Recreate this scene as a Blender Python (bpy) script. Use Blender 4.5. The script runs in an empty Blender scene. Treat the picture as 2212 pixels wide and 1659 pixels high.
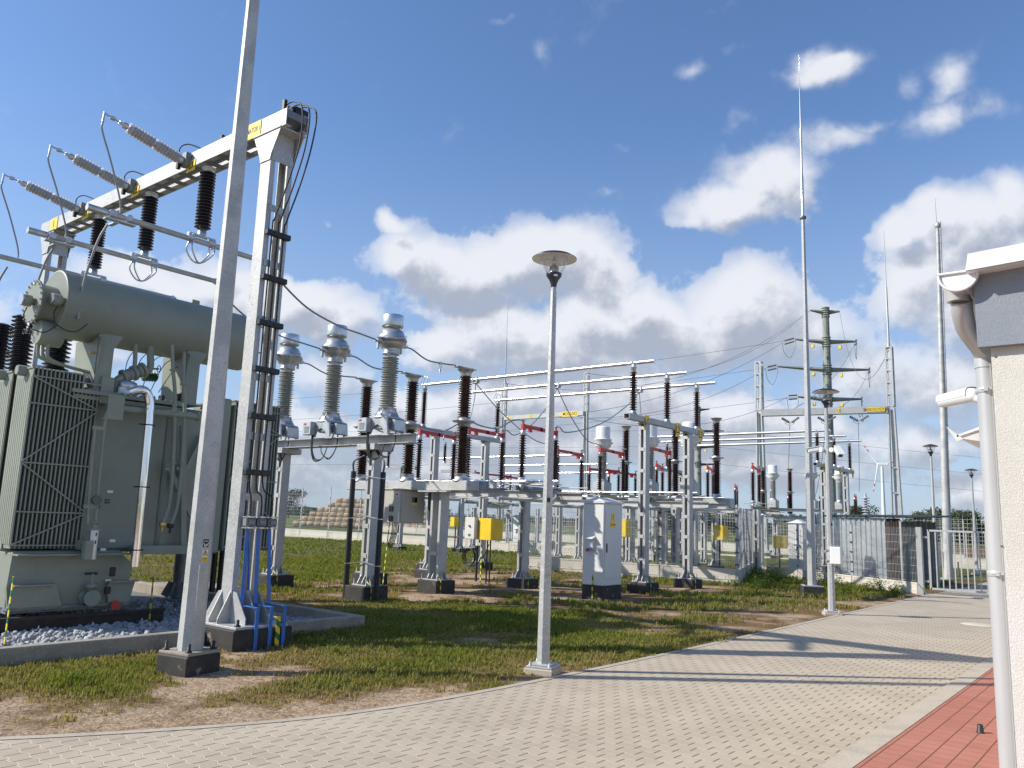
import bpy, math, random
import numpy as np
from mathutils import Vector, Matrix
random.seed(7)
rng = np.random.default_rng(11)
S = bpy.context.scene
COL = S.collection
PI = math.pi

# ---------------------------------------------------------------- camera
FPX, W0, H0 = 1740.0, 2212.0, 1659.0           # focal length in pixels of the reference frame
pitch, roll, yaw = (math.radians(a) for a in (9.475, 2.067, 39.0))
EYE = Vector((0, 0, 1.6))
_fw = Vector((-math.sin(yaw)*math.cos(pitch), math.cos(yaw)*math.cos(pitch), math.sin(pitch)))
_r = Vector((math.cos(yaw), math.sin(yaw), 0)); _u = _r.cross(_fw)
RX = _r*math.cos(roll) + _u*math.sin(roll); UX = -_r*math.sin(roll) + _u*math.cos(roll)
cam_data = bpy.data.cameras.new('camera'); cam = bpy.data.objects.new('camera', cam_data); COL.objects.link(cam)
cam_data.sensor_width = 36; cam_data.lens = FPX/W0*36; cam_data.clip_end = 9000; cam_data.clip_start = .05
M4 = Matrix((RX, UX, -_fw)).transposed().to_4x4(); M4.translation = EYE
cam.matrix_world = M4
S.camera = cam
S.render.resolution_x = 1024; S.render.resolution_y = 768
def ray(x, y): return _fw + RX*((x-W0/2)/FPX) - UX*((y-H0/2)/FPX)
def onz(x, y, z=0): d = ray(x, y); return EYE + d*((z-EYE.z)/d.z)
def onx(x, y, X): d = ray(x, y); return EYE + d*(X/d.x)
def ony(x, y, Y): d = ray(x, y); return EYE + d*(Y/d.y)
def rng_at(x, y, dist): d = ray(x, y); return EYE + d*(dist/math.hypot(d.x, d.y))

# ---------------------------------------------------------------- light
SUN_EL, SUN_AZ = math.radians(35.5), math.radians(43.5+180)   # direction towards the sun, angle from +X
sd = Vector((math.cos(SUN_EL)*math.cos(SUN_AZ), math.cos(SUN_EL)*math.sin(SUN_AZ), math.sin(SUN_EL)))
sl = bpy.data.lights.new('sun', 'SUN'); sl.energy = 4.9; sl.angle = math.radians(.53); sl.color = (1, .935, .83)
so = bpy.data.objects.new('sun', sl); COL.objects.link(so); so.rotation_euler = (-sd).to_track_quat('-Z', 'Y').to_euler()
S.view_settings.view_transform = 'Standard'; S.view_settings.look = 'None'; S.view_settings.gamma = 1
S.view_settings.exposure = 0.25
wd = bpy.data.worlds.new('World'); S.world = wd; wd.use_nodes = True
nt = wd.node_tree; nt.nodes.clear()
def N(t, typ, **kw):
    n = t.nodes.new(typ)
    for k, v in kw.items():
        if k.startswith('i_'): n.inputs[k[2:].replace('_', ' ')].default_value = v
        else: setattr(n, k, v)
    return n
def mth(t, op, a, b=None, c=None, clamp=False):
    n = t.nodes.new('ShaderNodeMath'); n.operation = op; n.use_clamp = clamp
    for i, v in enumerate((a, b, c)):
        if v is None: continue
        if isinstance(v, (int, float)): n.inputs[i].default_value = v
        else: t.links.new(v, n.inputs[i])
    return n.outputs[0]
def vmth(t, op, a, b=None):
    n = t.nodes.new('ShaderNodeVectorMath'); n.operation = op
    for i, v in enumerate((a, b)):
        if v is None: continue
        if isinstance(v, (tuple, list, Vector)): n.inputs[i].default_value = tuple(v)
        else: t.links.new(v, n.inputs[i])
    return n.outputs['Value'] if op in ('LENGTH', 'DOT_PRODUCT') else n.outputs['Vector']
def mixc(t, f, a, b, mode='MIX'):
    n = t.nodes.new('ShaderNodeMix'); n.data_type = 'RGBA'; n.blend_type = mode
    for s, v in ((0, f), (6, a), (7, b)):
        if isinstance(v, (int, float)): n.inputs[s].default_value = v
        elif isinstance(v, (tuple, list)): n.inputs[s].default_value = (*v[:3], 1)
        else: t.links.new(v, n.inputs[s])
    return n.outputs[2]
def smooth(t, v, lo, hi, a=0., b=1.):
    n = t.nodes.new('ShaderNodeMapRange'); n.interpolation_type = 'SMOOTHSTEP'
    t.links.new(v, n.inputs[0])
    for i, q in enumerate((lo, hi, a, b)): n.inputs[i+1].default_value = q
    return n.outputs[0]

# cumulus field of the sky: soft clumps at compass bearings and heights, broken up by noise
CL = [  # x, y, rx, ry, weight in the reference frame, turned below into bearing / height
 (842,488,38,30,.95),(850,560,62,55,.95),(930,560,120,75,1.),(1010,590,120,70,1.),(1110,545,150,85,1.),(1210,560,130,80,1.),
 (1290,600,130,70,.95),(1000,640,170,45,.7),(1400,660,110,45,.75),(1090,700,170,45,.75),(1330,700,260,70,.9),(960,745,120,60,.8),(1200,760,260,70,.9),
 (1600,650,150,100,.95),(1640,590,60,60,.7),(1500,720,260,80,.8),(1700,720,160,80,.8),
 (330,620,190,55,.85),(520,620,160,60,.95),(640,640,130,60,.95),(730,690,110,60,.8),(400,700,300,60,.7),(160,760,120,50,.8),
 (700,800,140,60,.6),(640,900,220,50,.6),(900,880,160,60,.7),(1100,860,200,60,.85),(1350,840,200,70,.8),
 (1570,440,140,55,.95),(1660,375,110,65,1.),(1720,420,70,45,.8),(1500,470,80,30,.7),(1800,300,100,32,.7),(1880,265,70,24,.5),
 (1790,150,85,50,1.),(1740,175,70,30,.7),(1840,125,50,30,.6),(1500,152,42,26,.62),(1600,120,30,22,.35),(1610,280,40,26,.45),(1570,40,40,16,.3),
 (2030,190,60,60,.75),(1950,190,30,45,.5),(2010,260,80,45,.75),(2110,255,90,36,.55),(2180,235,60,20,.35),
 (1920,500,75,60,1.),(2000,480,100,60,1.),(2080,520,110,90,1.),(2170,440,80,90,.95),(1960,620,120,110,.9),(2100,650,130,110,.9),(2190,560,60,90,.8),
 (1880,800,150,80,.75),(2050,820,160,90,.8),(2000,960,220,60,.7),(1750,900,160,60,.7),
 (1165,140,16,34,.42),(1085,52,40,12,.25),(1328,300,26,15,.33),(1300,428,36,20,.42),(1420,232,30,14,.25),(690,487,16,8,.3),(250,160,18,60,.16),(320,240,50,45,.1),
 (1500,900,320,90,.85),(1250,960,320,80,.8),(950,1010,280,60,.8),(1650,1010,320,70,.85),(2150,1060,220,70,.85),(500,1000,320,70,.8),(750,930,200,50,.75),(1050,930,200,60,.8),
 (-150,650,200,110,.8),(-300,400,160,90,.7),(2450,300,160,100,.7),(2450,700,160,200,.8)]
def azel(x, y):
    d = ray(x, y).normalized(); return math.atan2(d.x, d.y), math.asin(d.z)
g = bpy.data.node_groups.new('cloud_density', 'ShaderNodeTree')
g.interface.new_socket('AE', in_out='INPUT', socket_type='NodeSocketVector')
g.interface.new_socket('Dir', in_out='INPUT', socket_type='NodeSocketVector')
g.interface.new_socket('Density', in_out='OUTPUT', socket_type='NodeSocketFloat'); g.interface.new_socket('Body', in_out='OUTPUT', socket_type='NodeSocketFloat')
gi = g.nodes.new('NodeGroupInput'); go = g.nodes.new('NodeGroupOutput')
nz = N(g, 'ShaderNodeTexNoise', noise_dimensions='3D', i_Scale=7., i_Detail=4., i_Roughness=.55)
g.links.new(gi.outputs[1], nz.inputs['Vector'])
off = vmth(g, 'SCALE', vmth(g, 'SUBTRACT', nz.outputs['Color'], (.5, .5, .5))); g.nodes[-1].inputs['Scale'].default_value = .1
P = vmth(g, 'ADD', gi.outputs[0], off)
acc = None
for (x, y, rx, ry, w) in CL:
    a, e = azel(x, y); a1, e1 = azel(x+rx, y); a2, e2 = azel(x, y-ry)
    sx = max(abs(a1-a), .004)*1.25; sy = max(abs(e2-e), .004)*1.25
    l = vmth(g, 'LENGTH', vmth(g, 'MULTIPLY', vmth(g, 'SUBTRACT', P, (a, e, 0)), (1/sx, 1/sy, 0)))
    v = smooth(g, l, 0, 1.35, w, 0)
    acc = v if acc is None else mth(g, 'MAXIMUM', mth(g, 'MULTIPLY_ADD', v, .18, acc), mth(g, 'MULTIPLY_ADD', acc, .18, v))
n2 = N(g, 'ShaderNodeTexNoise', noise_dimensions='3D', i_Scale=17., i_Detail=10., i_Roughness=.62, i_Distortion=.1)
g.links.new(gi.outputs[1], n2.inputs['Vector'])
n3_ = N(g, 'ShaderNodeTexNoise', noise_dimensions='3D', i_Scale=44., i_Detail=7., i_Roughness=.62); g.links.new(gi.outputs[1], n3_.inputs['Vector'])
d = mth(g, 'MULTIPLY_ADD', mth(g, 'SUBTRACT', n2.outputs['Fac'], .5), 1.3, acc); d = mth(g, 'MULTIPLY_ADD', mth(g, 'SUBTRACT', n3_.outputs['Fac'], .5), .5, d)
g.links.new(d, go.inputs[0]); g.links.new(acc, go.inputs[1])

def mixc_f(t, f, a, b): return mth(t, 'ADD', mth(t, 'MULTIPLY', a, mth(t, 'SUBTRACT', 1., f)), mth(t, 'MULTIPLY', b, f))
tc = N(nt, 'ShaderNodeTexCoord'); dirv = vmth(nt, 'NORMALIZE', tc.outputs['Generated'])
sep = N(nt, 'ShaderNodeSeparateXYZ'); nt.links.new(dirv, sep.inputs[0])
az = mth(nt, 'ARCTAN2', sep.outputs[0], sep.outputs[1]); el = mth(nt, 'ARCSINE', sep.outputs[2])
def dens(dz):
    cb = N(nt, 'ShaderNodeCombineXYZ'); nt.links.new(mth(nt, 'ADD', az, -dz*.6), cb.inputs[0]); nt.links.new(mth(nt, 'ADD', el, dz), cb.inputs[1])
    gn = N(nt, 'ShaderNodeGroup'); gn.node_tree = g
    nt.links.new(cb.outputs[0], gn.inputs[0])
    dv = vmth(nt, 'ADD', dirv, (-dz*.5, -dz*.3, dz)); nt.links.new(dv, gn.inputs[1]); return gn.outputs
(D0, B0), (D1, B1) = list(dens(0.)), list(dens(.028))
mask = mth(nt, 'MULTIPLY', mixc_f(nt, smooth(nt, el, .28, .46), smooth(nt, D0, .27, .50), smooth(nt, D0, .12, .95)), smooth(nt, B0, .25, .85, .45, 1.))
lo_haze = smooth(nt, el, .0, .50, .70, .0)           # pale air low down
grad = mth(nt, 'SUBTRACT', D1, D0)
shade = smooth(nt, mth(nt, 'ADD', mth(nt, 'MULTIPLY_ADD', grad, .85, mth(nt, 'MULTIPLY', B1, .52)), smooth(nt, el, .03, .36, .46, -.02)), .18, .95)
core = smooth(nt, D0, .35, 1.0)
ccol = mixc(nt, shade, (.73, .745, .79), (.36, .395, .475))
sky = N(nt, 'ShaderNodeTexSky', sky_type='NISHITA', sun_disc=False, sun_elevation=SUN_EL, sun_rotation=math.radians(90)-SUN_AZ,
        altitude=50, air_density=1.0, dust_density=.6, ozone_density=1.5)
skys = vmth(nt, 'SCALE', sky.outputs[0]); nt.nodes[-1].inputs['Scale'].default_value = .088
skys = vmth(nt, 'MULTIPLY', skys, (1.16, 1.40, 1.70))
skyc = mixc(nt, lo_haze, skys, (.37, .46, .62))
fin = mixc(nt, mth(nt, 'MULTIPLY', mask, .94), skyc, ccol)
bg = N(nt, 'ShaderNodeBackground', i_Strength=1.); nt.links.new(fin, bg.inputs[0])
wo = N(nt, 'ShaderNodeOutputWorld'); nt.links.new(bg.outputs[0], wo.inputs[0])
wd.cycles.sampling_method = 'MANUAL'; wd.cycles.sample_map_resolution = 512

# ---------------------------------------------------------------- materials
MATS = {}
def base(name, col, rough=.6, metal=0., noise=None, bump=None, spec=.5, coat=0., coord='Object'):
    m = bpy.data.materials.new(name); m.use_nodes = True; t = m.node_tree
    b = t.nodes['Principled BSDF']; b.inputs['Roughness'].default_value = rough; b.inputs['Metallic'].default_value = metal
    b.inputs['Specular IOR Level'].default_value = spec; b.inputs['Coat Weight'].default_value = coat
    tcn = N(t, 'ShaderNodeTexCoord'); geo = N(t, 'ShaderNodeNewGeometry')
    src = geo.outputs['Position'] if coord == 'World' else tcn.outputs['Object']
    c = None
    for (sc, det, c2, lo, hi) in (noise or []):
        n = N(t, 'ShaderNodeTexNoise', i_Scale=sc, i_Detail=det, i_Roughness=.6); t.links.new(src, n.inputs['Vector'])
        f = smooth(t, n.outputs['Fac'], lo, hi)
        c = mixc(t, f, c if c is not None else col, c2)
    if c is None: b.inputs['Base Color'].default_value = (*col, 1)
    else: t.links.new(c, b.inputs['Base Color'])
    if bump:
        n = N(t, 'ShaderNodeTexNoise', i_Scale=bump[0], i_Detail=bump[3] if len(bump) > 3 else 4.); t.links.new(src, n.inputs['Vector'])
        bn = N(t, 'ShaderNodeBump', i_Strength=bump[1], i_Distance=bump[2]); t.links.new(n.outputs['Fac'], bn.inputs['Height']); t.links.new(bn.outputs[0], b.inputs['Normal'])
    MATS[name] = m; return m
base('galvanized_steel', (.46,.463,.455), .5, .3, [(2.2, 4., (.37,.378,.375), .35, .7), (45., 2., (.56,.56,.55), .5, .66), (9., 6., (.30,.305,.30), .60, .74)], (60, .12, .004))
base('weathered_zinc', (.52,.52,.50), .6, .25, [(2.5, 5., (.40,.405,.39), .4, .62), (70., 2., (.27,.265,.25), .56, .7)], (50, .2, .004))
base('dull_zinc', (.24,.26,.275), .55, .5, [(6., 3., (.17,.185,.2), .4, .7)], (40, .15, .003))
base('bright_aluminium', (.78,.79,.8), .28, .85, [(6., 3., (.66,.67,.68), .45, .7)])
base('cast_aluminium', (.56,.57,.575), .4, .75, [(7., 4., (.44,.45,.455), .42, .66)], (120, .2, .002))
base('brushed_cap', (.68,.69,.7), .32, .85, [(4., 3., (.55,.56,.57), .45, .7)])
base('brown_porcelain', (.030,.013,.011), .16, 0, [(2., 2., (.055,.022,.014), .45, .65)], spec=.6)
base('black_porcelain', (.016,.014,.020), .14, 0, spec=.6)
base('grey_porcelain', (.36,.365,.335), .35, 0, [(3., 2., (.31,.315,.29), .4, .7)])
base('grey_silicone', (.42,.44,.46), .5, 0, [(12., 2., (.36,.38,.4), .4, .7)])
base('transformer_paint', (.275,.295,.24), .45, 0, [(1.3, 5., (.235,.255,.205), .4, .68), (30., 3., (.295,.31,.255), .55, .75), (4., 6., (.30,.295,.245), .66, .78)], (90, .05, .002), spec=.3)
base('white_paint', (.72,.73,.72), .4, 0, [(1.5, 4., (.74,.75,.74), .45, .7)])
base('cabinet_paint', (.66,.665,.65), .42, 0, [(1.2, 5., (.61,.615,.6), .45, .7)])
base('beige_paint', (.47,.455,.395), .45, 0, [(2., 4., (.43,.415,.36), .45, .7)])
base('yellow_paint', (.83,.58,.02), .4, 0, [(3., 4., (.75,.51,.02), .45, .7)])
base('lever_yellow', (.62,.47,.06), .45)
base('red_paint', (.58,.04,.035), .38, 0, [(5., 3., (.38,.03,.03), .45, .7)])
base('bright_red', (.62,.03,.02), .4)
base('blue_paint', (.035,.16,.52), .4, 0, [(5., 3., (.03,.13,.43), .45, .7)])
base('green_paint', (.03,.15,.05), .4); base('sign_yellow', (.86,.60,.04), .5, 0, [(9., 3., (.78,.53,.05), .5, .75)]); base('black_ink', (.012,.012,.014), .5)
base('label_white', (.75,.75,.73), .5); base('plain_red', (.55,.05,.04), .5)
base('black_rubber', (.018,.018,.02), .5, 0, [(20., 3., (.03,.03,.032), .5, .7)])
base('bitumen', (.028,.026,.025), .72, 0, [(4., 5., (.05,.045,.04), .45, .7), (7., 6., (.24,.2,.16), .62, .7)], (30, .3, .006))
base('concrete', (.33,.29,.235), .85, 0, [(2.2, 6., (.23,.20,.16), .4, .68), (45., 3., (.42,.4,.36), .5, .75)], (60, .35, .004))
base('pale_concrete', (.56,.52,.45), .85, 0, [(1.1, 6., (.46,.425,.36), .42, .68), (30., 3., (.6,.57,.5), .5, .75)], (50, .3, .004))
base('kerb_concrete', (.45,.39,.305), .85, 0, [(3., 6., (.37,.32,.25), .42, .68), (60., 3., (.52,.51,.48), .5, .75)], (80, .4, .003), coord='World')
base('rail_rust', (.035,.026,.022), .75, 0, [(8., 5., (.06,.038,.026), .45, .7)], (40, .4, .004))
base('chrome', (.86,.86,.87), .09, 1., bump=(4, .12, .01))
base('steel_band', (.55,.56,.57), .35, .9)
base('gauge_glass', (.75,.75,.73), .15); base('lens_black', (.012,.012,.015), .1)
base('brass', (.55,.36,.12), .35, .9); base('dark_green', (.02,.10,.04), .35)
base('pylon_concrete', (.30,.32,.275), .8, 0, [(.5, 5., (.25,.27,.23), .4, .7)])
base('dark_steel', (.13,.14,.13), .6, .3); base('line_wire', (.16,.165,.17), .5, .4)
base('stranded_cable', (.30,.305,.31), .5, .5, bump=(150, .12, .001))
base('pvc_pipe', (.47,.475,.48), .34, .2, [(1.5, 3., (.42,.425,.43), .45, .7)], spec=.6)
base('roof_white', (.68,.69,.70), .5, 0, [(3., 5., (.74,.75,.76), .45, .7)], (25, .15, .006))
base('shed_zinc', (.52,.56,.575), .38, .6, [(1.4, 5., (.40,.44,.46), .4, .65), (6., 4., (.6,.64,.65), .5, .72)])
base('shed_brown', (.035,.025,.022), .6); base('shed_roof', (.07,.08,.085), .5, .3)
base('far_white', (.75,.76,.77), .5); base('turbine_red', (.6,.08,.06), .5)
base('straw', (.50,.36,.23), .95, 0, [(1.2, 5., (.31,.21,.125), .4, .65), (14., 4., (.50,.36,.22), .5, .7)], (8, .7, .06))
base('stone_grey', (.38,.38,.38), .85, 0, [(5., 5., (.27,.272,.28), .4, .6), (17., 4., (.52,.515,.505), .52, .68)], (40, .5, .006), coord='World')
base('bark', (.09,.075,.06), .9); base('cream_cover', (.62,.55,.42), .8, 0, [(6., 5., (.52,.46,.36), .45, .7)])
base('marker_green', (.02,.20,.07), .5)
base('asphalt', (.075,.075,.075), .9, 0, [(2., 5., (.095,.093,.09), .4, .7)], coord='World')
base('ground_gravel', (.20,.20,.195), .9, 0, [(25., 5., (.09,.09,.092), .4, .6), (60., 4., (.34,.34,.33), .5, .7)], (40, .8, .02), coord='World')
m = base('canopy_vinyl', (.62,.62,.58), .6, 0, [(3., 3., (.5,.48,.42), .45, .7)])
m = bpy.data.materials.new('clear_glass'); m.use_nodes = True; t = m.node_tree; t.nodes.clear()
o_ = N(t, 'ShaderNodeOutputMaterial'); mx = N(t, 'ShaderNodeMixShader'); tr = N(t, 'ShaderNodeBsdfTransparent'); gl = N(t, 'ShaderNodeBsdfGlossy', i_Roughness=.05)
tr.inputs[0].default_value = (.93,.94,.95,1); fr = N(t, 'ShaderNodeLayerWeight', i_Blend=.25)
t.links.new(mth(t, 'MULTIPLY_ADD', fr.outputs['Facing'], .45, .04), mx.inputs[0]); t.links.new(tr.outputs[0], mx.inputs[1]); t.links.new(gl.outputs[0], mx.inputs[2]); t.links.new(mx.outputs[0], o_.inputs[0]); MATS['clear_glass'] = m
def plaster(name, col, col2):
    m = base(name, col, .9, 0, [(1.2, 4., col2, .4, .7)], coord='World'); t = m.node_tree; b = t.nodes['Principled BSDF']
    geo = N(t, 'ShaderNodeNewGeometry'); w = N(t, 'ShaderNodeTexNoise', i_Scale=75., i_Detail=2., i_Distortion=2.2)
    t.links.new(geo.outputs['Position'], w.inputs['Vector'])
    h = smooth(t, w.outputs['Fac'], .44, .56); bn = N(t, 'ShaderNodeBump', i_Strength=.45, i_Distance=.004); t.links.new(h, bn.inputs['Height']); t.links.new(bn.outputs[0], b.inputs['Normal'])
plaster('cream_plaster', (.66,.64,.585), (.60,.58,.52)); plaster('blue_plaster', (.27,.30,.335), (.245,.275,.31))
# striped earth tape / markers
m = base('earth_stripes', (.8,.6,.03), .5); t = m.node_tree; b = t.nodes['Principled BSDF']
geo = N(t, 'ShaderNodeNewGeometry'); sp = N(t, 'ShaderNodeSeparateXYZ'); t.links.new(geo.outputs['Position'], sp.inputs[0])
fr_ = mth(t, 'FRACT', mth(t, 'MULTIPLY', mth(t, 'ADD', sp.outputs[2], mth(t, 'MULTIPLY', sp.outputs[1], .8)), 7.))
t.links.new(mixc(t, mth(t, 'GREATER_THAN', fr_, .5), (.8,.58,.03), (.015,.16,.06)), b.inputs['Base Color'])

# ---------------------------------------------------------------- mesh helpers
class MB:
    def __init__(s): s.v = []; s.f = []; s.T = Matrix.Identity(4); s.sm = []
    def add(s, vs, fs, smooth=False):
        o = len(s.v)
        for p in vs: s.v.append(tuple(s.T @ Vector(p)))
        for q in fs: s.f.append(tuple(i+o for i in q)); s.sm.append(smooth)
        return s
    def box(s, c, d, rz=0, R=None):
        a, b, e = d[0]/2, d[1]/2, d[2]/2; R = R or Matrix.Rotation(rz, 3, 'Z'); c = Vector(c)
        vs = [c + R @ Vector((x*a, y*b, z*e)) for z in (-1, 1) for y in (-1, 1) for x in (-1, 1)]
        return s.add(vs, [(0,2,3,1),(4,5,7,6),(0,1,5,4),(2,6,7,3),(0,4,6,2),(1,3,7,5)])
    def cbox(s, c, d, b=.008, rz=0):      # box with bevelled edges
        R = Matrix.Rotation(rz, 3, 'Z'); c = Vector(c); hx, hy, hz = (q/2 for q in d)
        b = min(b, hx*.9, hy*.9, hz*.9); vs = []; ring = lambda x, y, z, k: [(x-k,-y,z),(x,-y+k,z),(x,y-k,z),(x-k,y,z),(-x+k,y,z),(-x,y-k,z),(-x,-y+k,z),(-x+k,-y,z)]
        rows = [ring(hx-b, hy-b, -hz, b*.4), ring(hx, hy, -hz+b, b), ring(hx, hy, hz-b, b), ring(hx-b, hy-b, hz, b*.4)]
        for rr in rows: vs += [c + R @ Vector(p) for p in rr]
        fs = [tuple(reversed(range(8))), tuple(range(24, 32))]
        for k in range(3): fs += [(k*8+i, k*8+(i+1) % 8, (k+1)*8+(i+1) % 8, (k+1)*8+i) for i in range(8)]
        return s.add(vs, fs)
    def b2(s, lo, hi): return s.box([(a+b)/2 for a, b in zip(lo, hi)], [abs(b-a) for a, b in zip(lo, hi)])
    def bar(s, p, q, w, h, up=(0,0,1)):
        p, q = Vector(p), Vector(q); d = q-p; L = d.length
        if L < 1e-6: return s
        z = d/L; up = Vector(up)
        if abs(z.dot(up)) > .98: up = Vector((0,1,0))
        x = up.cross(z).normalized(); y = z.cross(x)
        return s.box((p+q)/2, (w, h, L), R=Matrix((x, y, z)).transposed())
    def path(s, pts, r, n=8, caps=True, r2=None):
        pts = [Vector(p) for p in pts]; m = len(pts); o = []; fs = []
        pr = None
        for i, p in enumerate(pts):
            d = (pts[min(i+1, m-1)] - pts[max(i-1, 0)]).normalized()
            if pr is None:
                a = Vector((0,0,1)) if abs(d.z) < .9 else Vector((0,1,0)); x = a.cross(d).normalized()
            else: x = (pr - d*pr.dot(d)).normalized()
            pr = x; y = d.cross(x); rr = r if r2 is None else r + (r2-r)*i/(m-1)
            for k in range(n):
                t = 2*PI*k/n; o.append(p + x*(rr*math.cos(t)) + y*(rr*math.sin(t)))
        for i in range(m-1):
            for k in range(n): fs.append((i*n+k, i*n+(k+1) % n, (i+1)*n+(k+1) % n, (i+1)*n+k))
        s.add(o, fs, n > 5)
        if caps: s.add(o[:n], [tuple(reversed(range(n)))]); s.add(o[-n:], [tuple(range(n))])
        return s
    def tube(s, p, q, r, r2=None, n=10): return s.path([p, q], r, n, True, r2)
    def lathe(s, prof, c=(0,0,0), ax=(0,0,1), n=16, smooth=True, cap=True):
        ax = Vector(ax).normalized(); a = Vector((1,0,0)) if abs(ax.x) < .9 else Vector((0,1,0)); x = (a - ax*a.dot(ax)).normalized(); y = ax.cross(x); c = Vector(c)
        vs = []; fs = []
        for (r, z) in prof:
            for k in range(n):
                t = 2*PI*(k+.5)/n; vs.append(c + ax*z + x*(r*math.cos(t)) + y*(r*math.sin(t)))
        m = len(prof)
        for i in range(m-1):
            for k in range(n): fs.append((i*n+k, i*n+(k+1) % n, (i+1)*n+(k+1) % n, (i+1)*n+k))
        s.add(vs, fs, smooth)
        if cap and prof[0][0] > 1e-4: s.add(vs[:n], [tuple(reversed(range(n)))])
        if cap and prof[-1][0] > 1e-4: s.add(vs[-n:], [tuple(range(n))])
        return s
    def sheds(s, c, L, rc, rs, k, ax=(0,0,1), n=16, alt=1.):
        prof = [(rc, 0)]; h = L/k
        for i in range(k):
            z = i*h; R = rs if i % 2 == 0 else rs*alt
            prof += [(rc, z+h*.28), (R*.97, z+h*.38), (R, z+h*.46), (R*.95, z+h*.52), (rc*1.05, z+h*.86)]
        prof.append((rc, L)); return s.lathe(prof, c, ax, n)
    def prism(s, poly, y0, y1, ax='y'):   # polygon (a,b) extruded along an axis
        n = len(poly)
        def P(a, b, c): return {'y': (a, c, b), 'x': (c, a, b), 'z': (a, b, c)}[ax]
        vs = [P(a, b, y0) for a, b in poly] + [P(a, b, y1) for a, b in poly]
        return s.add(vs, [tuple(range(n)), tuple(reversed(range(n, 2*n)))] + [(i, i+n, (i+1) % n+n, (i+1) % n) for i in range(n)])
    def build(s, name, mat, parent=None, world=True):
        me = bpy.data.meshes.new(name); v = s.v
        if parent is not None and world:
            inv = parent_world(parent).inverted(); v = [tuple(inv @ Vector(p)) for p in v]
        me.from_pydata(v, [], s.f); me.polygons.foreach_set('use_smooth', s.sm)
        me.materials.append(MATS[mat]); me.update()
        o = bpy.data.objects.new(name, me); COL.objects.link(o)
        if parent is not None: o.parent = parent
        return o
def parent_world(o):
    M = o.matrix_basis.copy()
    while o.parent: o = o.parent; M = o.matrix_basis @ M
    return M
def clean_normals(o):
    import bmesh
    b = bmesh.new(); b.from_mesh(o.data); bmesh.ops.recalc_face_normals(b, faces=b.faces); b.to_mesh(o.data); b.free()
def tag(o, label, cat, group=None, kind=None):
    if label: o['label'] = label
    if cat: o['category'] = cat
    if group: o['group'] = group
    if kind: o['kind'] = kind
    return o
def thing(name, label, cat, loc=(0,0,0), rz=0, group=None):
    o = bpy.data.objects.new(name, None); COL.objects.link(o); o.location = loc; o.rotation_euler = (0, 0, rz); o.empty_display_size = .2
    return tag(o, label, cat, group)
def dup(root, loc, rz=None, label=None, group=None, scale=None):
    r = root.copy(); COL.objects.link(r); r.location = loc
    if rz is not None: r.rotation_euler = (0, 0, rz)
    if label: r['label'] = label
    if group: r['group'] = group
    if scale: r.scale = scale
    for ch in list(root.children):
        c = ch.copy(); COL.objects.link(c); c.parent = r
        for gch in list(ch.children):
            d2 = gch.copy(); COL.objects.link(d2); d2.parent = c
    return r
def text(name, s, size, loc, face, up, mat, parent, extrude=.0015, sx=1.):
    """lettering as a mesh: face = outward direction, up = up direction, centred at loc"""
    cu = bpy.data.curves.new(name, 'FONT'); cu.body = s; cu.size = size; cu.extrude = extrude; cu.align_x = 'CENTER'; cu.align_y = 'CENTER'; cu.offset = size*.012
    to = bpy.data.objects.new(name, cu); COL.objects.link(to)
    me = bpy.data.meshes.new_from_object(to.evaluated_get(bpy.context.evaluated_depsgraph_get())); bpy.data.objects.remove(to)
    f = Vector(face).normalized(); u = Vector(up).normalized(); x = u.cross(f).normalized(); u = f.cross(x)
    Mx = Matrix((x*sx, u, f)).transposed().to_4x4(); Mx.translation = Vector(loc)
    me.transform(parent_world(parent).inverted() @ Mx); me.materials.clear(); me.materials.append(MATS[mat])
    o = bpy.data.objects.new(name, me); COL.objects.link(o); o.parent = parent; return o
def catenary(p, q, sag, n=14):
    p, q = Vector(p), Vector(q); return [p.lerp(q, i/n) - Vector((0,0,sag*4*(i/n)*(1-i/n))) for i in range(n+1)]
def spline(pts, n=6):
    P_ = [Vector(p) for p in pts]; P_ = [P_[0]*2-P_[1]] + P_ + [P_[-1]*2-P_[-2]]; o = []
    for i in range(1, len(P_)-2):
        a, b, c, d_ = P_[i-1:i+3]
        for k in range(n):
            t = k/n; o.append(.5*((2*b)+(c-a)*t+(2*a-5*b+4*c-d_)*t*t+(3*b-a-3*c+d_)*t**3))
    o.append(P_[-2]); return o
# ================================================================ SETTING
def vnoise(x, y, seed=0):                     # value noise, vectorised
    xi = np.floor(x).astype(np.int64); yi = np.floor(y).astype(np.int64); fx = x-xi; fy = y-yi
    fx = fx*fx*(3-2*fx); fy = fy*fy*(3-2*fy)
    def h(a, b):
        n = (a*374761393 + b*668265263 + seed*982451653) & 0x7fffffff; n = (n ^ (n >> 13))*1274126177 & 0x7fffffff
        return ((n ^ (n >> 16)) & 0xffff)/65535.
    return (h(xi, yi)*(1-fx)+h(xi+1, yi)*fx)*(1-fy) + (h(xi, yi+1)*(1-fx)+h(xi+1, yi+1)*fx)*fy
def fbm(x, y, sc, oc=4, seed=0):
    v = 0; a = .5; tt = 0
    for i in range(oc): v = v + a*vnoise(x*sc+17.3*i, y*sc+9.1*i, seed+i); tt += a; a *= .55; sc *= 2.03
    return v/tt
ROAD_L = [(-9.4,-1.5),(-7.5,.6),(-6.27,2.26),(-5.52,3.6),(-5.16,4.7),(-5.0,6.2),(-4.93,9.),(-4.92,12.),(-4.95,18.),(-5.0,23.7)]
_ry = np.array([p[1] for p in ROAD_L]); _rx = np.array([p[0] for p in ROAD_L])
def road_x(y): return np.interp(y, _ry, _rx)
PLINTHS = []                                   # filled with the feet that wear the grass away
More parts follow.
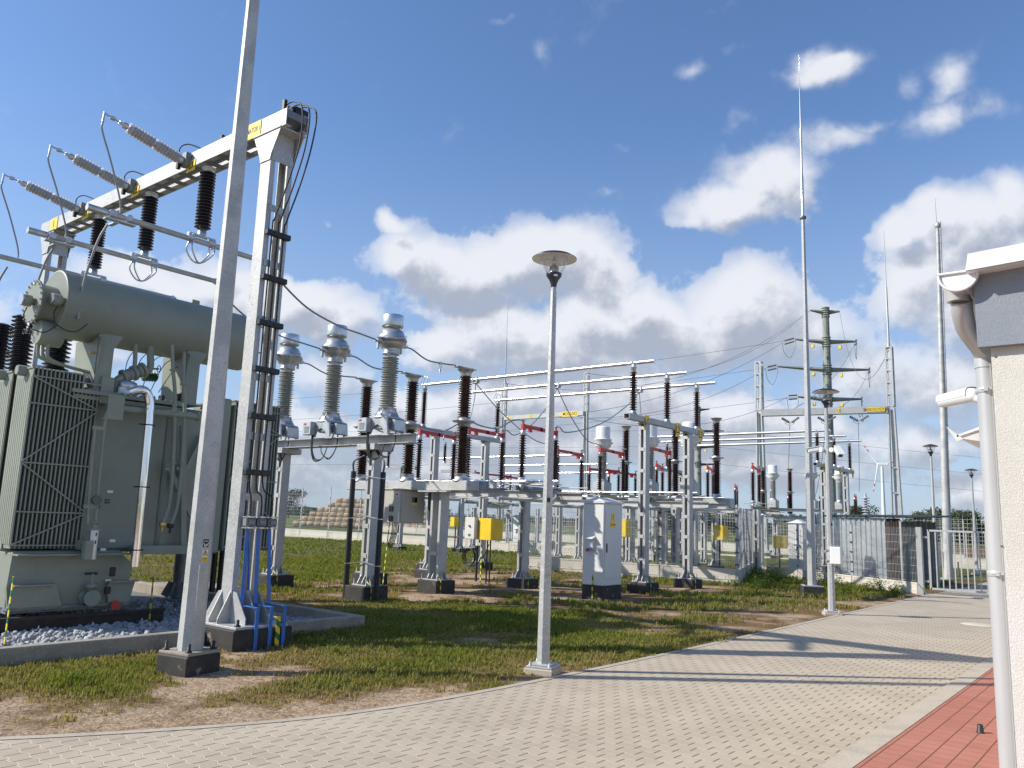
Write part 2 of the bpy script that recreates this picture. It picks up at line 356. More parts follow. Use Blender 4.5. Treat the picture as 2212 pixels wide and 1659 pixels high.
DRY = [(-12,10.7,1.6),(-12.3,13.8,2.6),(-14.5,14.6,2.2),(-14.,17.,2.2),(-10.2,16.9,1.2),(-9.4,19.7,1.1),(-7.4,8.2,1.),(-9.4,14.6,.8),(-18,18.5,1.6),(-18,21,1.6),(-25,28.5,2.4),(-20.5,25,2),(-7.2,5.1,1.5)]
def veg(x, y):
    """0 bare sand .. 1 lush grass"""
    d = road_x(y) - x                          # distance from the paving edge
    near = np.clip((d-.12)/1.9, 0, 1)
    fr = np.clip((y-2.5)/4.5, 0, 1)
    v = fbm(x, y, 1.1, 6, 3)*1.55 + .30*near + .19*fr - .65 + .25*(fbm(x, y, .23, 2, 9)-.5)
    lo = np.clip((4.9-y)/3.5, 0, 1)*np.clip((-5.2-x+6)/6, 0, 1); v = v - .16*lo
    v = v + .28*np.exp(-((x+7.9)/.55)**2)*np.clip((6.5-y)/3, 0, 1)
    for (a, b, r) in DRY: v = v - .30*np.exp(-(((x-a)**2+(y-b)**2)/(r*r)))
    return np.clip(v, 0, 1)
def greenness(x, y): return np.clip(fbm(x, y, .55, 4, 21)*1.9-.42 + .22*np.clip((y-6)/6, 0, 1), 0, 1)
# one ground sheet, fine near the camera, reaching the horizon
xs = np.concatenate([[-5000,-2500,-1200,-600,-350,-200,-120,-80,-60,-48,-40,-34,-30,-27,-25,-23.5], np.arange(-22.6,-4.2,.12), [-4.,-3,0,4,10,25,60,150,400,1200,3000]])
ys = np.concatenate([[-1500,-300,-60,-12,-4], np.arange(-1,24.5,.11), [25,26,27,28,30,33,36,40,45,50,58,70,85,110,150,220,350,600,1200,2500,6000]])
XX, YY = np.meshgrid(xs, ys)
R_ = np.hypot(XX, YY)
vv = veg(XX, YY); gg = greenness(XX, YY)
ZZ = (fbm(XX, YY, 1.6, 4, 5)-.5)*.05 - .012
inner = (XX > -24) & (XX < -4.2) & (YY > -2) & (YY < 25)
ZZ = np.where(inner, ZZ, -.012)
ZZ = np.where((XX > road_x(YY)-.35) & (YY < 25), np.minimum(ZZ, -.012), ZZ)
ZZ = np.where(R_ > 55, -.012-1.2*np.clip((R_-55)/60, 0, 1), ZZ)
ZZ = np.where((XX < -9.0) & (YY < 7.9), -.05, ZZ)
nx, ny = len(xs), len(ys)
me = bpy.data.meshes.new('ground')
idx = np.arange(nx*ny).reshape(ny, nx)
fq = np.stack([idx[:-1,:-1], idx[:-1,1:], idx[1:,1:], idx[1:,:-1]], -1).reshape(-1, 4)
me.from_pydata(np.stack([XX, YY, ZZ], -1).reshape(-1, 3).tolist(), [], fq.tolist())
sand = np.array([.50,.385,.27]); dry = np.array([.20,.128,.068]); grn = np.array([.10,.115,.028]); soil = np.array([.31,.215,.135])
def lerp(a, b, t): return a + (b-a)*t[..., None]
vh = np.clip(vv + .55*(fbm(XX, YY, 3.3, 4, 77)-.5), 0, 1); vv = np.where(inner, vh, vv)
c = lerp(np.broadcast_to(sand, XX.shape+(3,)), np.broadcast_to(soil, XX.shape+(3,)), np.clip((vv-.05)/.2, 0, 1))
c = lerp(c, dry, np.clip((vv-.16)/.22, 0, 1)); c = lerp(c, grn, np.clip((vv-.42)/.3, 0, 1)*(.35+.65*gg))
# mown yard / farmland beyond
far = np.clip((R_-30)/8, 0, 1); yard = lerp(np.broadcast_to(np.array([.10,.14,.035]), XX.shape+(3,)), np.array([.15,.13,.05]), np.clip(fbm(XX, YY, .12, 3, 31)*2-.9, 0, 1))
c = c*(1-far[..., None]) + yard*far[..., None]
c = np.concatenate([c, np.ones(XX.shape+(1,))], -1)
at = me.color_attributes.new('ground_tint', 'FLOAT_COLOR', 'POINT'); at.data.foreach_set('color', c.reshape(-1).astype(np.float32))
m = bpy.data.materials.new('ground_soil'); m.use_nodes = True; t = m.node_tree; b = t.nodes['Principled BSDF']; b.inputs['Roughness'].default_value = .95; b.inputs['Specular IOR Level'].default_value = .15
a_ = N(t, 'ShaderNodeAttribute', attribute_name='ground_tint'); geo = N(t, 'ShaderNodeNewGeometry')
n1 = N(t, 'ShaderNodeTexNoise', i_Scale=38., i_Detail=6., i_Roughness=.7); t.links.new(geo.outputs['Position'], n1.inputs['Vector'])
n2_ = N(t, 'ShaderNodeTexNoise', i_Scale=.035, i_Detail=5.); t.links.new(geo.outputs['Position'], n2_.inputs['Vector'])
sp = N(t, 'ShaderNodeSeparateXYZ'); t.links.new(geo.outputs['Position'], sp.inputs[0])
# farmland strips: distance north of the station decides grass, ploughed brown and stubble
dist = mth(t, 'ADD', mth(t, 'MULTIPLY', sp.outputs[0], -.64), mth(t, 'MULTIPLY', sp.outputs[1], .77))
dist = mth(t, 'ADD', dist, mth(t, 'MULTIPLY', n2_.outputs['Fac'], 14.))
fcol = mixc(t, smooth(t, dist, 104, 108), (.085,.125,.032), (.17,.105,.062))
fcol = mixc(t, smooth(t, dist, 190, 196), fcol, (.10,.15,.035))
fcol = mixc(t, smooth(t, sp.outputs[0], -48, -44), (.10,.145,.04), fcol)
fcol = mixc(t, smooth(t, n2_.outputs['Fac'], .45, .62), fcol, mixc(t, .5, fcol, (.19,.165,.07)))
col = mixc(t, smooth(t, dist, 66, 70), a_.outputs['Color'], fcol)
n5 = N(t, 'ShaderNodeTexNoise', i_Scale=11., i_Detail=8., i_Roughness=.75, i_Distortion=.6); t.links.new(geo.outputs['Position'], n5.inputs['Vector'])
nearf = smooth(t, dist, 40, 60, 1., 0.)
col = mixc(t, mth(t, 'MULTIPLY', smooth(t, n5.outputs['Fac'], .47, .62), mth(t, 'MULTIPLY', nearf, .62)), col, (.15,.095,.055))
col = mixc(t, mth(t, 'MULTIPLY', smooth(t, n5.outputs['Fac'], .40, .30), mth(t, 'MULTIPLY', nearf, .5)), col, (.52,.42,.31))
f = smooth(t, n1.outputs['Fac'], .36, .66); col = mixc(t, f, mixc(t, 1., col, (.58,.56,.52), 'MULTIPLY'), mixc(t, 1., col, (1.25,1.2,1.14), 'MULTIPLY'))
t.links.new(col, b.inputs['Base Color'])
n3 = N(t, 'ShaderNodeTexNoise', i_Scale=22., i_Detail=7., i_Roughness=.7); t.links.new(geo.outputs['Position'], n3.inputs['Vector'])
bn = N(t, 'ShaderNodeBump', i_Strength=.9, i_Distance=.035); t.links.new(n3.outputs['Fac'], bn.inputs['Height']); t.links.new(bn.outputs[0], b.inputs['Normal'])
me.materials.append(m); me.update(); g_ = bpy.data.objects.new('ground', me); COL.objects.link(g_); tag(g_, 'sandy soil under worn grass, open fields beyond', 'ground', kind='structure')

# ---- paved road: interlocking grey-beige pavers
def paver_mat(name, cx, cy, zig, cols, jcol, jlong, brick_off=.5, swap=False, bumpd=.005):
    """rows of pitch cx across the first axis, stones of length cy along the second; zig = stepped long sides"""
    m = bpy.data.materials.new(name); m.use_nodes = True; t = m.node_tree; b = t.nodes['Principled BSDF']; b.inputs['Roughness'].default_value = .88; b.inputs['Specular IOR Level'].default_value = .25
    geo = N(t, 'ShaderNodeNewGeometry'); sp = N(t, 'ShaderNodeSeparateXYZ'); t.links.new(geo.outputs['Position'], sp.inputs[0]); X, Y = sp.outputs[0], sp.outputs[1]
    if swap: X, Y = Y, X
    def tri(v, p): f = mth(t, 'PINGPONG', v, p/2); return mth(t, 'MAXIMUM', mth(t, 'MINIMUM', mth(t, 'MULTIPLY', mth(t, 'SUBTRACT', f, p/4), 4.6/p*2), 1.), -1.)
    Xz = mth(t, 'ADD', X, mth(t, 'MULTIPLY', tri(Y, cy), zig)) if zig else X
    row = mth(t, 'FLOOR', mth(t, 'DIVIDE', Xz, cx)); fx = mth(t, 'SUBTRACT', Xz, mth(t, 'MULTIPLY', row, cx))
    par = mth(t, 'MULTIPLY', mth(t, 'MODULO', mth(t, 'ABSOLUTE', row), 2.), cy*brick_off)
    Yo = mth(t, 'ADD', mth(t, 'ADD', Y, par), cy*.25); cell = mth(t, 'FLOOR', mth(t, 'DIVIDE', Yo, cy)); fy = mth(t, 'SUBTRACT', Yo, mth(t, 'MULTIPLY', cell, cy))
    dx = mth(t, 'MINIMUM', fx, mth(t, 'SUBTRACT', cx, fx)); dy = mth(t, 'MINIMUM', fy, mth(t, 'SUBTRACT', cy, fy))
    jx = smooth(t, dx, .002, .006); jy = smooth(t, dy, .003, .008)
    if zig: jy = mth(t, 'MAXIMUM', jy, smooth(t, dx, .012, .006))
    hgt_ = mth(t, 'MINIMUM', mth(t, 'MULTIPLY_ADD', jx, .35, .65), jy) if zig else mth(t, 'MINIMUM', jx, mth(t, 'MULTIPLY_ADD', jy, .5, .5))
    cb = N(t, 'ShaderNodeCombineXYZ'); t.links.new(row, cb.inputs[0]); t.links.new(cell, cb.inputs[1])
    wn = N(t, 'ShaderNodeTexWhiteNoise', noise_dimensions='2D'); t.links.new(cb.outputs[0], wn.inputs['Vector'])
    n1 = N(t, 'ShaderNodeTexNoise', i_Scale=.8, i_Detail=6., i_Roughness=.65); t.links.new(geo.outputs['Position'], n1.inputs['Vector'])
    n2 = N(t, 'ShaderNodeTexNoise', i_Scale=170., i_Detail=3.); t.links.new(geo.outputs['Position'], n2.inputs['Vector'])
    n4 = N(t, 'ShaderNodeTexNoise', i_Scale=3.1, i_Detail=6., i_Roughness=.7); t.links.new(geo.outputs['Position'], n4.inputs['Vector'])
    col = mixc(t, wn.outputs['Value'], cols[0], cols[1]); col = mixc(t, smooth(t, n1.outputs['Fac'], .38, .68), col, cols[2])
    col = mixc(t, mth(t, 'MULTIPLY', smooth(t, n4.outputs['Fac'], .62, .72), .5), col, cols[3])
    col = mixc(t, mth(t, 'MULTIPLY', smooth(t, n2.outputs['Fac'], .4, .75), .22), col, cols[3])
    col = mixc(t, jx, jlong, col); col = mixc(t, jy, jcol, col); t.links.new(col, b.inputs['Base Color'])
    bn = N(t, 'ShaderNodeBump', i_Strength=1., i_Distance=bumpd); t.links.new(mth(t, 'ADD', hgt_, mth(t, 'MULTIPLY', n2.outputs['Fac'], .14)), bn.inputs['Height']); t.links.new(bn.outputs[0], b.inputs['Normal'])
    MATS[name] = m
paver_mat('grey_pavers', .124, .156, .011, [(.45,.382,.29),(.395,.335,.253),(.495,.425,.325),(.36,.313,.248)], (.215,.178,.14), (.58,.50,.395), swap=True)  # pale long joints: sandy fill plus sunlit chamfers painted into one colour
paver_mat('red_pavers', .145, .15, 0, [(.40,.165,.12),(.355,.14,.10),(.435,.19,.145),(.33,.15,.115)], (.31,.13,.095), (.17,.075,.055))
def struct(o, label=None): return tag(o, label, None, kind='structure')
edge = [(float(p.x), float(p.y)) for p in spline([(x, y, 0) for x, y in ROAD_L], 5)]
mb = MB(); poly = edge + [(-2.0,23.7),(-2.0,-1.5)]
mb.v = [(x, y, .012) for x, y in poly]; mb.f = [tuple(reversed(range(len(poly))))]; mb.sm = [False]
# long strip split so that every face stays planar and convex enough
mb = MB()
for (a, b2_) in zip(edge[:-1], edge[1:]): mb.add([(a[0],a[1],.012),(-1.95,a[1],.012),(-1.95,b2_[1],.012),(b2_[0],b2_[1],.012)], [(0,1,2,3)])
mb.add([(-5.0,23.7,.012),(4,23.7,.012),(4,60,.012),(-5.0,60,.012)], [(0,1,2,3)])
mb.add([(-60,-14,.012),(8,-14,.012),(8,-1.5,.012),(-60,-1.5,.012)], [(0,1,2,3)])
struct(mb.build('road', 'grey_pavers'), 'grey-beige interlocking paved road')
mb = MB()
for (a, b2_) in zip(edge[:-1], edge[1:]):
    d_ = (Vector((*b2_, 0))-Vector((*a, 0))).normalized(); nrm = Vector((-d_.y, d_.x, 0))*.08
    p0, p1 = Vector((*a, .016)), Vector((*b2_, .016)); L = (p1-p0).length
    mb.add([p0, p1, p1+nrm, p0+nrm, p0+nrm-Vector((0,0,.08)), p1+nrm-Vector((0,0,.08))], [(0,1,2,3),(3,2,5,4)])
struct(mb.build('road_kerb', 'kerb_concrete'), 'thin concrete edging between road and grass')
mb = MB(); mb.b2((-1.945,-1.5,-.05), (-1.775,23.6,.028)); struct(mb.build('pavement_kerb', 'kerb_concrete'), 'flat grey kerb between road and red pavement')
mb = MB(); mb.b2((-1.772,-1.5,-.05), (0.6,23.6,.024)); struct(mb.build('pavement', 'red_pavers'), 'red brick pavement beside the building')
mb = MB(); mb.b2((-110,34.5,-.05), (-19,39.,.02)); struct(mb.build('service_road', 'asphalt'), 'dark asphalt service road beyond the fence')
mb = MB(); mb.b2((-60,43.2,-.05), (-10.,43.9,.05)); mb.b2((-9.4,30.2,-.05),(-8.8,43.,.05)); struct(mb.build('path', 'pale_concrete'), 'pale concrete cable duct covers forming a path in the second yard')
o = MB().lathe([(0,.0205),(.30,.0205),(.31,.016)], (-2.75,17.,0), n=32); o = o.build('manhole_cover', 'cream_cover'); tag(o, 'round cream manhole cover set in the road by the downpipe', 'manhole cover')

# ---- grass: tufts of blades, thick where the soil is green
def grass(name, nt_, x0, x1, y0, y1, seed, hs, thresh, blades, tall=None, keep=None):
    r = np.random.default_rng(seed)
    x = r.uniform(x0, x1, nt_); y = r.uniform(y0, y1, nt_)
    v = veg(x, y) if keep is None else np.ones(nt_)
    ok = (r.random(nt_) < np.clip((v-thresh)*1.9, 0, 1)) & (x < road_x(y)-.03) & ~((x < -8.9) & (y < 8.08))
    if keep is not None: ok &= keep(x, y)
    dcam = np.hypot(x, y); ok &= r.random(nt_) < np.clip(11/dcam, .35, 1)
    for (a, b_, rr) in PLINTHS: ok &= ((np.abs(x-a) > rr) | (np.abs(y-b_) > rr))
    x, y, v = x[ok], y[ok], v[ok]; n = len(x); gg = greenness(x, y)
    k = blades
    bx = np.repeat(x, k) + r.normal(0, .028, n*k); by = np.repeat(y, k) + r.normal(0, .028, n*k)
    th = r.uniform(0, 2*PI, n*k); h = np.repeat(hs*(.45+.9*v*gg + .35*r.random(n)), k)*r.uniform(.45, 1.15, n*k)
    if tall is not None: h = h*tall
    lean = r.uniform(.15, .95, n*k)*h; w = r.uniform(.0022, .0042, n*k)*(1+np.hypot(bx, by)/11)
    lx, ly = np.cos(th)*lean, np.sin(th)*lean; wx, wy = -np.sin(th)*w, np.cos(th)*w
    z0 = -.02; V = np.empty((n*k, 5, 3))
    V[:,0] = np.stack([bx-wx, by-wy, np.full(n*k, z0)], -1); V[:,1] = np.stack([bx+wx, by+wy, np.full(n*k, z0)], -1)
    V[:,2] = np.stack([bx+lx*.35+wx*.8, by+ly*.35+wy*.8, h*.62], -1); V[:,3] = np.stack([bx+lx*.35-wx*.8, by+ly*.35-wy*.8, h*.62], -1)
    V[:,4] = np.stack([bx+lx, by+ly, h], -1)
    q = np.arange(n*k)*5; loops = np.stack([q, q+1, q+2, q+3, q+3, q+2, q+4], -1).reshape(-1)
    me = bpy.data.meshes.new(name); me.vertices.add(n*k*5); me.vertices.foreach_set('co', V.reshape(-1).astype(np.float32))
    me.loops.add(n*k*7); me.loops.foreach_set('vertex_index', loops.astype(np.int32)); me.polygons.add(n*k*2)
    st = np.stack([np.arange(n*k)*7, np.arange(n*k)*7+4], -1).reshape(-1); me.polygons.foreach_set('loop_start', st.astype(np.int32))
    me.polygons.foreach_set('loop_total', np.tile([4, 3], n*k).astype(np.int32)); me.update(calc_edges=True)
    G1, G2, Dc = np.array([.125,.165,.032]), np.array([.26,.265,.06]), np.array([.40,.29,.17])
    mixg = r.random(n*k)[:, None]; cc = G1*(1-mixg)+G2*mixg
    drf = np.clip(1.28-np.repeat(v*.9+gg*.75, k) + r.normal(0, .22, n*k), 0, 1)[:, None]; cc = cc*(1-drf)+Dc*drf
    cc = np.concatenate([np.repeat(cc[:, None, :], 5, 1), np.ones((n*k, 5, 1))], -1)
    at = me.color_attributes.new('blade', 'FLOAT_COLOR', 'POINT'); at.data.foreach_set('color', cc.reshape(-1).astype(np.float32))
    me.materials.append(MATS['blade']); o = bpy.data.objects.new(name, me); COL.objects.link(o); return o
m = bpy.data.materials.new('blade'); m.use_nodes = True; t = m.node_tree; t.nodes.clear()
o_ = N(t, 'ShaderNodeOutputMaterial'); a_ = N(t, 'ShaderNodeAttribute', attribute_name='blade'); df = N(t, 'ShaderNodeBsdfDiffuse'); tl = N(t, 'ShaderNodeBsdfTranslucent'); mx = N(t, 'ShaderNodeMixShader', i_Fac=.38)
t.links.new(a_.outputs['Color'], df.inputs[0]); t.links.new(mixc(t, 1., a_.outputs['Color'], (1.3,1.35,.7), 'MULTIPLY'), tl.inputs[0]); t.links.new(df.outputs[0], mx.inputs[1]); t.links.new(tl.outputs[0], mx.inputs[2]); t.links.new(mx.outputs[0], o_.inputs[0]); MATS['blade'] = m

# ---- tall weeds along the second fence
def leafy(name, spots, mat_cols, seed, k=60, leaf=.03):
    r = np.random.default_rng(seed); V = []; C_ = []
    for (x, y, h, w) in spots:
        for s in range(int(5+h*14)):
            a = r.uniform(0, 2*PI); l = r.uniform(0, w); px, py = x+math.cos(a)*l, y+math.sin(a)*l; hh = h*r.uniform(.5, 1.1)
            for q in range(int(k*hh)+4):
                z = hh*r.uniform(.03, 1)**.9; th = r.uniform(0, 2*PI); rr = r.uniform(.2, 1)*(.05+.06*(1-z/hh))
                cx_, cy_ = px+math.cos(th)*rr, py+math.sin(th)*rr; sz = leaf*r.uniform(.5, 1.3); d1 = Vector((math.cos(th), math.sin(th), r.uniform(-.4, .8))).normalized()*sz*1.8; d2 = Vector((-math.sin(th), math.cos(th), r.uniform(-.3, .3)))*sz*.45
                p = Vector((cx_, cy_, z)); V += [p, p+d1*.5+d2, p+d1, p+d1*.5-d2]; C_.append(r.random())
    n = len(C_); me = bpy.data.meshes.new(name); me.from_pydata([tuple(v) for v in V], [], [tuple(range(i*4, i*4+4)) for i in range(n)])
    a, b_ = np.array(mat_cols[0]), np.array(mat_cols[1]); cc = np.array(C_)[:, None]; cc = a*(1-cc)+b_*cc; cc = np.concatenate([np.repeat(cc[:, None, :], 4, 1), np.ones((n, 4, 1))], -1)
    at = me.color_attributes.new('blade', 'FLOAT_COLOR', 'POINT'); at.data.foreach_set('color', cc.reshape(-1).astype(np.float32)); me.materials.append(MATS['blade'])
    o = bpy.data.objects.new(name, me); COL.objects.link(o); return o

# ---- oil pit with kerb and crushed stone
pit = thing('oil_pit_kerb', 'low concrete kerb wall around the gravel pit under the transformer', 'kerb wall', (-8.95,7.95,0))
mb = MB(); mb.cbox((-9.03,3.0,.03), (.15,9.9,.28), .012); mb.build('kerb_wall', 'concrete', pit)
mb = MB(); mb.cbox((-13.91,7.95-.075,.032), (9.6,.15,.276), .012); mb.build('kerb_wall', 'concrete', pit)
mb = MB(); mb.b2((-9.105,-1.8,-.03), (-9.115,7.8,.12)); pass
mb = MB(); mb.b2((-18.7,-1.85,-.045), (-9.11,7.8,-.01)); tag(mb.build('gravel_bed', 'ground_gravel'), 'flat bed of fine grey gravel in the transformer pit', 'gravel', kind='stuff')
r = np.random.default_rng(5); ico = [(0,0,1),(.89,0,.45),(.28,.85,.45),(-.72,.53,.45),(-.72,-.53,.45),(.28,-.85,.45),(.72,.53,-.45),(-.28,.85,-.45),(-.89,0,-.45),(-.28,-.85,-.45),(.72,-.53,-.45),(0,0,-1)]
icf = [(0,1,2),(0,2,3),(0,3,4),(0,4,5),(0,5,1),(1,6,2),(2,7,3),(3,8,4),(4,9,5),(5,10,1),(1,10,6),(2,6,7),(3,7,8),(4,8,9),(5,9,10),(11,7,6),(11,8,7),(11,9,8),(11,10,9),(11,6,10)]
ico = np.array(ico); icf = np.array(icf); ns = 11000
px = -9.14 - r.random(ns)**1.3*4.2; py = r.uniform(1.6, 7.78, ns); sz = r.uniform(.018, .050, ns)*np.where(r.random(ns) < .2, 1.35, 1)
pz = r.uniform(-.005, .035, ns); V = np.empty((ns, 12, 3))
rm = r.normal(0, 1, (ns, 3, 3)); q_, _ = np.linalg.qr(rm); sc3 = np.stack([r.uniform(.8,1.5,ns), r.uniform(.6,1.,ns), r.uniform(.45,.8,ns)], -1)
V = (ico[None]*sc3[:, None]*sz[:, None, None]*(1+r.uniform(-.22,.22,(ns,12,1)))) @ q_ + np.stack([px, py, pz], -1)[:, None]
me = bpy.data.meshes.new('gravel'); me.vertices.add(ns*12); me.vertices.foreach_set('co', V.reshape(-1).astype(np.float32))
lp = (icf.reshape(-1)[None] + (np.arange(ns)*12)[:, None]).reshape(-1); me.loops.add(len(lp)); me.loops.foreach_set('vertex_index', lp.astype(np.int32))
me.polygons.add(ns*20); me.polygons.foreach_set('loop_start', (np.arange(ns*20)*3).astype(np.int32)); me.polygons.foreach_set('loop_total', np.full(ns*20, 3, np.int32)); me.update(calc_edges=True)
me.materials.append(MATS['stone_grey']); o = bpy.data.objects.new('gravel', me); COL.objects.link(o); tag(o, 'loose crushed grey stones lying in the transformer pit', 'gravel', kind='stuff')

# ---- fences
def fence(label, A, B, npan, h0, h1, clip=True, dense=.05, brick=False, post_w=.06, skip_last=False, reach=0, group=None, zr=.2, wd_=.0045):
    A, B = Vector((*A, 0)), Vector((*B, 0)); d = (B-A); L = d.length; d /= L; n = Vector((-d.y, d.x, 0)); rz = math.atan2(d.y, d.x)
    t_ = thing('mesh_fence', label, 'fence', A, rz, group); W = L/npan
    def loc(x, y=0, z=0): return A + d*x + n*y + Vector((0,0,z))
    for i in range(npan+(0 if skip_last else 1)):
        mb = MB(); mb.box(loc(i*W, 0, (h1+.06+reach)/2), (post_w, .04, h1+.06+reach), rz)
        p = mb.build('fence_post', 'galvanized_steel', t_)
        if clip:
            mb = MB(); z = h0+.12
            while z < h1: mb.box(loc(i*W, -.035, z), (post_w*1.2, .03, .03), rz); z += (h1-h0)/5
            mb.build('clip', 'black_rubber', p)
    for i in range(npan):
        mb = MB(); x0, x1 = i*W+.03, (i+1)*W-.03; zz = np.arange(h0+.04, h1+.01, zr)
        for z in zz:
            for s in (-.006, .006): mb.bar(loc(x0, s-.02, z), loc(x1, s-.02, z), wd_*1.3, wd_*1.3)
        x = x0+.01
        while x < x1: mb.bar(loc(x, -.02, h0+.02), loc(x, -.02, h1+.03), wd_, wd_, (0,1,.1)); x += dense
        mb.build('mesh_panel', 'galvanized_steel', t_)
        mb = MB(); mb.box(loc((x0+x1)/2, 0, h0/2-.03), (x1-x0, .05, h0+.06), rz)
        mb.box(loc((x0+x1)/2, -.03, h0-.02), (x1-x0, .012, .04), rz); mb.box(loc((x0+x1)/2, -.03, h0*.30), (x1-x0, .012, .03), rz); mb.box(loc((x0+x1)/2, -.03, h0*.12), (x1-x0, .014, .05), rz)
        for s in (x0+.04, x1-.04): mb.box(loc(s, -.03, h0*.6), (.06, .012, h0*.55), rz)
        if brick:
            for rr in range(3):
                xx = x0+.12+(rr % 2)*.12
                while xx < x1-.25: mb.box(loc(xx+.1, -.032, h0*.34+rr*h0*.19), (.2, .018, h0*.15), rz); xx += .23
        mb.build('plinth_panel', 'pale_concrete', t_)
    return t_
fence('long boundary mesh fence on pale concrete plinth, in front of the straw stack', (-60.2,32.6), (-25.2,31.4), 12, .42, 2.8, dense=.1, reach=.25, wd_=.006)
fence('boundary mesh fence with brick-pattern plinth, right of the coiled black cable', (-25.2,31.4), (-17.2,31.2), 3, .5, 2.6, dense=.1, brick=True, wd_=.006)
fence('mesh fence on tall pale plinth right behind the white cabinet', (-16.2,21.07), (-9.56,22.2), 3, .42, 2.15)
fence('short return of mesh fence behind the L3 bus post, running away from the road', (-9.55,22.22), (-11.5,28.1), 2, .40, 2.12, skip_last=True)
fence('mesh fence in front of the ribbed zinc shed, ending at the gate post', (-11.5,28.1), (-5.27,24.05), 3, .30, 1.72, clip=True, skip_last=True)
fence('outer mesh fence far behind the second yard, dark wires', (-60,52.2), (-9,52.2), 14, .5, 2.4, dense=.2, clip=False, wd_=.01)
fence('outer mesh fence running to the right behind the swing gate', (-9.,45.), (10.,45.), 6, .5, 2.4, dense=.2, clip=False, wd_=.01)
# gate
gt = thing('swing_gate', 'grey steel bar gate closing the paved road, with thick hinge post', 'gate', (-5.2,24.0,0))
mb = MB(); mb.cbox((-5.2,24.0,.87), (.14,.14,1.78), .01); mb.build('gate_post', 'galvanized_steel', gt)
mb = MB(); gx0, gx1, gy = -4.98, -1.2, 24.05
mb.bar((gx0,gy,1.68),(gx1,gy,1.68),.05,.05); mb.bar((gx0,gy,.17),(gx1,gy,.17),.05,.05); mb.bar((gx0,gy,.145),(gx0,gy,1.706),.05,.05); mb.bar((gx1,gy,.145),(gx1,gy,1.706),.05,.05); mb.build('gate_frame', 'galvanized_steel', gt)
k_ = gx0+.16
while k_ < gx1-.05: mb = MB(); mb.bar((k_,gy+.002,.19),(k_,gy+.002,1.66),.028,.028,(0,1,0)); mb.build('bar', 'galvanized_steel', gt); k_ += .145
mb = MB(); mb.box((-5.08,24.03,.35),(.14,.03,.05)); mb.box((-5.08,24.03,1.5),(.14,.03,.05)); mb.bar((-5.05,23.96,.02),(-5.25,23.8,.3),.02,.02); mb.build('hinge', 'galvanized_steel', gt)
mb = MB(); mb.b2((-5.1,23.96,-.01),(4,24.12,.03)); struct(mb.build('gate_threshold', 'kerb_concrete'), 'concrete strip under the gate')

# ---- shed of ribbed zinc sheet
sh = thing('zinc_shed', 'small shed of ribbed zinc sheet with wavy dark roof, behind the gate fence', 'shed', (-8.3,27.3,0))
shdir = Vector((-6.9+8.3, 27.0-27.75, 0)).normalized(); shn = Vector((-shdir.y, shdir.x, 0)); s0 = Vector((-8.75,27.75,0))
def shp(a, b, z): return s0 + shdir*a + shn*b + Vector((0,0,z))
def ribs(mb, a0, a1, b, z0, z1, amp=.035, pitch=.2, th=.0, sign=-1):
    x = a0; pts = []
    while x < a1-1e-6:
        for (u, v) in ((0,0),(.11,0),(.13,1),(.17,1),(.19,0)):
            if x+u <= a1: pts.append((x+u, b+sign*amp*v))
        x += pitch
    pts.append((a1, b)); vs = [shp(a_, b_, z0) for a_, b_ in pts]+[shp(a_, b_, z1) for a_, b_ in pts]; n = len(pts)
    mb.add(vs, [(i, i+1, n+i+1, n+i) for i in range(n-1)])
mb = MB(); ribs(mb, 0, 2.3, 0, .05, 2.02); ribs(mb, 0, 2.85, 1.5, .05, 1.95, sign=1); mb.build('wall', 'shed_zinc', sh)
mb = MB(); ribs(mb, 2.31, 2.85, .02, .05, 2.01, amp=.03, pitch=.09); mb.build('side_screen', 'shed_brown', sh)
for a_, b_ in ((2.87,0),(-.02,.03),(2.87,1.5),(-.02,1.5)): MB().bar(shp(a_,b_,0), shp(a_,b_,1.96), .05, .05).build('corner_post', 'galvanized_steel', sh)
mb = MB(); x = -.1; pts = []
while x < 3.2: pts += [(x, 0), (x+.07, .045), (x+.13, .045), (x+.2, 0)]; x += .25
vs = [shp(a_, -.16, 2.04+z_) for a_, z_ in pts]+[shp(a_, 1.66, 2.12+z_) for a_, z_ in pts]; n = len(pts); mb.add(vs, [(i, i+1, n+i+1, n+i) for i in range(n-1)])
vs2 = [v+Vector((0,0,-.012)) for v in vs]; mb.add(vs2, [(n+i, n+i+1, i+1, i) for i in range(n-1)]); mb.add(vs[:n]+vs2[:n], [(i, n+i, n+i+1, i+1) for i in range(n-1)]); mb.build('roof', 'shed_roof', sh)
# ================================================================ BUILDING AT THE RIGHT
bx, by = -.62, 4.56
bd = thing('building', 'plastered building corner with cream wall, blue-grey upper band and white roof edge', 'building', (bx, by, 0))
mb = MB(); mb.b2((bx, by, -.1), (9, 15, 2.75)); mb.build('wall', 'cream_plaster', bd)
zb = ony(2135,748,by-.045).z; zt = ony(2150,576,by-.045).z
mb = MB(); mb.b2((bx-.05, by-.045, zb), (9.05, 15.05, zt+.05)); mb.build('upper_band', 'blue_plaster', bd)
fl0, fl1, fh1, fh0 = ony(2086,586,by-.15), ony(2212,565,by-.15), ony(2212,532,by-.11), ony(2094,554,by-.11)
sl_ = (fl1.z-fl0.z)/(fl1.x-fl0.x)
mb = MB(); xe = 9.2; X0, X1 = fl0.x, fh0.x
z0 = fl0.z; z1 = fh0.z; s_ = .045
prof = [(X0, z0), (xe, z0+s_*(xe-X0)), (xe, z1+s_*(xe-X0)), (X1, z1)]
mb.prism(prof, by-.16, by-.145, 'y')
mb.add([(X1, by-.16, z1), (xe, by-.16, z1+s_*(xe-X1)), (xe, 15.2, z1+s_*(xe-X1)), (X1, 15.2, z1)], [(0,1,2,3)])
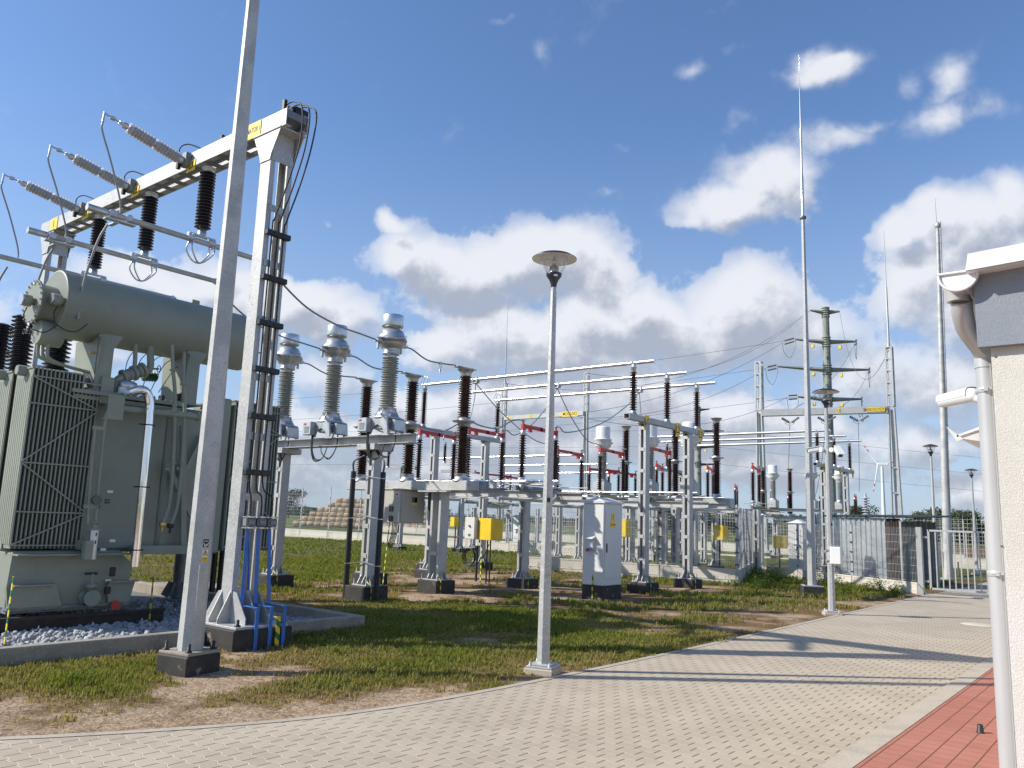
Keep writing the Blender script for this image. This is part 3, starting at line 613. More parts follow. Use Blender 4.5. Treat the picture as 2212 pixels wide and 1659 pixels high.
mb.add([(X0, by-.16, z0), (xe, by-.16, z0+s_*(xe-X0)), (xe, by, z0+s_*(xe-X0)), (X0, by, z0)], [(3,2,1,0)])
mb.add([(X0, by-.15, z0), (X1, by-.15, z1), (X1, 15.2, z1), (X0, 15.2, z0)], [(0,1,2,3)])
mb.build('roof_edge', 'roof_white', bd)
mb = MB()
for (x, z) in ((2150,770),(2164,1180)):
    p = ony(x, z, by-.002); mb.lathe([(.006,0),(.005,.003)], p, (0,-1,0), 8)
mb.build('wall_plug', 'dark_steel', bd)
# gutter: half round, end cap towards the camera
gc = ony(2070,592,by-.09); gr = .084
mb = MB(); arc = [(math.cos(a)*gr, math.sin(a)*gr) for a in np.linspace(PI, 2*PI, 17)]
vs = [(gc.x+a, by-.08, gc.z+b) for a, b in arc]+[(gc.x+a, 15, gc.z+b) for a, b in arc]
mb.add(vs, [(i, i+1, 18+i-1+0, 17+i) for i in range(16)], True)
ins_ = [(gc.x+a*.96, by-.08, gc.z+b*.96) for a, b in arc]+[(gc.x+a*.96, 15, gc.z+b*.96) for a, b in arc]; mb.add(ins_, [(17+i, 18+i, i+1, i) for i in range(16)], True)
mb.path([(gc.x-gr-.004, by-.10, gc.z+.002), (gc.x-gr-.004, 15, gc.z+.002)], .009, 8)
gut = mb.build('gutter', 'pvc_pipe', bd)
mb = MB(); rim = [(gc.x+a*1.06, gc.z+b*1.06) for a, b in arc]
mb.prism([(gc.x-gr*1.12, gc.z+.012)]+rim[0:]+[(gc.x+gr*1.12, gc.z+.012)], by-.096, by-.08, 'y')
r_in = [(gc.x+a*.84, gc.z+b*.84-.004) for a, b in arc]; mb.path([(x, by-.10, z) for x, z in rim], .0075, 8)
mb.path([(gc.x-gr*1.1, by-.10, gc.z+.006), (gc.x+gr*1.1, by-.10, gc.z+.006)], .008, 8)
mb.build('end_cap', 'roof_white', gut)
pp = rng_at(2161, 1300, 5.0); PX, PY = pp.x, pp.y
mb = MB(); e0 = Vector((gc.x+.02, PY-.03, gc.z-gr+.005))
fb = Vector((gc.x+.03, PY-.03, gc.z-.215))
G_ = [ony(x, y, PY-d) for x, y, d in ((2068,612,.33),(2071,628,.33),(2077,650,.31),(2079,676,.27),(2086,705,.20),(2104,732,.12),(2119,752,.04),(2127,772,0.))]
mb.lathe([(.078,.02),(.074,-.0),(.056,-.085),(.054,-.10)], G_[0]+Vector((0,0,.0)), (0,0,1), 20)
mb.path(spline(G_[2:7]+[Vector((PX,PY,G_[7].z)), Vector((PX,PY,G_[7].z-.05))], 6), .052, 24, True, .052)
mb.tube((PX,PY,G_[7].z-.02), (PX,PY,.03), .05, n=24); mb.tube((PX,PY,G_[7].z+.0), (PX,PY,G_[7].z-.06), .054, n=24); fb = Vector((PX,PY,G_[7].z+.36))
mb.bar((PX+.028,PY-.047,fb.z-.4),(PX+.028,PY-.047,.03),.004,.004,(0,1,0))
dp = mb.build('downpipe', 'pvc_pipe', bd)
for z in (ony(2120,845,PY).z, ony(2170,1240,PY).z, .17):
    mb = MB(); mb.lathe([(.0525,-.014),(.054,-.012),(.054,.012),(.0525,.014)], (PX,PY,z), (0,0,1), 24); mb.box((PX+.005,PY-.06,z),(.018,.03,.02)); mb.tube((PX-.02,PY-.068,z),(PX+.035,PY-.068,z),.004,n=6); mb.box((PX+.06,PY,z),(.07,.02,.02)); mb.build('pipe_clamp', 'pvc_pipe', dp)
# security camera on the side wall
c1 = onx(2037,868,-1.12); c0 = onx(2105,853,-.82); ax = (c1-c0).normalized(); L = (c1-c0).length
cc = thing('security_camera', 'white bullet security camera on the wall just left of the downpipe', 'camera', c0)
sx = ax.cross(Vector((0,0,1))).normalized(); up_ = sx.cross(ax)
def oriented(mb, origin, ax, up, side): mb.T = Matrix((side, up, ax)).transposed().to_4x4(); mb.T.translation = origin; return mb
mb = oriented(MB(), c0, ax, up_, sx); h = .062; w = .05
w = .036; sec = [(-w,.0),(-w*.96,.03),(-w*.7,.045),(0,.05),(w*.7,.045),(w*.96,.03),(w,0),(w*.8,-.032),(0,-.040),(-w*.8,-.032)]
rows = [(0,.55),(.03,.85),(.08,1),(L,1)]; vs = [(x*s, y*s, z) for z, s in rows for x, y in sec]; n = len(sec)
mb.add(vs, [(k*n+i, k*n+(i+1) % n, (k+1)*n+(i+1) % n, (k+1)*n+i) for k in range(3) for i in range(n)]+[tuple(reversed(range(n)))], True)
mb.add([(x*1.06, y*1.05, z) for z in (.05, L+.03) for x, y in sec[:7]], [(i, i+1, 8+i, 7+i) for i in range(6)], True); mb.build('camera_body', 'white_paint', cc)
mb = oriented(MB(), c0, ax, up_, sx); mb.add([(x*.93, y*.93, L-.004) for x, y in sec], [tuple(range(n))]); mb.lathe([(.018,0),(.018,.006)], (0,.0,L-.006)); mb.build('lens', 'lens_black', cc)
mb = MB(); mb.path(spline([c0+Vector((0,0,-.02)), c0+Vector((.08,0,-.05)), (bx-.02, c0.y+.02, c0.z-.05)], 4), .022, 10); mb.lathe([(.05,0),(.045,.03)], (bx, c0.y+.02, c0.z-.05), (-1,0,0)); mb.build('bracket', 'white_paint', cc)
# door canopy further along the wall
k0 = onx(2067,944,-1.68); cn = thing('door_canopy', 'small off-white slanting door canopy showing left of the downpipe', 'canopy', (bx, k0.y, k0.z))
mb = MB(); y0, y1 = k0.y, k0.y+1.3
mb.add([(k0.x,y0,k0.z+.02),(bx,y0,k0.z+.42),(bx,y1,k0.z+.42),(k0.x,y1,k0.z+.02),(k0.x,y0,k0.z-.0),(bx,y0,k0.z+.36),(bx,y1,k0.z+.36),(k0.x,y1,k0.z)], [(0,1,2,3),(7,6,5,4),(0,4,5,1),(3,2,6,7),(0,3,7,4)]); mb.build('canopy_top', 'white_paint', cn)
mb = MB(); mb.prism([(k0.x+.02,k0.z-.01),(bx,k0.z+.34),(bx,k0.z-.2),(k0.x+.55,k0.z-.12)], y0+.02, y0+.035, 'y'); mb.build('side_panel', 'canopy_vinyl', cn)
mb = MB(); mb.prism([(k0.x-.1,k0.z+.12),(k0.x+.06,k0.z-.02),(k0.x,k0.z-.05)], y0+.0, y0+.02, 'y'); mb.bar((k0.x+.55,y0+.04,k0.z-.12),(bx,y0+.04,k0.z-.25),.02,.02); mb.build('bracket', 'canopy_vinyl', cn)
p = onz(2118,1583,.024); mb = MB(); mb.lathe([(.031,0),(.031,.006),(.026,.01),(.021,.062),(.016,.066),(.013,.062),(0,.06)], p, n=20); tag(mb.build('rubber_plug', 'black_rubber'), 'small black rubber cone standing on the red brick pavement', 'rubber cone')

# ================================================================ POLES
def plinth(mb, x, y, w, h, rz=0, w2=None): mb.cbox((x, y, h/2-.05), (w, w2 or w, h+.1), .015, rz)
def bolts(mb, x, y, z, a, h=.06, r=.012, rz=0, b=None):
    b = b or a
    for i in (-1, 1):
        for j in (-1, 1):
            u, v = i*a, j*b; px, py = x+u*math.cos(rz)-v*math.sin(rz), y+u*math.sin(rz)+v*math.cos(rz); mb.lathe([(r*1.8,0),(r*1.8,.02),(r,.022),(r,h),(r*.6,h+.01)], (px, py, z), n=8)
def bolt_set(par, x, y, z, a, h=.06, r=.012, rz=0, b=None):
    b = b or a
    for i in (-1, 1):
        for j in (-1, 1):
            u, v = i*a, j*b; px, py = x+u*math.cos(rz)-v*math.sin(rz), y+u*math.sin(rz)+v*math.cos(rz); MB().lathe([(r*1.8,0),(r*1.8,.02),(r,.022),(r,h),(r*.6,h+.01)], (px, py, z), n=8).build('bolt_cap', 'black_rubber', par)
def octpole(mb, x, y, z0, z1, r0, r1, n=8): mb.lathe([(r0, z0), (r1, z1)], (x, y, 0), n=n, smooth=False)
p1 = thing('floodlight_pole', 'tall tapered eight-sided zinc pole nearest the camera, on a black plinth with a warning sticker', 'pole', (-7.69,4.55,0))
X_, Y_ = -7.69, 4.55; rz1 = math.radians(12)
mb = MB(); plinth(mb, X_, Y_, .43, .17, rz1); mb.build('foundation', 'bitumen', p1)
mb = MB(); mb.cbox((X_, Y_, .185), (.41,.41,.03), .006, rz1); mb.build('base_plate', 'concrete', p1)
mb = MB(); octpole(mb, X_, Y_, .2, 9.8, .125, .052); mb.build('pole_shaft', 'weathered_zinc', p1)
bolt_set(p1, X_, Y_, .2, .155, .075, .017, rz1)
vdir = Vector((X_, Y_, 0)).normalized(); sd_ = Vector((-vdir.y, vdir.x, 0))
fdir = (Matrix.Rotation(math.radians(29), 3, 'Z') @ -vdir).normalized(); fs = Vector((-fdir.y, fdir.x, 0))    # the facet that carries the door and stickers
def onpole(z, out=.0): return Vector((X_, Y_, z)) + fdir*((.125-.0076*(z-.2))*.925+out)
R_f = Matrix((fs, Vector((0,0,1)).cross(fs)*-1, Vector((0,0,1)))).transposed()
def plate(mb, c, w, h, th=.003, f=fdir, s=fs): mb.box(c, (w, th, h), R=Matrix((s, f, Vector((0,0,1)))).transposed())
mb = MB(); plate(mb, onpole(.79), .095, .48, .008); mb.lathe([(.01,0),(.008,.006)], onpole(.98,.004), fdir, 8); mb.build('service_door', 'weathered_zinc', p1)
mb = MB(); plate(mb, onpole(1.145,.0015), .062, .072); st = mb.build('sticker', 'label_white', p1)
mb = MB(); plate(mb, onpole(1.087,.0016), .062, .04); mb.build('yellow_strip', 'sign_yellow', st)
zc = onpole(1.15,.0045); mb = MB()
mb.add([zc+fs*-.026+Vector((0,0,-.024)), zc+fs*.026+Vector((0,0,-.024)), zc+Vector((0,0,.028))], [(0,1,2)]); tri_ = mb.build('yellow_triangle', 'sign_yellow', st)
mb = MB(); A_, B_, C_ = zc+fdir*.0006+fs*-.025+Vector((0,0,-.023)), zc+fdir*.0006+fs*.025+Vector((0,0,-.023)), zc+fdir*.0006+Vector((0,0,.026))
for q, w_ in ((A_, B_), (B_, C_), (C_, A_)): mb.bar(q, w_, .002, .004)
zz_ = [zc+fdir*.001+fs*a+Vector((0,0,b)) for a, b in ((.002,.014),(-.004,-.002),(.003,-.003),(-.002,-.018))]
for q, w_ in zip(zz_[:-1], zz_[1:]): mb.bar(q, w_, .001, .003)
mb.build('warning_mark', 'black_ink', st)
text('sticker_text', 'NIE DOTYKAĆ', .010, onpole(1.092,.0045), fdir, (0,0,1), 'black_ink', st, .0004, .8); text('sticker_text', 'URZĄDZENIE', .009, onpole(1.078,.0045), fdir, (0,0,1), 'black_ink', st, .0004, .8)
mb = MB(); plate(mb, onpole(1.245,.0015), .058, .078); mp = mb.build('maker_plate', 'black_ink', p1)
mb = MB(); q0 = onpole(1.23,.0045)
for a, b in (((-.024,.018),(-.006,-.022)), ((-.006,-.022),(.004,.008)), ((.004,.008),(.012,-.012)), ((.012,-.012),(.025,.018))): mb.bar(q0+fs*a[0]+Vector((0,0,a[1])), q0+fs*b[0]+Vector((0,0,b[1])), .001, .008)
mb.bar(q0+fs*-.022+Vector((0,0,.035)), q0+fs*.022+Vector((0,0,.035)), .001, .006); mb.build('emblem', 'label_white', mp)
PLINTHS.append((X_, Y_, .26))

def lamp(loc, label, group):
    t_ = thing('street_lamp', label, 'lamp', loc, 0, group)
    x, y, _ = loc
    mb = MB(); mb.cbox((x, y, .0), (.30,.30,.09), .01, .3); mb.build('foundation', 'kerb_concrete', t_)
    mb = MB(); mb.cbox((x, y, .055), (.27,.27,.02), .005, .3); mb.cbox((x, y, .075), (.21,.21,.02), .005, .3); bolts(mb, x, y, .06, .10, .04, .009, .3); mb.build('base_plate', 'galvanized_steel', t_)
    mb = MB(); octpole(mb, x, y, .07, 4.0, .066, .033); mb.tube((x,y,3.98),(x,y,4.09),.027); mb.build('pole_shaft', 'galvanized_steel', t_)
    mb = MB(); mb.box((x+.045,y-.045,1.73),(.03,.004,.045),R=Matrix.Rotation(math.radians(45),3,'Z')); mb.build('small_plate', 'black_ink', t_)
    mb = MB(); mb.lathe([(.03,4.05),(.035,4.09),(.05,4.13),(.078,4.17),(.085,4.19),(.083,4.205),(.02,4.206)], (x,y,0), n=28); ho = mb.build('lamp_socket', 'dark_blue_cap', t_)
    mb = MB(); mb.box((x+.06,y-.05,4.165),(.003,.04,.022),R=Matrix.Rotation(math.radians(-40),3,'Z')); mb.build('tiny_label', 'label_white', ho)
    mb = MB(); mb.lathe([(.080,4.205),(.108,4.26),(.134,4.33),(.145,4.375),(.138,4.41)], (x,y,0), n=28, cap=False); 
    o = mb.build('glass_bowl', 'clear_glass', t_)
    mb = MB(); mb.lathe([(.05,4.205),(.05,4.28),(.022,4.285),(.02,4.33),(.026,4.34),(.02,4.37),(.006,4.38),(.005,4.42)], (x,y,0), n=16); mb.build('lamp_holder', 'steel_band', t_)
    mb = MB(); mb.lathe([(.238,4.372),(.19,4.40),(.13,4.418),(.08,4.43),(.04,4.437),(0,4.438)], (x,y,0), n=40, cap=False); mb.build('lamp_shade', 'shade_inner', t_)
    mb = MB(); mb.lathe([(.2405,4.370),(.2405,4.376),(.19,4.408),(.13,4.428),(.08,4.442),(.04,4.452),(0,4.456)], (x,y,0), n=40, cap=False); mb.build('shade_top', 'dark_blue_cap', t_)
    return t_
base('dark_blue_cap', (.022,.026,.04), .35); base('shade_inner', (.82,.80,.76), .4)
l1 = lamp((-5.32,7.27,0), 'round-hat street lamp in the middle, the nearest of the lamps, beside the road edge', 'street lamps along the road'); l1.scale = (1.08,1.08,1.05)
l2 = dup(l1, (-5.12,16.3,0), .2, 'street lamp with white security cameras and a white box on its pole', 'street lamps along the road', (1.08,1.08,.987))
dup(l1, (-6.3,31.4,0), .5, 'street lamp seen beyond the gate, left of the tall telecom pole', 'street lamps along the road', (1.08,1.08,1.06))
dup(l1, (-6.3,39.,0), .9, 'farthest street lamp, showing just left of the downpipe below the canopy', 'street lamps along the road', (1.08,1.08,.985))
PLINTHS += [(-5.32,7.27,.2), (-5.12,16.3,.2)]
# cameras on the second lamp
def cctv(p, q, label):
    p, q = Vector(p), Vector(q); ax = (q-p).normalized(); L = (q-p).length; sx = ax.cross(Vector((0,0,1))).normalized(); up = sx.cross(ax)
    t_ = thing('security_camera', label, 'camera', p)
    mb = oriented(MB(), p, ax, up, sx); mb.cbox((0,0,L/2),(.11,.10,L),.03); mb.box((0,.058,L/2+.02),(.12,.012,L+.04)); mb.build('camera_body', 'white_paint', t_)
    mb = oriented(MB(), p, ax, up, sx); mb.box((0,0,L+.002),(.08,.07,.004)); mb.build('lens', 'lens_black', t_); return t_
lx, ly = -5.12, 16.3
cz = ony(1786,972,ly).z; pa = ony(1772,970,ly-.02); t_ = cctv(pa, ony(1744,975,ly-.1), 'white bullet camera facing left on the second lamp pole')
mb = MB(); mb.lathe([(.045,-.06),(.055,-.05),(.055,.04),(.045,.06)], (lx-.1,ly-.02,cz), (.2,.98,0), 18); mb.bar(pa, (lx-.05,ly,cz), .03, .03); mb.build('junction_box', 'white_paint', t_)
pb = ony(1806,968,ly+.05); t_ = cctv(pb, ony(1816,984,ly-.1), 'white camera tilted down to the right on the second lamp pole')
mb = MB(); mb.bar(pb, (lx+.03,ly,cz), .04, .04); mb.lathe([(.045,-.05),(.045,.05)], (lx+.09,ly+.02,cz), (.2,.98,0), 16); mb.build('bracket', 'white_paint', t_)
q = ony(1806,1200,ly-.05); bxx = thing('junction_box', 'white plastic box strapped to the second lamp pole at chest height', 'box', q)
mb = MB(); mb.cbox(q, (.20,.14,.33), .012, .1); mb.build('box_body', 'white_paint', bxx)
mb = MB(); mb.box((lx,ly,q.z+.1),(.15,.15,.025)); mb.box((lx,ly,q.z-.1),(.15,.15,.025)); mb.build('strap', 'steel_band', bxx)
mb = MB(); mb.path(spline([q+Vector((0,0,-.15)), q+Vector((.03,0,-.28)), q+Vector((.1,0,-.34)), q+Vector((.06,-.02,-.24)), q+Vector((-.05,0,-.2))], 5), .006, 6); mb.build('cable', 'black_rubber', bxx)
# lightning mast
t_ = thing('lightning_mast', 'tall slim steel lightning mast behind the second lamp, on a black plinth', 'mast', (-7.05,20.95,0)); X_, Y_ = -7.05, 20.95
mb = MB(); plinth(mb, X_, Y_, .5, .2, .5); mb.build('foundation', 'bitumen', t_)
mb = MB(); mb.cbox((X_,Y_,.205),(.46,.46,.03),.005,.5); mb.build('base_plate', 'galvanized_steel', t_)
mb = MB(); octpole(mb, X_, Y_, .2, 9.9, .108, .046); mb.build('pole_shaft', 'galvanized_steel', t_)
mb = MB(); mb.lathe([(.08,9.87),(.09,9.88),(.09,9.93),(.08,9.94)], (X_,Y_,0), n=16); mb.build('collar', 'dull_zinc', t_)
mb = MB(); mb.lathe([(.044,9.94),(.040,11.1),(.030,11.12),(.026,12.5),(.018,12.52),(.013,13.8),(.007,13.81),(.003,14.72)], (X_,Y_,0), n=10); mb.build('spire', 'bright_aluminium', t_)
bolt_set(t_, X_, Y_, .22, .17, .1, .016, .5)
PLINTHS.append((X_, Y_, .3))
# telecom pole
t_ = thing('telecom_pole', 'tall round steel pole with climbing rungs behind the swing gate', 'pole', (-6.23,32.9,0)); X_, Y_ = -6.23, 32.9
mb = MB(); mb.lathe([(.26,.0),(.26,.05)], (X_,Y_,0), n=16); mb.path([(X_,Y_,.04),(X_+.12,Y_+.06,7.),(X_+.24,Y_+.12,13.4)], .168, 16, True, .055); mb.build('pole_shaft', 'weathered_zinc', t_)
mb = MB(); mb.path([(X_+.15,Y_-.05,1.5),(X_+.27,Y_-.02,7),(X_+.36,Y_+.05,13.4)], .012, 6)
z = 1.6
while z < 13.4: mb.bar((X_+.02+.018*z,Y_-.05,z),(X_+.2+.014*z,Y_-.05,z),.018,.012); z += .33
mb.build('climbing_rungs', 'dark_steel', t_)
mb = MB(); mb.lathe([(.09,13.2),(.11,13.25),(.11,13.3),(.09,13.35)], (X_+.24,Y_+.12,0), n=12); mb.tube((X_+.2,Y_+.12,13.3),(X_+.2,Y_+.12,14.4),.02,.008); mb.build('antenna', 'galvanized_steel', t_)
mb = MB(); mb.cbox((X_-.22,Y_-.1,.72),(.14,.12,.55),.01); mb.cbox((X_+.35,Y_-.1,.4),(.05,.05,.5),.01); mb.build('small_box', 'dark_steel', t_)
# ================================================================ SUBSTATION: shared builders
def channel_post(mb, x, y, z0, z1, w=.20, d=.20, slot='y', th=.012):
    """two channels with their webs on +-X, flanges turned in, open slot on the +-Y faces"""
    for s in (-1, 1):
        mb.box((x+s*(w/2-th/2), y, (z0+z1)/2), (th, d, z1-z0))
        for q in (-1, 1): mb.box((x+s*(w/2-.034), y+q*(d/2-th/2), (z0+z1)/2), (.068-th, th-.001, z1-z0-.002))
def steel_post(t_, x, y, h, w=.20, d=.20, ph=.16, pw=.5, batten=.55, lean=0, fm='bitumen'):
    mb = MB(); plinth(mb, x, y, pw, ph); mb.build('foundation', fm, t_)
    mb = MB(); mb.cbox((x, y, ph+.012), (w+.2, d+.2, .024), .004)
    for s in (-1, 1):
        for q in (-1, 1):
            mb.prism([(y+q*d/2, ph+.024), (y+q*(d/2+.09), ph+.024), (y+q*(d/2+.09), ph+.05), (y+q*d/2, ph+.20)], x+s*.06-.005, x+s*.06+.005, 'x')
            mb.prism([(x+s*w/2, ph+.024), (x+s*(w/2+.09), ph+.024), (x+s*(w/2+.09), ph+.05), (x+s*w/2, ph+.20)], y+q*.06-.005, y+q*.06+.005, 'y')
    bolts(mb, x, y, ph+.02, w/2+.07, .10, .008); mb.build('base_plate', 'galvanized_steel', t_)
    mb = MB(); channel_post(mb, x, y, ph+.025, h, w, d); z = ph+.55
    while z < h-.1:
        for q in (-1, 1): mb.cbox((x, y+q*(d/2+.004), z), (w*.62, .01, .085), .003)
        z += batten
    mb.build('post', 'galvanized_steel', t_)
    mb = MB(); mb.path([(x+w/2+.02,y-d/2-.03,ph+.12),(x+w/2+.1,y-d/2-.06,ph+.07),(x+pw/2+.012,y-d/2-.05,ph),(x+pw/2+.014,y-d/2-.05,-.05)], .014, 4); mb.build('earth_strip', 'earth_stripes', t_)
    PLINTHS.append((x, y, pw/2+.04))
def ibeam(mb, p, q, w=.12, h=.16, th=.012):
    p, q = Vector(p), Vector(q); u = Vector((0,0,1)); mb.bar(p+u*(h/2-th/2), q+u*(h/2-th/2), w, th); mb.bar(p-u*(h/2-th/2), q-u*(h/2-th/2), w, th); mb.bar(p, q, th, h-2*th-.001)
def insulator(t_, name, c, L, rc, rs, k, mat='brown_porcelain', n=16, ax=(0,0,1), alt=1.):
    return MB().sheds(c, L, rc, rs, k, ax, n, alt).build(name, mat, t_)
def sign(t_, c, face, w, h, txt, size, sx=1., dz=0):
    f = Vector(face).normalized(); s = Vector((0,0,1)).cross(f).normalized()
    mb = MB(); mb.box(Vector(c)+f*.006, (w, .008, h), R=Matrix((s, f, Vector((0,0,1)))).transposed()); p = mb.build('sign_plate', 'sign_yellow', t_)
    text('lettering', txt, size, Vector(c)+f*.0115, f, (0,0,1), 'black_ink', p, .0008, sx); return p

# ---------------------------------------------------------------- portal over the transformer
PH = [-10.69, -12.38, -14.15]
pt = thing('transformer_portal', 'tall zinc portal with yellow name sign on its beam, standing over the green transformer', 'portal', (-8.95,5.87,0))
y0, y1, xr, xl, zb_, zt_ = 5.70, 6.05, -8.57, -16.25, 6.57, 6.80
mb = MB()
for y, s in ((y0, 1), (y1, -1)):
    mb.box(((xr+xl)/2, y+s*.006, (zb_+zt_)/2), (xr-xl, .012, zt_-zb_)); mb.box(((xr+xl)/2, y+s*.051, zt_-.006), (xr-xl, .078, .012)); mb.box(((xr+xl)/2, y+s*.051, zb_+.006), (xr-xl, .078, .012))
mb.build('beam', 'galvanized_steel', pt)
mb = MB(); x = xr-.5
while x > xl+.2: MB().box((x, (y0+y1)/2, zb_-.001), (.13, y1-y0-.05, .01)).build('beam_batten', 'dull_zinc', pt); x -= .36
mb.box((xr-.16, (y0+y1)/2, zt_-.06), (.30, y1-y0-.05, .1)); mb.build('end_box', 'dull_zinc', pt)
for lx_ in (-8.95, -15.9):
    mb = MB()
    for ya, yb, s in ((y0, y0+.12, 1), (y1-.12, y1, -1)):
        yw = y0 if s == 1 else y1
        mb.box((lx_, yw+s*.006, (zb_+.25)/2-.0), (.22, .012, zb_-.25)); 
        for q in (-1, 1): mb.box((lx_+q*.104, yw+s*.045, (zb_+.25)/2), (.012, .066, zb_-.25))
    mb.build('leg', 'galvanized_steel', pt)
    mb = MB()
    for yw, s in ((y0, 1), (y1, -1)):
        a, b_ = sorted((yw-s*.004, yw-s*.014)); mb.prism([(lx_-.11,zb_-.42),(lx_+.11,zb_-.42),(lx_+.13,zb_-.34),(lx_+.30,zb_-.02),(lx_-.30,zb_-.02),(lx_-.13,zb_-.34)], a, b_, 'y')
    mb.b2((lx_-.31, y0-.03, zb_-.02), (lx_+.31, y1+.03, zb_-.004)); mb.b2((lx_+.112, y0+.01, zb_-.42), (lx_+.122, y1-.01, zb_-.02))
    mb.build('leg_head', 'galvanized_steel', pt)
    mb = MB(); z = 5.5
    while z > .6:
        if abs(z-1.0) > .2: MB().box((lx_+.118, (y0+y1)/2, z), (.012, y1-y0-.06, .09)).build('batten', 'galvanized_steel', pt)
        z -= .75
    mb.b2((lx_+.112, y0+.02, .26), (lx_+.124, y1-.02, .62)); mb.b2((lx_-.124, y0+.02, .26), (lx_-.112, y1-.02, .62)); mb.build('foot_plate', 'galvanized_steel', pt)
    mb = MB(); mb.cbox((lx_, (y0+y1)/2, .235), (1.1, .72, .03), .005)
    for q in (-1, 1):
        for yy in (y0+.02, (y0+y1)/2, y1-.02): mb.prism([(lx_+q*.112, .25), (lx_+q*.42, .25), (lx_+q*.42, .33), (lx_+q*.2, .60), (lx_+q*.112, .62)], yy-.006, yy+.006, 'y')
        for xx in (-.09, .09): mb.prism([((y0 if q < 0 else y1), .25), ((y0 if q < 0 else y1)+q*.15, .25), ((y0 if q < 0 else y1)+q*.15, .30), ((y0 if q < 0 else y1), .62)], lx_+xx-.006, lx_+xx+.006, 'x')
    mb.build('base_plate', 'galvanized_steel', pt)
    bolt_set(pt, lx_, (y0+y1)/2, .25, .47, .07, .02, 0, .29)
    mb = MB(); mb.cbox((lx_, (y0+y1)/2, .09), (1.16, .8, .26), .01); mb.build('foundation', 'bitumen', pt)
sg = sign(pt, (-9.36,y0-.0,6.685), (0,-1,0), .46, .225, 'FORMATOR 1', .105, .70)
a_ = ony(118,478,y0).x; sign(pt, (a_,y0,6.675), (0,-1,0), .30, .24, '1', .19)
for k, X in zip((3, 2, 1), PH): sign(pt, (X-.18,y0,6.58), (0,-1,0), .22, .17, 'L%d' % k, .13)
# cables over the right end, clamps and down run
mb = MB()
for k, X in enumerate((-8.35,-8.42,-8.50,-9.62,-10.2,-11.4,-13.1)):
    if k > 2: mb.cbox((X, y0+.06, zt_+.05), (.07,.05,.10), .006)
mb.cbox((-8.72, y0+.06, zt_+.09), (.06,.05,.18), .006); mb.cbox((-8.66, y1-.08, zt_+.05), (.1,.2,.12), .006); mb.build('cable_cleat', 'black_rubber', pt)
for k in range(3):
    yy = y0+.07+.09*k; mb = MB(); x2 = lx_r = -8.80+.03
    pts = spline([(-15.,yy,zt_+.03),(-9.2,yy,zt_+.03),(-8.75,yy,zt_+.10),(-8.52,yy,zt_+.10),(-8.36+.03*k,yy+.02,zt_-.05),(-8.38,yy+.04,zt_-.5),(-8.55,yy+.03,5.8),(-8.76,yy+.02,5.35),(-8.80,yy+.02,5.1),(-8.80,yy+.02,3.),(-8.80,yy+.02,1.95),(-8.76,5.80+.15*k,1.75),(-8.74,5.80+.15*k,1.52)], 6); mb.path(pts, .011, 6); mb.build('cable', 'black_rubber', pt)
z = 5.15
for z in (5.15,4.55,3.95,3.35,2.75,2.05): mb = MB(); mb.cbox((-8.79, y0+.18, z), (.07,.36,.07), .006); [mb.lathe([(.01,0),(.01,.012)], (-8.755,y0+.10+.12*k,z), (1,0,0), 8) for k in range(2)]; mb.build('cable_cleat', 'black_rubber', pt)
for k in range(3):
    yy = 5.80+.155*k; mb = MB(); mb.cbox((-8.75,yy,1.44), (.09,.135,.10), .01); mb.cbox((-8.72,yy,1.44), (.07,.09,.06), .006); b_ = mb.build('disconnect_link', 'dull_zinc', pt)
    mb = MB(); mb.box((-8.74,yy,1.505), (.10,.15,.016)); mb.box((-8.74,yy,1.375), (.10,.15,.016)); [mb.lathe([(.010,0),(.010,.02)], (-8.69,yy+s*.05,zz), (1,0,0), 8) for s in (-1,1) for zz in (1.505,1.375)]; mb.build('bracket', 'steel_band', b_)
    mb = MB(); yz = 5.76+.19*k; mb.bar((-8.74,yy-.02,1.36),(-8.70,yz,.47),.05,.006,(1,0,0)); mb.b2((-8.72,yz-.025,.46),(-8.36,yz+.025,.467)); mb.b2((-8.365,yz-.025,-.05),(-8.358,yz+.025,.465))
    mb.build('blue_strip', 'blue_paint', pt)
mb = MB(); mb.b2((-8.355,6.02,-.05),(-8.348,6.08,.34)); mb.b2((-8.60,6.02,.338),(-8.35,6.08,.345)); mb.build('earth_strip', 'earth_stripes', pt)
mb = MB(); mb.path([(-8.9,5.9,1.35),(-8.86,5.95,.62)], .012, 6); mb.build('blue_lead', 'blue_paint', pt)

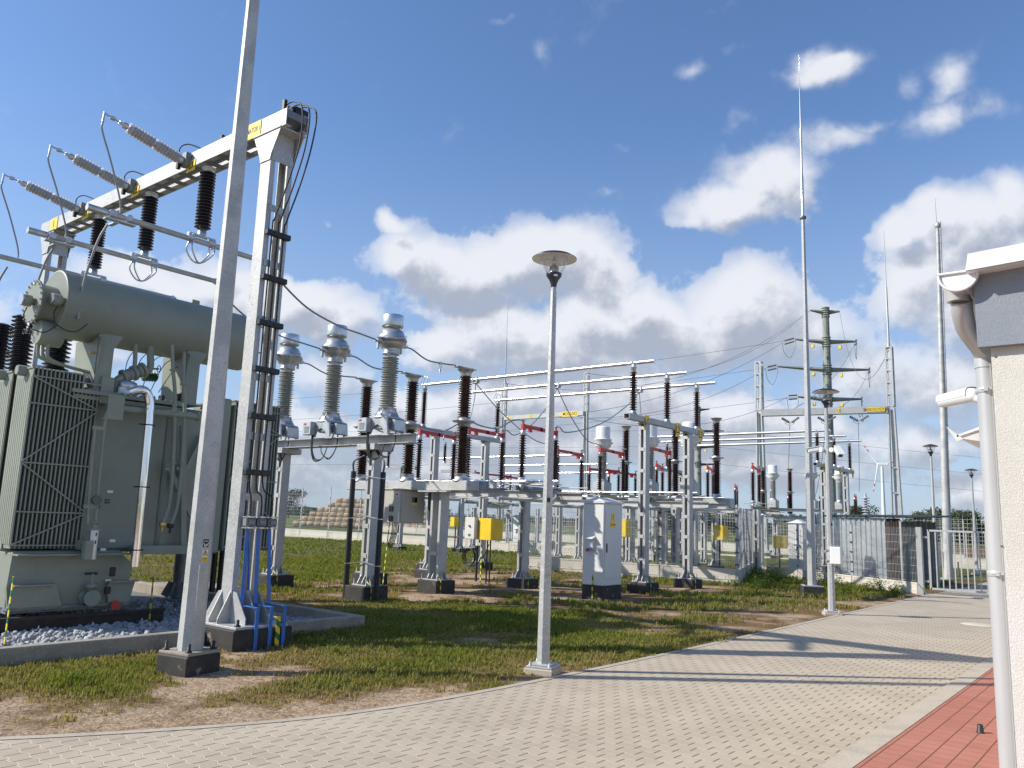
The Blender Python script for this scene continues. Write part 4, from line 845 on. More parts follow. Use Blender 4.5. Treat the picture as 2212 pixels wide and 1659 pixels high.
# hanging black insulators with tubular conductors
for k, X in zip((3, 2, 1), PH):
    t_ = thing('hanging_insulator', 'black ribbed insulator hanging from the portal beam at the L%d plate' % k, 'insulator', (X,5.87,zb_), 0, 'black insulators hanging from the portal beam')
    mb = MB(); mb.lathe([(.10,-.005),(.10,-.03),(.085,-.035),(.085,-.08)], (X,5.87,zb_), n=20); mb.build('top_cap', 'cast_aluminium', t_)
    insulator(t_, 'ribbed_body', (X,5.87,zb_-.08), .88, .070, .118, 18, 'black_porcelain', 20, (0,0,-1))
    mb = MB(); mb.lathe([(.045,0),(.045,-.03),(.062,-.04),(.062,-.11)], (X,5.87,zb_-.95), n=16); mb.box((X,5.87,zb_-1.07), (.07,.42,.025)); mb.build('foot', 'cast_aluminium', t_)
    for s in (-1, 1): c_ = MB(); c_.cbox((X,5.87+s*.17,zb_-1.13), (.13,.10,.10), .02); c_.tube((X-.09,5.87+s*.17,zb_-1.10),(X+.09,5.87+s*.17,zb_-1.10),.014,n=8); c_.tube((X-.06,5.87+s*.17+.03,zb_-1.19),(X+.06,5.87+s*.17+.03,zb_-1.19),.012,n=8); c_.build('tube_clamp', 'cast_aluminium', t_)
    mb = MB()
    for dx in (-.05, .05): mb.path(spline([(X+dx,5.72,zb_-1.16),(X+dx*1.5,5.70,zb_-1.30),(X+dx,5.79,zb_-1.44),(X,5.87,zb_-1.47-.0*dx),(X-dx,5.95,zb_-1.42),(X-dx*1.5,6.05,zb_-1.28),(X-dx,6.03,zb_-1.16)], 9), .012, 8)
    mb.build('flexible_loop', 'steel_band', t_)
TZ = zb_-1.15
for X, ya, yb, lab in ((PH[0],4.30,7.12,'nearest tubular conductor under the portal, at the L3 insulator'),(PH[1],4.22,7.2,'middle tubular conductor under the portal, passing above the conservator'),(PH[2],3.4,7.38,'farthest tubular conductor under the portal, at the left picture edge')):
    mb = MB(); mb.tube((X,ya,TZ),(X,yb,TZ),.040,n=14); o = mb.build('tubular_conductor', 'weathered_zinc'); tag(o, lab, 'conductor', 'tubular conductors under the portal')
    o2 = MB(); o2.cbox((X,ya+.28,TZ),(.13,.11,.11),.02); o2.cbox((X,ya+.5,TZ),(.13,.09,.11),.02); o2.tube((X,ya-.05,TZ),(X,ya+.2,TZ),.048,n=12); o2.box((X,ya+.39,TZ-.07),(.10,.4,.02)); o2.box((X-.1,ya+.35,TZ-.09),(.2,.06,.02)); c_ = o2.build('end_clamp', 'cast_aluminium', o)
    o2 = MB(); o2.cbox((X,yb-.06,TZ),(.10,.08,.1),.02); o2.build('end_clamp', 'cast_aluminium', o)
# grey surge arresters
for k, X in zip((3, 2, 1), PH):
    ztip = 6.745; yb = 5.62
    t_ = thing('surge_arrester', 'light grey double-ribbed surge arrester sticking out from the portal at L%d' % k, 'surge arrester', (X-.3,y0,6.68), 0, 'grey surge arresters on the portal')
    Xa = X-.32; Xt = X-.0; P0 = Vector((Xa+.02, y0-.10, 6.665)); P1 = Vector((X+.0, 4.40, 6.745)); ax = (P1-P0).normalized(); L = (P1-P0).length
    P1 = P0+ax*L
    [MB().lathe(p_, P0, ax, 16).build('fitting', 'cast_aluminium', t_) for p_ in ([(.06,0),(.06,.05),(.045,.06),(.045,.09)], [(.03,.47),(.045,.49),(.045,.52),(.03,.54)], [(.045,.97),(.045,1.03),(.025,1.04),(.02,1.10)])]
    for u_ in (.08, .53): MB().sheds(P0+ax*u_, .415, .042, .088, 8, ax, 18).build('ribbed_body', 'grey_silicone', t_)
    mb = MB(); mb.tube(P0+ax*1.08, P0+ax*1.34, .012, n=8); mb.cbox(P0+ax*1.2,(.05,.08,.05),.01); mb.tube(P0+ax*1.33+Vector((0,0,.015)), P0+ax*1.34+Vector((0,0,-.13)), .016, n=8); mb.build('terminal', 'steel_band', t_)
    mb = MB(); mb.box((Xa+.04,y0-.05,6.68),(.16,.08,.2)); mb.build('bracket', 'dull_zinc', t_)
    mb = MB(); mb.box((Xa-.02,y0-.12,6.60),(.05,.05,.14)); mb.path(spline([(Xa-.02,y0-.1,6.62),(Xa-.04,y0-.12,6.85),(Xa+.05,y0-.05,6.93),(Xa+.25,y0+.05,6.85),(Xa+.3,y0+.06,6.81)], 5), .010, 6); mb.build('counter_lead', 'black_rubber', t_)
    tip = P0+ax*1.34+Vector((0,0,-.13)); o = MB().path(spline([tip, tip+Vector((0,.005,-.12)), tip.lerp(Vector((X,4.68,TZ+.06)),.45)+Vector((0,.0,.02)), tip.lerp(Vector((X,4.68,TZ+.06)),.8)+Vector((.0,.03,0)), Vector((X,4.68,TZ+.12)), Vector((X,4.68,TZ+.05))], 8), .013, 8).build('dropper_cable', 'stranded_cable'); tag(o, 'thin dropper cable from the L%d arrester tip down to its tube' % k, 'cable', 'arrester droppers')
    o = MB().path(spline([(X-.15,4.6,TZ-.1),(X-.28,4.55,TZ-.35),(X-.42,4.5,TZ-.9),(X-.45,4.5,TZ-1.4)], 6), .016, 8).build('dropper_cable', 'stranded_cable'); tag(o, 'grey lead from the L%d tube end down to the transformer bushing' % k, 'cable', 'bushing leads')

# ---------------------------------------------------------------- the power transformer
tf = thing('power_transformer', 'large grey-green oil transformer with finned radiators and a long horizontal oil tank', 'transformer', (-11.3,5.3,.2))
G = 'transformer_paint'
mb = MB(); mb.cbox((-13.5,4.80,.62), (4.6,1.38,.72), .03); mb.cbox((-13.5,5.35,2.0), (4.35,1.36,2.1), .06)
mb.b2((-11.26,4.1,.93),(-11.0,5.52,.95)); tank = mb.build('tank', G, tf)
mb = MB(); mb.prism([(4.12,.30),(5.58,.27),(5.62,.80),(5.42,.97),(4.1,.97),(4.08,.55)], -11.21, -11.17, 'x')
mb.prism([(4.12,.55),(4.62,.57),(4.72,.30),(4.12,.30)], -11.17, -11.09, 'x'); mb.b2((-11.17,4.12,.555),(-11.04,4.6,.575))
mb.prism([(5.32,.30),(5.28,.50),(5.30,.56),(5.66,.58),(5.6,.30)], -11.17, -11.11, 'x'); mb.b2((-11.17,5.28,.565),(-11.05,5.68,.585)); mb.build('lower_tank_plate', G, tf)
mb = MB(); mb.b2((-15.9,4.55,3.05),(-11.15,6.15,3.10)); mb.b2((-15.9,4.6,2.98),(-11.2,6.1,3.03)); [mb.lathe([(.018,0),(.018,.05)], (-11.2,4.7+.09*i,3.08), n=6) for i in range(16)]; mb.build('cover', G, tf)
# radiators
def radiator(y0, y1, x1, z0, z1, n, name, deep=.42, short=3):
    t2 = None; mb = MB(); st = (y1-y0)/n
    for i in range(n):
        y = y0+st*(i+.5); zt = z1-(.2 if i >= n-short else 0); xx = x1
        # fin: thin hollow-looking plate with an embossed front
        mb.box((xx-deep/2, y, (z0+zt)/2), (deep, .016, zt-z0)); mb.box((xx-.006, y, (z0+zt)/2-.01), (.014, st*.36, zt-z0-.06))
        if i == 0:
            for k in range(8): mb.box((xx-.045-k*(deep-.09)/7, y-.010, (z0+zt)/2-.03), ((deep-.09)/7*.78, .012, zt-z0-.16))
        if i < n-short: mb.box((xx-deep*.5, y, zt+.012), (deep*.96, st*.75, .022))
    fins = mb.build('fins', G, t2 or tf); fins.name = 'radiator'
    for z_, q_ in ((z1-.03, .03), (z0+.02, 0)): MB().tube((x1-deep/2, y0-q_, z_), (x1-deep/2, y1+.2, z_), .045, n=12).build('header_pipe', G, fins)
    return fins
def brace(fins, x, y0, y1, z0, z1):
    H = z1-z0; lv = [z1-.10, z1-.45, z1-H*.53, z1-H*.80, z0+.04]; mb = MB()
    for k, z in enumerate(lv): mb.bar((x+.012, y0, z), (x+.012, y1, z), .010, .018)
    zig = [(y0, z1-.10), (y1, z1-.45), (y0, z1-H*.53), (y1, z1-H*.80), (y0, z0+.04)]
    for a, b_ in zip(zig[:-1], zig[1:]): mb.bar((x+.020, a[0], a[1]), (x+.020, b_[0], b_[1]), .010, .018)
    mb.build('brace', G, fins)
f1 = radiator(4.05,4.93,-11.20,1.01,3.29,17,'radiator',.52,4); brace(f1,-11.195,4.05,4.93,1.01,3.29)
f3 = radiator(4.05,4.93,-11.88,1.01,3.29,16,'radiator',.52,0)
f4 = radiator(4.05,4.93,-12.56,1.01,3.29,16,'radiator',.52,0); f6 = radiator(4.05,4.93,-13.24,1.01,3.29,16,'radiator',.52,0)
f2 = radiator(6.98,7.85,-11.20,.97,3.25,17,'radiator',.55,0); brace(f2,-11.195,6.98,7.85,.97,3.25); MB().cbox((-11.45,6.83,2.1),(.5,.22,2.35),.02).build('radiator_panel', G, tf)
f5 = radiator(6.98,7.85,-11.9,.97,3.25,16,'radiator',.55,0)
for x0 in (-11.46,-12.14,-12.82): MB().lathe([(.06,-.02),(.07,.0),(.07,.25)], (x0,3.98,3.27), (0,1,0), 14).build('header_cap', G, tf)
mb = MB()
mb.b2((-11.25,4.93,2.95),(-11.19,5.10,3.32)); mb.build('header_bracket', G, tf); MB().b2((-11.22,4.85,1.0),(-11.08,5.0,1.12)).build('header_bracket', G, tf)
# horizontal pipe, columns
P = lambda x, y, X: onx(x, y, X)
mb = MB(); a, b_ = P(240,880,-11.0), P(425,900,-11.0); mb.tube(a, b_, .048, n=14); mb.cbox(a+Vector((.07,.03,0)),(.02,.22,.34),.004); mb.lathe([(.065,0),(.065,.03)], a+Vector((0,-.02,0)), (0,1,0), 14); mb.lathe([(.065,0),(.065,.03)], b_, (0,1,0), 14); mb.build('cross_pipe', G, tf)
mb = MB(); mb.bar(P(395,920,-11.15), P(395,1185,-11.15), .06, .08); mb.bar(P(360,1000,-11.2), P(440,1170,-11.1), .05, .07); mb.bar(P(440,940,-11.2), P(380,1060,-11.2), .05, .07); mb.b2((-11.25,5.6,.93),(-11.05,6.6,1.05)); mb.build('side_frame', G, tf)
mb = MB(); mb.cbox((-12.6,6.35,2.0),(2.6,.7,2.1),.05); mb.build('cable_box', G, tf)
# conservator with end chamber and gauges
cx, cz0, ya, yb, R = -11.55, 4.26, 4.32, 7.24, .452
cn_ = MB(); cn_.lathe([(R-.02,-.004),(R,0),(R+.006,.004),(R+.006,.012),(R,.016),(R,yb-ya-.03),(R-.03,yb-ya)], (cx,ya,cz0), (0,1,0), 48); cons = cn_.build('conservator', G, tf)
mb = MB(); fc = P(72,652,cx); rr = .30; mb.lathe([(rr,-.012),(rr,.012),(rr-.045,.014),(rr-.045,(ya-fc.y))], fc, (0,1,0), 36); mb.build('end_chamber', G, cons)
mb = MB()
for i in range(20): a = 2*PI*i/20; mb.lathe([(.014,-.035),(.016,-.02),(.016,-.012)], fc+Vector((math.cos(a)*.275,0,math.sin(a)*.275)), (0,1,0), 6)
mb.build('flange_bolts', 'steel_band', cons)
mb = MB(); c2 = Vector((cx,ya-.01,cz0)); lo_c = P(100,720,cx+.05); mb.lathe([(.17,.0),(.17,.3),(.10,.3)], lo_c+Vector((0,-.12,0)), (0,1,0), 24); mb.build('lower_chamber', G, cons)
for (gx, gy_, X) in ((45,646,cx+.06),(110,645,cx+.35)):
    p = P(gx, gy_, X); mb = MB(); mb.lathe([(.075,.02),(.078,.03),(.078,.12),(.05,.13),(.05,.22)], p, (0,1,0), 20); gb = mb.build('level_gauge', G, cons)
    mb = MB(); mb.lathe([(.078,0),(.078,.02),(.066,.02)], p, (0,1,0), 20); mb.build('gauge_rim', 'steel_band', gb); mb = MB(); mb.lathe([(.0,.012),(.068,.012)], p, (0,1,0), 20); mb.build('gauge_face', 'gauge_glass', gb)
    mb = MB(); mb.bar(p+Vector((0,.008,0)), p+Vector((.03,.008,.03)), .008, .002, (0,1,0)); mb.build('needle', 'plain_red', gb)
    mb = MB(); mb.path(spline([p+Vector((.02,.08,-.09)), p+Vector((.0,.06,-.2)), p+Vector((.05,.1,-.34)), p+Vector((.2,.25,-.42)), p+Vector((.28,.38,-.3))], 5), .008, 6); mb.build('gauge_lead', 'black_rubber', gb)
mb = MB()
for (x, y, X) in ((50,606,cx),(52,703,cx),(66,700,cx)):
    p = P(x, y, X); mb.box((p.x,fc.y-.02,p.z),(.05,.01,.035))
mb.build('label_plate', 'label_white', cons)
for (x, y, X) in ((238,1062,-11.13),(197,1168,-11.12),(197,1184,-11.12),(223,1187,-11.12),(243,1168,-11.12),(234,1254,-11.13),(385,1012,-11.05),(370,1012,-11.05)):
    p = P(x, y, X); mb = MB(); mb.box(p,(.004,.075 if x < 300 else .035,.035 if x < 300 else .04)); mb.build('label_plate', 'label_white', tf)
mb = MB(); ey = Vector((cx,6.35,cz0+R)); mb.b2((cx-.01,6.3,cz0+R-.02),(cx+.01,6.42,cz0+R+.07)); mb.build('lifting_eye', G, cons)
# supports of the conservator
for (xa, xb_, xc, xd, ytop, ybot) in ((4.85,5.15,4.75,5.1,3.86,3.1),(6.15,6.42,6.15,6.42,3.83,3.1)):
    mb = MB(); mb.prism([(cx-.42,3.86),(cx+.38,3.86),(cx+.28,3.1),(cx-.35,3.1)], xa, xa+.012, 'y'); mb.b2((cx+.27,xa-.005,3.1),(cx+.29,xa+.22,3.9)); mb.prism([(xa,3.9),(xa+.36,3.98),(xa+.2,3.7),(xa+.2,3.1),(xa,3.1)], cx+.29, cx+.30, 'x')
    mb.b2((cx-.4,xa-.1,3.10),(cx+.35,xa+.3,3.12)); mb.build('tank_support', G, tf)
p = P(211,764,cx+.2); mb = MB(); mb.cbox(p+Vector((0,-.02,0)),(.08,.05,.1),.005); mb.lathe([(.015,0),(.015,.08)], p+Vector((0,-.03,0)), (0,-1,0), 8); mb.build('shut_off_switch', 'lever_yellow', tf)
# Buchholz relay line and valves
mb = MB(); X = -11.35
mb.path(spline([P(318,765,X)+Vector((0,.02,.25)), P(325,765,X), P(324,795,X), P(312,803,X), P(300,806,X)], 6), .05, 14); mb.path(spline([P(275,815,X), P(258,818,X), P(250,835,X), P(247,900,X)], 6), .055, 14)
mb.path([P(290,745,X)+Vector((0,0,.2)), P(292,775,X), P(290,800,X)], .03, 10); mb.build('relay_pipe', G, tf)
mb = MB(); ax = (P(310,800,X)-P(262,815,X)).normalized()
for (u, r) in ((.0,.10),(.10,.085),(.16,.11),(.24,.09),(.30,.115)): mb.lathe([(r,0),(r,.035)], P(264,814,X)+ax*u, ax, 18)
mb.lathe([(.075,0),(.075,.33)], P(264,814,X), ax, 16); mb.build('relay', G, tf)
mb = MB(); hv = P(343,797,X); 
mb.path([hv+Vector((0,-.14,-.02)), hv], .012, 8); mb.path([hv+Vector((math.cos(a)*.05,0,math.sin(a)*.05)) for a in np.linspace(0,2*PI,17)], .006, 6); mb.build('hand_wheel', 'black_rubber', tf)
for (x0, ys) in ((372,((372,745),(374,800),(378,860),(374,1000),(366,1085),(353,1128))),(396,((398,760),(396,830),(399,880),(393,1000),(383,1090),(370,1132)))):
    mb = MB(); mb.path(spline([P(x, y, -11.0) for x, y in ys], 6), .026, 12)
    for (x, y) in (ys[1], ys[3]): mb.lathe([(.048,-.012),(.048,.012)], P(x, y, -11.0), (0,0,1), 12)
    mb.box(P(x0-6,1014,-11.03),(.03,.14,.03)); mb.build('oil_pipe', G, tf)
    mb = MB(); q = P(ys[-1][0]-2, ys[-1][1]+4, -11.0); mb.cbox(q,(.07,.08,.06),.01); mb.lathe([(.016,-.1),(.016,0)], q, n=8); mb.build('drain_valve', 'brass' if x0 < 380 else 'black_rubber', tf)
# bright vent duct
mb = MB(); X = -10.9; r_ = .055
mb.path(spline([P(293,846,X)+Vector((-.1,0,.0)), P(305,842,X), P(318,850,X), P(323,868,X), P(323,885,X)], 7), .062, 20); mb.path([P(323,880,X), P(322,905,X), P(313,1000,X), P(300,1130,X), P(291,1224,X)], .058, 20); dk = mb.build('vent_duct', 'chrome', tf)
for (x, y) in ((318,918),(306,1052),(292,1188)): mb = MB(); mb.lathe([(.062,-.008),(.066,-.008),(.066,.008),(.062,.008)], P(x+2, y, X), (0,0,1), 20); mb.bar(P(x+2,y,X)+Vector((0,-.13,0)), P(x+2,y,X)+Vector((0,.1,0)), .008, .02); mb.build('duct_clamp', 'black_rubber', dk)
mb = MB(); mb.cbox(P(270,850,-11.4),(.35,.35,.16),.02); mb.lathe([(.13,0),(.15,.05),(.15,.12),(.05,.16)], P(270,845,-11.35), n=20); mb.build('relief_vent', 'steel_band', tf)
mb = MB(); mb.sheds(P(308,812,-11.6), .22, .05, .08, 5, (0,1,.1), 14); mb.build('small_bushing', 'dark_green', tf)
mb = MB(); q = P(250,832,-11.5); mb.lathe([(.05,0),(.05,.12)], q+Vector((0,.0,-.06)), n=14); mb.build('brass_sight', 'brass', tf)
# breather
X = -10.95; mb = MB(); q0, q1 = P(205,1140,X), P(197,1208,X); mb.lathe([(.06,0),(.06,.37)], q1+Vector((0,.0,0)), (0,0,1), 20); br = mb.build('breather', 'steel_band', tf)
mb = MB(); mb.box(q1+Vector((.02,-.07,.12)),(.1,.1,.24)); mb.build('breather_shield', G, br)
mb = MB()
for z in (.22,.32): mb.cbox(q1+Vector((.058,.0,z)),(.012,.016,.05),.004)
mb.build('sight_slot', 'lens_black', br)
mb = MB(); mb.lathe([(.075,.37),(.075,.39),(.04,.40),(.04,.46),(.06,.46),(.06,.48)], q1, n=16); mb.path(spline([q1+Vector((0,0,.45)), P(212,1060,X), P(226,920,X), P(232,890,X)], 6), .022, 12)
mb.path(spline([P(190,1130,X), P(196,1030,X), P(206,925,X)], 5), .018, 10); mb.lathe([(.04,-.01),(.04,.01)], P(227,905,X), n=12); mb.box(P(213,925,X),(.03,.16,.05)); mb.box(P(195,1094,X),(.03,.17,.05)); mb.build('breather_pipe', G, tf)
mb = MB(); q = P(205,1080,X); mb.lathe([(.05,0),(.06,.02),(.06,.08)], q, (1,0,0), 16); mb.lathe([(.03,0),(.03,.06)], q+Vector((.0,.13,-.01)), (.3,1,0), 10); mb.box(q+Vector((0,.05,-.09)),(.04,.06,.05)); mb.build('pressure_switch', 'dark_steel', tf)
# valves at the foot
X = -11.0; mb = MB(); q = P(198,1292,X); mb.lathe([(.105,-.16),(.105,-.12),(.07,-.12),(.07,-.02),(.105,-.02),(.105,.02)], q, (1,0,0), 20); mb.lathe([(.05,0),(.05,.1),(.075,.1),(.075,.14),(.03,.15),(.012,.2),(.012,.28)], q+Vector((-.05,0,.03)), n=14); mb.build('drain_valve', G, tf)
mb = MB(); mb.cbox(q+Vector((-.05,-.02,.31)),(.02,.17,.03),.008); mb.cbox(P(243,1235,X+.02),(.05,.07,.12),.01); mb.cbox(P(232,1275,X),(.06,.07,.09),.01); mb.build('valve_handle', 'black_rubber', tf)
mb = MB(); mb.lathe([(.062,0),(.062,.012)], P(249,1307,-11.08), (1,0,0), 20); mb.build('red_cover', 'plain_red', tf)
# wheels' bogie, tie rods
mb = MB(); mb.b2((-15.5,4.12,.22),(-11.2,5.6,.262)); mb.b2((-11.28,4.1,.262),(-11.12,5.62,.30)); mb.build('underframe', 'dull_zinc', tf)
# bushings on the cover
for (x, yb_, X, L) in ((118,800,-12.9,1.0),(38,800,-14.6,1.0),(-10,800,-15.6,.9)):
    q = P(x, yb_, X); mb = MB(); mb.lathe([(.14,-.25),(.14,0)], q+Vector((0,0,-.05)), n=18); bs = mb.build('bushing_turret', G, tf)
    mb = MB(); mb.sheds(q+Vector((0,0,-.08)), L, .12, .19, 15, (0,0,1), 24); mb.build('bushing', 'black_porcelain', bs)
# oil lines from the end chamber
for k, (x0, dx) in enumerate(((128,0),(108,.05),(92,.1))):
    mb = MB(); X = cx+.12-.1*k; mb.path(spline([P(100+10*(2-k)-10,708,X), P(94+10*(2-k)-12,760,X), P(100+8*(2-k)-8,775,X), P(140,790,X+.0), P(196,805,X)], 6), .022, 10); mb.lathe([(.045,-.012),(.045,.012)], P(100+10*(2-k)-11,712,X), n=12); mb.build('oil_pipe', G, cons)
mb = MB()
for k in range(2): q = P(52+14*k,716,cx-.1); mb.path([q+Vector((math.cos(a)*.035,0,math.sin(a)*.035)) for a in np.linspace(0,2*PI,13)], .006, 6); mb.tube(q, q+Vector((0,.12,0)), .008, n=6)
mb.build('hand_wheel', 'black_rubber', cons)
# wiring on the cover
mb = MB()
for k in range(5): mb.path(spline([P(262+20*k,860-3*k,-11.5), P(280+25*k,770+6*k,-11.5), P(330+18*k,752+10*k,-11.6), P(420,790+8*k,-11.6)], 6), .006, 6)
mb.build('wiring', 'black_rubber', tf)
r2_ = random.Random(4)
for k in range(14):
    q = P(r2_.uniform(262,420), r2_.uniform(856,872), -11.35); mb = MB(); mb.cbox(q, (r2_.uniform(.04,.12), r2_.uniform(.04,.12), r2_.uniform(.04,.14)), .008); mb.build('cover_fitting', r2_.choice(['dark_steel','steel_band','black_rubber',G]), tf)
# rail under the transformer, earth straps, support stool right of it
o = MB(); a, b_ = Vector((-11.0,3.4,.0)), Vector((-11.0,6.05,.0)); o.b2((-11.06,2.6,.02),(-10.94,6.05,.035)); o.b2((-11.012,2.6,.035),(-10.988,6.05,.16)); o.b2((-11.04,2.6,.16),(-10.96,6.05,.2)); o.b2((-11.3,2.6,.02),(-11.08,6.05,.15))
o = tag(o.build('rail', 'rail_rust'), 'dark rusty steel rail under the near edge of the transformer', 'rail')
for y in (4.4,5.05,5.7): mb = MB(); mb.cbox((-10.9,y,.05),(.1,.12,.03),.004); mb.lathe([(.012,0),(.012,.03)], (-10.9,y,.065), n=8); mb.build('rail_clip', 'steel_band', o)
for (x, y, zt, lab) in ((8,1400,.75,'yellow and green striped earth strap at the left picture edge'),(322,1345,.62,'striped earth strap on the right foot of the transformer')):
    q = onz(x, y, .03); mb = MB(); mb.bar(q, q+Vector((-.05,.02,zt)), .03, .008); o = tag(mb.build('earth_strap', 'earth_stripes'), lab, 'earth strap')
st = thing('cable_support', 'round steel pedestal with crossbeams and black cable pipes behind the right end of the transformer', 'cable support', (-12.3,7.5,0))
q = onz(384,1290,.08); mb = MB(); mb.lathe([(.11,.05),(.11,.95)], (q.x,q.y,0), n=20); mb.cbox((q.x,q.y,.06),(.5,.5,.03),.004)
for i in range(6): a = i*PI/3; mb.bar(Vector((q.x+math.cos(a)*.22,q.y+math.sin(a)*.22,.1)), Vector((q.x+math.cos(a)*.11,q.y+math.sin(a)*.11,.33)), .01, .12)
mb.build('pedestal', 'dull_zinc', st)
mb = MB(); zz = .98; mb.bar((q.x-.6,q.y-.3,zz),(q.x+.35,q.y+1.2,zz),.12,.1); mb.bar((q.x-1.5,q.y,zz+.1),(q.x+1.2,q.y,zz+.1),.1,.1); mb.build('crossbeam', 'galvanized_steel', st)
mb = MB()
for x in (432,456,472): p_ = onz(x,1290,.05); mb.tube(p_, p_+Vector((0,0,.85)), .05, n=12)
mb.build('cable_pipe', 'black_rubber', st)
o = MB(); q2 = onz(400,1265,.1); o.cbox((q2.x+.2,q2.y+.1,.06),(1.6,1.0,.14),.01); tag(o.build('concrete_slab', 'concrete'), 'low concrete slab beside the gravel behind the first pole', 'slab')
# ---------------------------------------------------------------- current transformers of the near bay
YC, ZC = 10.5, 3.09
cs = thing('steel_support', 'two-post zinc frame carrying the three silver-headed current transformers', 'support frame', (-13.2,YC,0))
for x in (-11.85,-14.75): steel_post(cs, x, YC, ZC-.30, ph=.26, pw=.58)
mb = MB(); ibeam(mb, (-10.75,YC,ZC-.09), (-15.4,YC,ZC-.09), .30, .17); mb.build('beam', 'galvanized_steel', cs)
mb = MB()
for x in (-11.85,-14.75): mb.cbox((x,YC,ZC-.235),(.52,.5,.12),.01)
mb.build('post_head', 'galvanized_steel', cs)
PHX = [-11.57, -13.27, -14.9]
def ct(x, label):
    t_ = thing('current_transformer', label, 'current transformer', (x,YC,ZC), 0, 'silver current transformers of the near bay')
    mb = MB(); mb.prism([(-.27,0),(-.20,0),(-.15,.13),(0,.20),(.15,.13),(.20,0),(.27,0),(.26,.14),(.20,.30),(-.20,.30),(-.26,.14)], YC-.19, YC-.15, 'y') if False else None
    for s in (-1, 1):
        pr = [(x-.29,ZC+.005),(x-.20,ZC+.005),(x-.14,ZC+.13),(x,ZC+.19),(x+.14,ZC+.13),(x+.20,ZC+.005),(x+.29,ZC+.005),(x+.25,ZC+.30),(x-.25,ZC+.30)]
        for q in (pr[:3]+[pr[8]], [pr[2],pr[3],pr[4],pr[7],pr[8]], pr[4:8]): mb.prism(q, YC+s*.22-.02, YC+s*.22+.02, 'y')
    mb.cbox((x,YC,ZC+.31),(.50,.48,.04),.02); mb.cbox((x,YC,ZC+.20),(.30,.40,.2),.02)
    mb.cbox((x+.31,YC,ZC+.17),(.12,.26,.22),.01)
    mb.lathe([(.27,.32),(.27,.345),(.235,.355),(.165,.50),(.175,.505),(.175,.525)], (x,YC,ZC), n=28)
    for k in range(8): a = k*PI/4+.3; mb.bar((x+math.cos(a)*.24,YC+math.sin(a)*.24,ZC+.35),(x+math.cos(a)*.16,YC+math.sin(a)*.16,ZC+.5),.006,.02)
    mb.build('base_casting', 'cast_aluminium', t_)
    mb = MB(); mb.lathe([(.12,.525),(.12,.56)], (x,YC,ZC), n=20); mb.sheds((x,YC,ZC+.55), .98, .100, .168, 21, (0,0,1), 24, .93); mb.build('ribbed_body', 'grey_porcelain', t_)
    mb = MB(); mb.lathe([(.115,1.52),(.115,1.575),(.165,1.58),(.165,1.60),(.15,1.61),(.16,1.62),(.16,1.635),(.14,1.645),(.20,1.70),(.255,1.79),(.265,1.83),(.30,1.84),(.30,1.875),(.27,1.885),(.258,1.95),(.215,2.04),(.15,2.085),(.12,2.10),(.12,2.13)], (x,YC,ZC), n=32)
    mb.cbox((x,YC,ZC+1.857),(.56,.56,.03),.012,PI/4)
    mb.prism([(YC-.33,ZC+1.80),(YC-.28,ZC+1.76),(YC+.28,ZC+1.76),(YC+.33,ZC+1.80)], x-.05, x+.05, 'x')
    for s in (-1, 1): mb.cbox((x,YC+s*.34,ZC+1.80),(.12,.12,.05),.01); mb.cbox((x-.05,YC+s*.30,ZC+1.72),(.05,.05,.14),.01)
    mb.path([(x+.33+math.cos(a)*.022,YC+.06,ZC+1.9+math.sin(a)*.022) for a in np.linspace(0,2*PI,11)], .005, 6); mb.build('head', 'cast_aluminium', t_)
    mb = MB(); mb.lathe([(.13,2.125),(.205,2.13),(.212,2.15),(.212,2.345),(.204,2.36),(0,2.365)], (x,YC,ZC), n=36); mb.build('expansion_cap', 'brushed_cap', t_)
    mb = MB(); mb.box((x-.03,YC-.256,ZC+1.975),(.1,.004,.055)); mb.build('rating_plate', 'dull_zinc', t_)
    mb = MB(); mb.cbox((x-.30,YC-.28,ZC+.18),(.26,.16,.27),.012); bb = mb.build('terminal_box', 'cast_aluminium', t_)
    mb = MB(); mb.box((x-.30,YC-.362,ZC+.15),(.14,.004,.13)); mb.build('data_plate', 'dull_zinc', bb); text('lettering', 'ABB', .052, (x-.36,YC-.364,ZC+.265), (0,-1,0), (0,0,1), 'plain_red', bb, .001, .9)
    mb = MB()
    for k in range(3): mb.path(spline([(x-.24+.02*k,YC-.26,ZC+.05),(x-.22+.02*k,YC-.27,ZC-.25),(x-.12+.02*k,YC-.25,ZC-.48+.02*k),(x+.08,YC-.2,ZC-.42),(x+.12,YC-.12,ZC-.15)], 6), .011, 6)
    for k in range(2): mb.path(spline([(x+.32+.01*k,YC-.05,ZC+.06),(x+.33,YC-.08,ZC-.22),(x+.18,YC-.12,ZC-.44+.02*k),(x-.02,YC-.15,ZC-.32),(x-.06,YC-.15,ZC-.17)], 6), .010, 6)
    mb.build('loop_cable', 'black_rubber', t_)
    return t_
c1_ = ct(PHX[0], 'right-hand, nearest of the three silver-headed current transformers')
dup(c1_, (PHX[1],YC,ZC), label='middle one of the three silver-headed current transformers')
dup(c1_, (PHX[2],YC,ZC), label='left-hand silver-headed current transformer, half behind the portal leg')
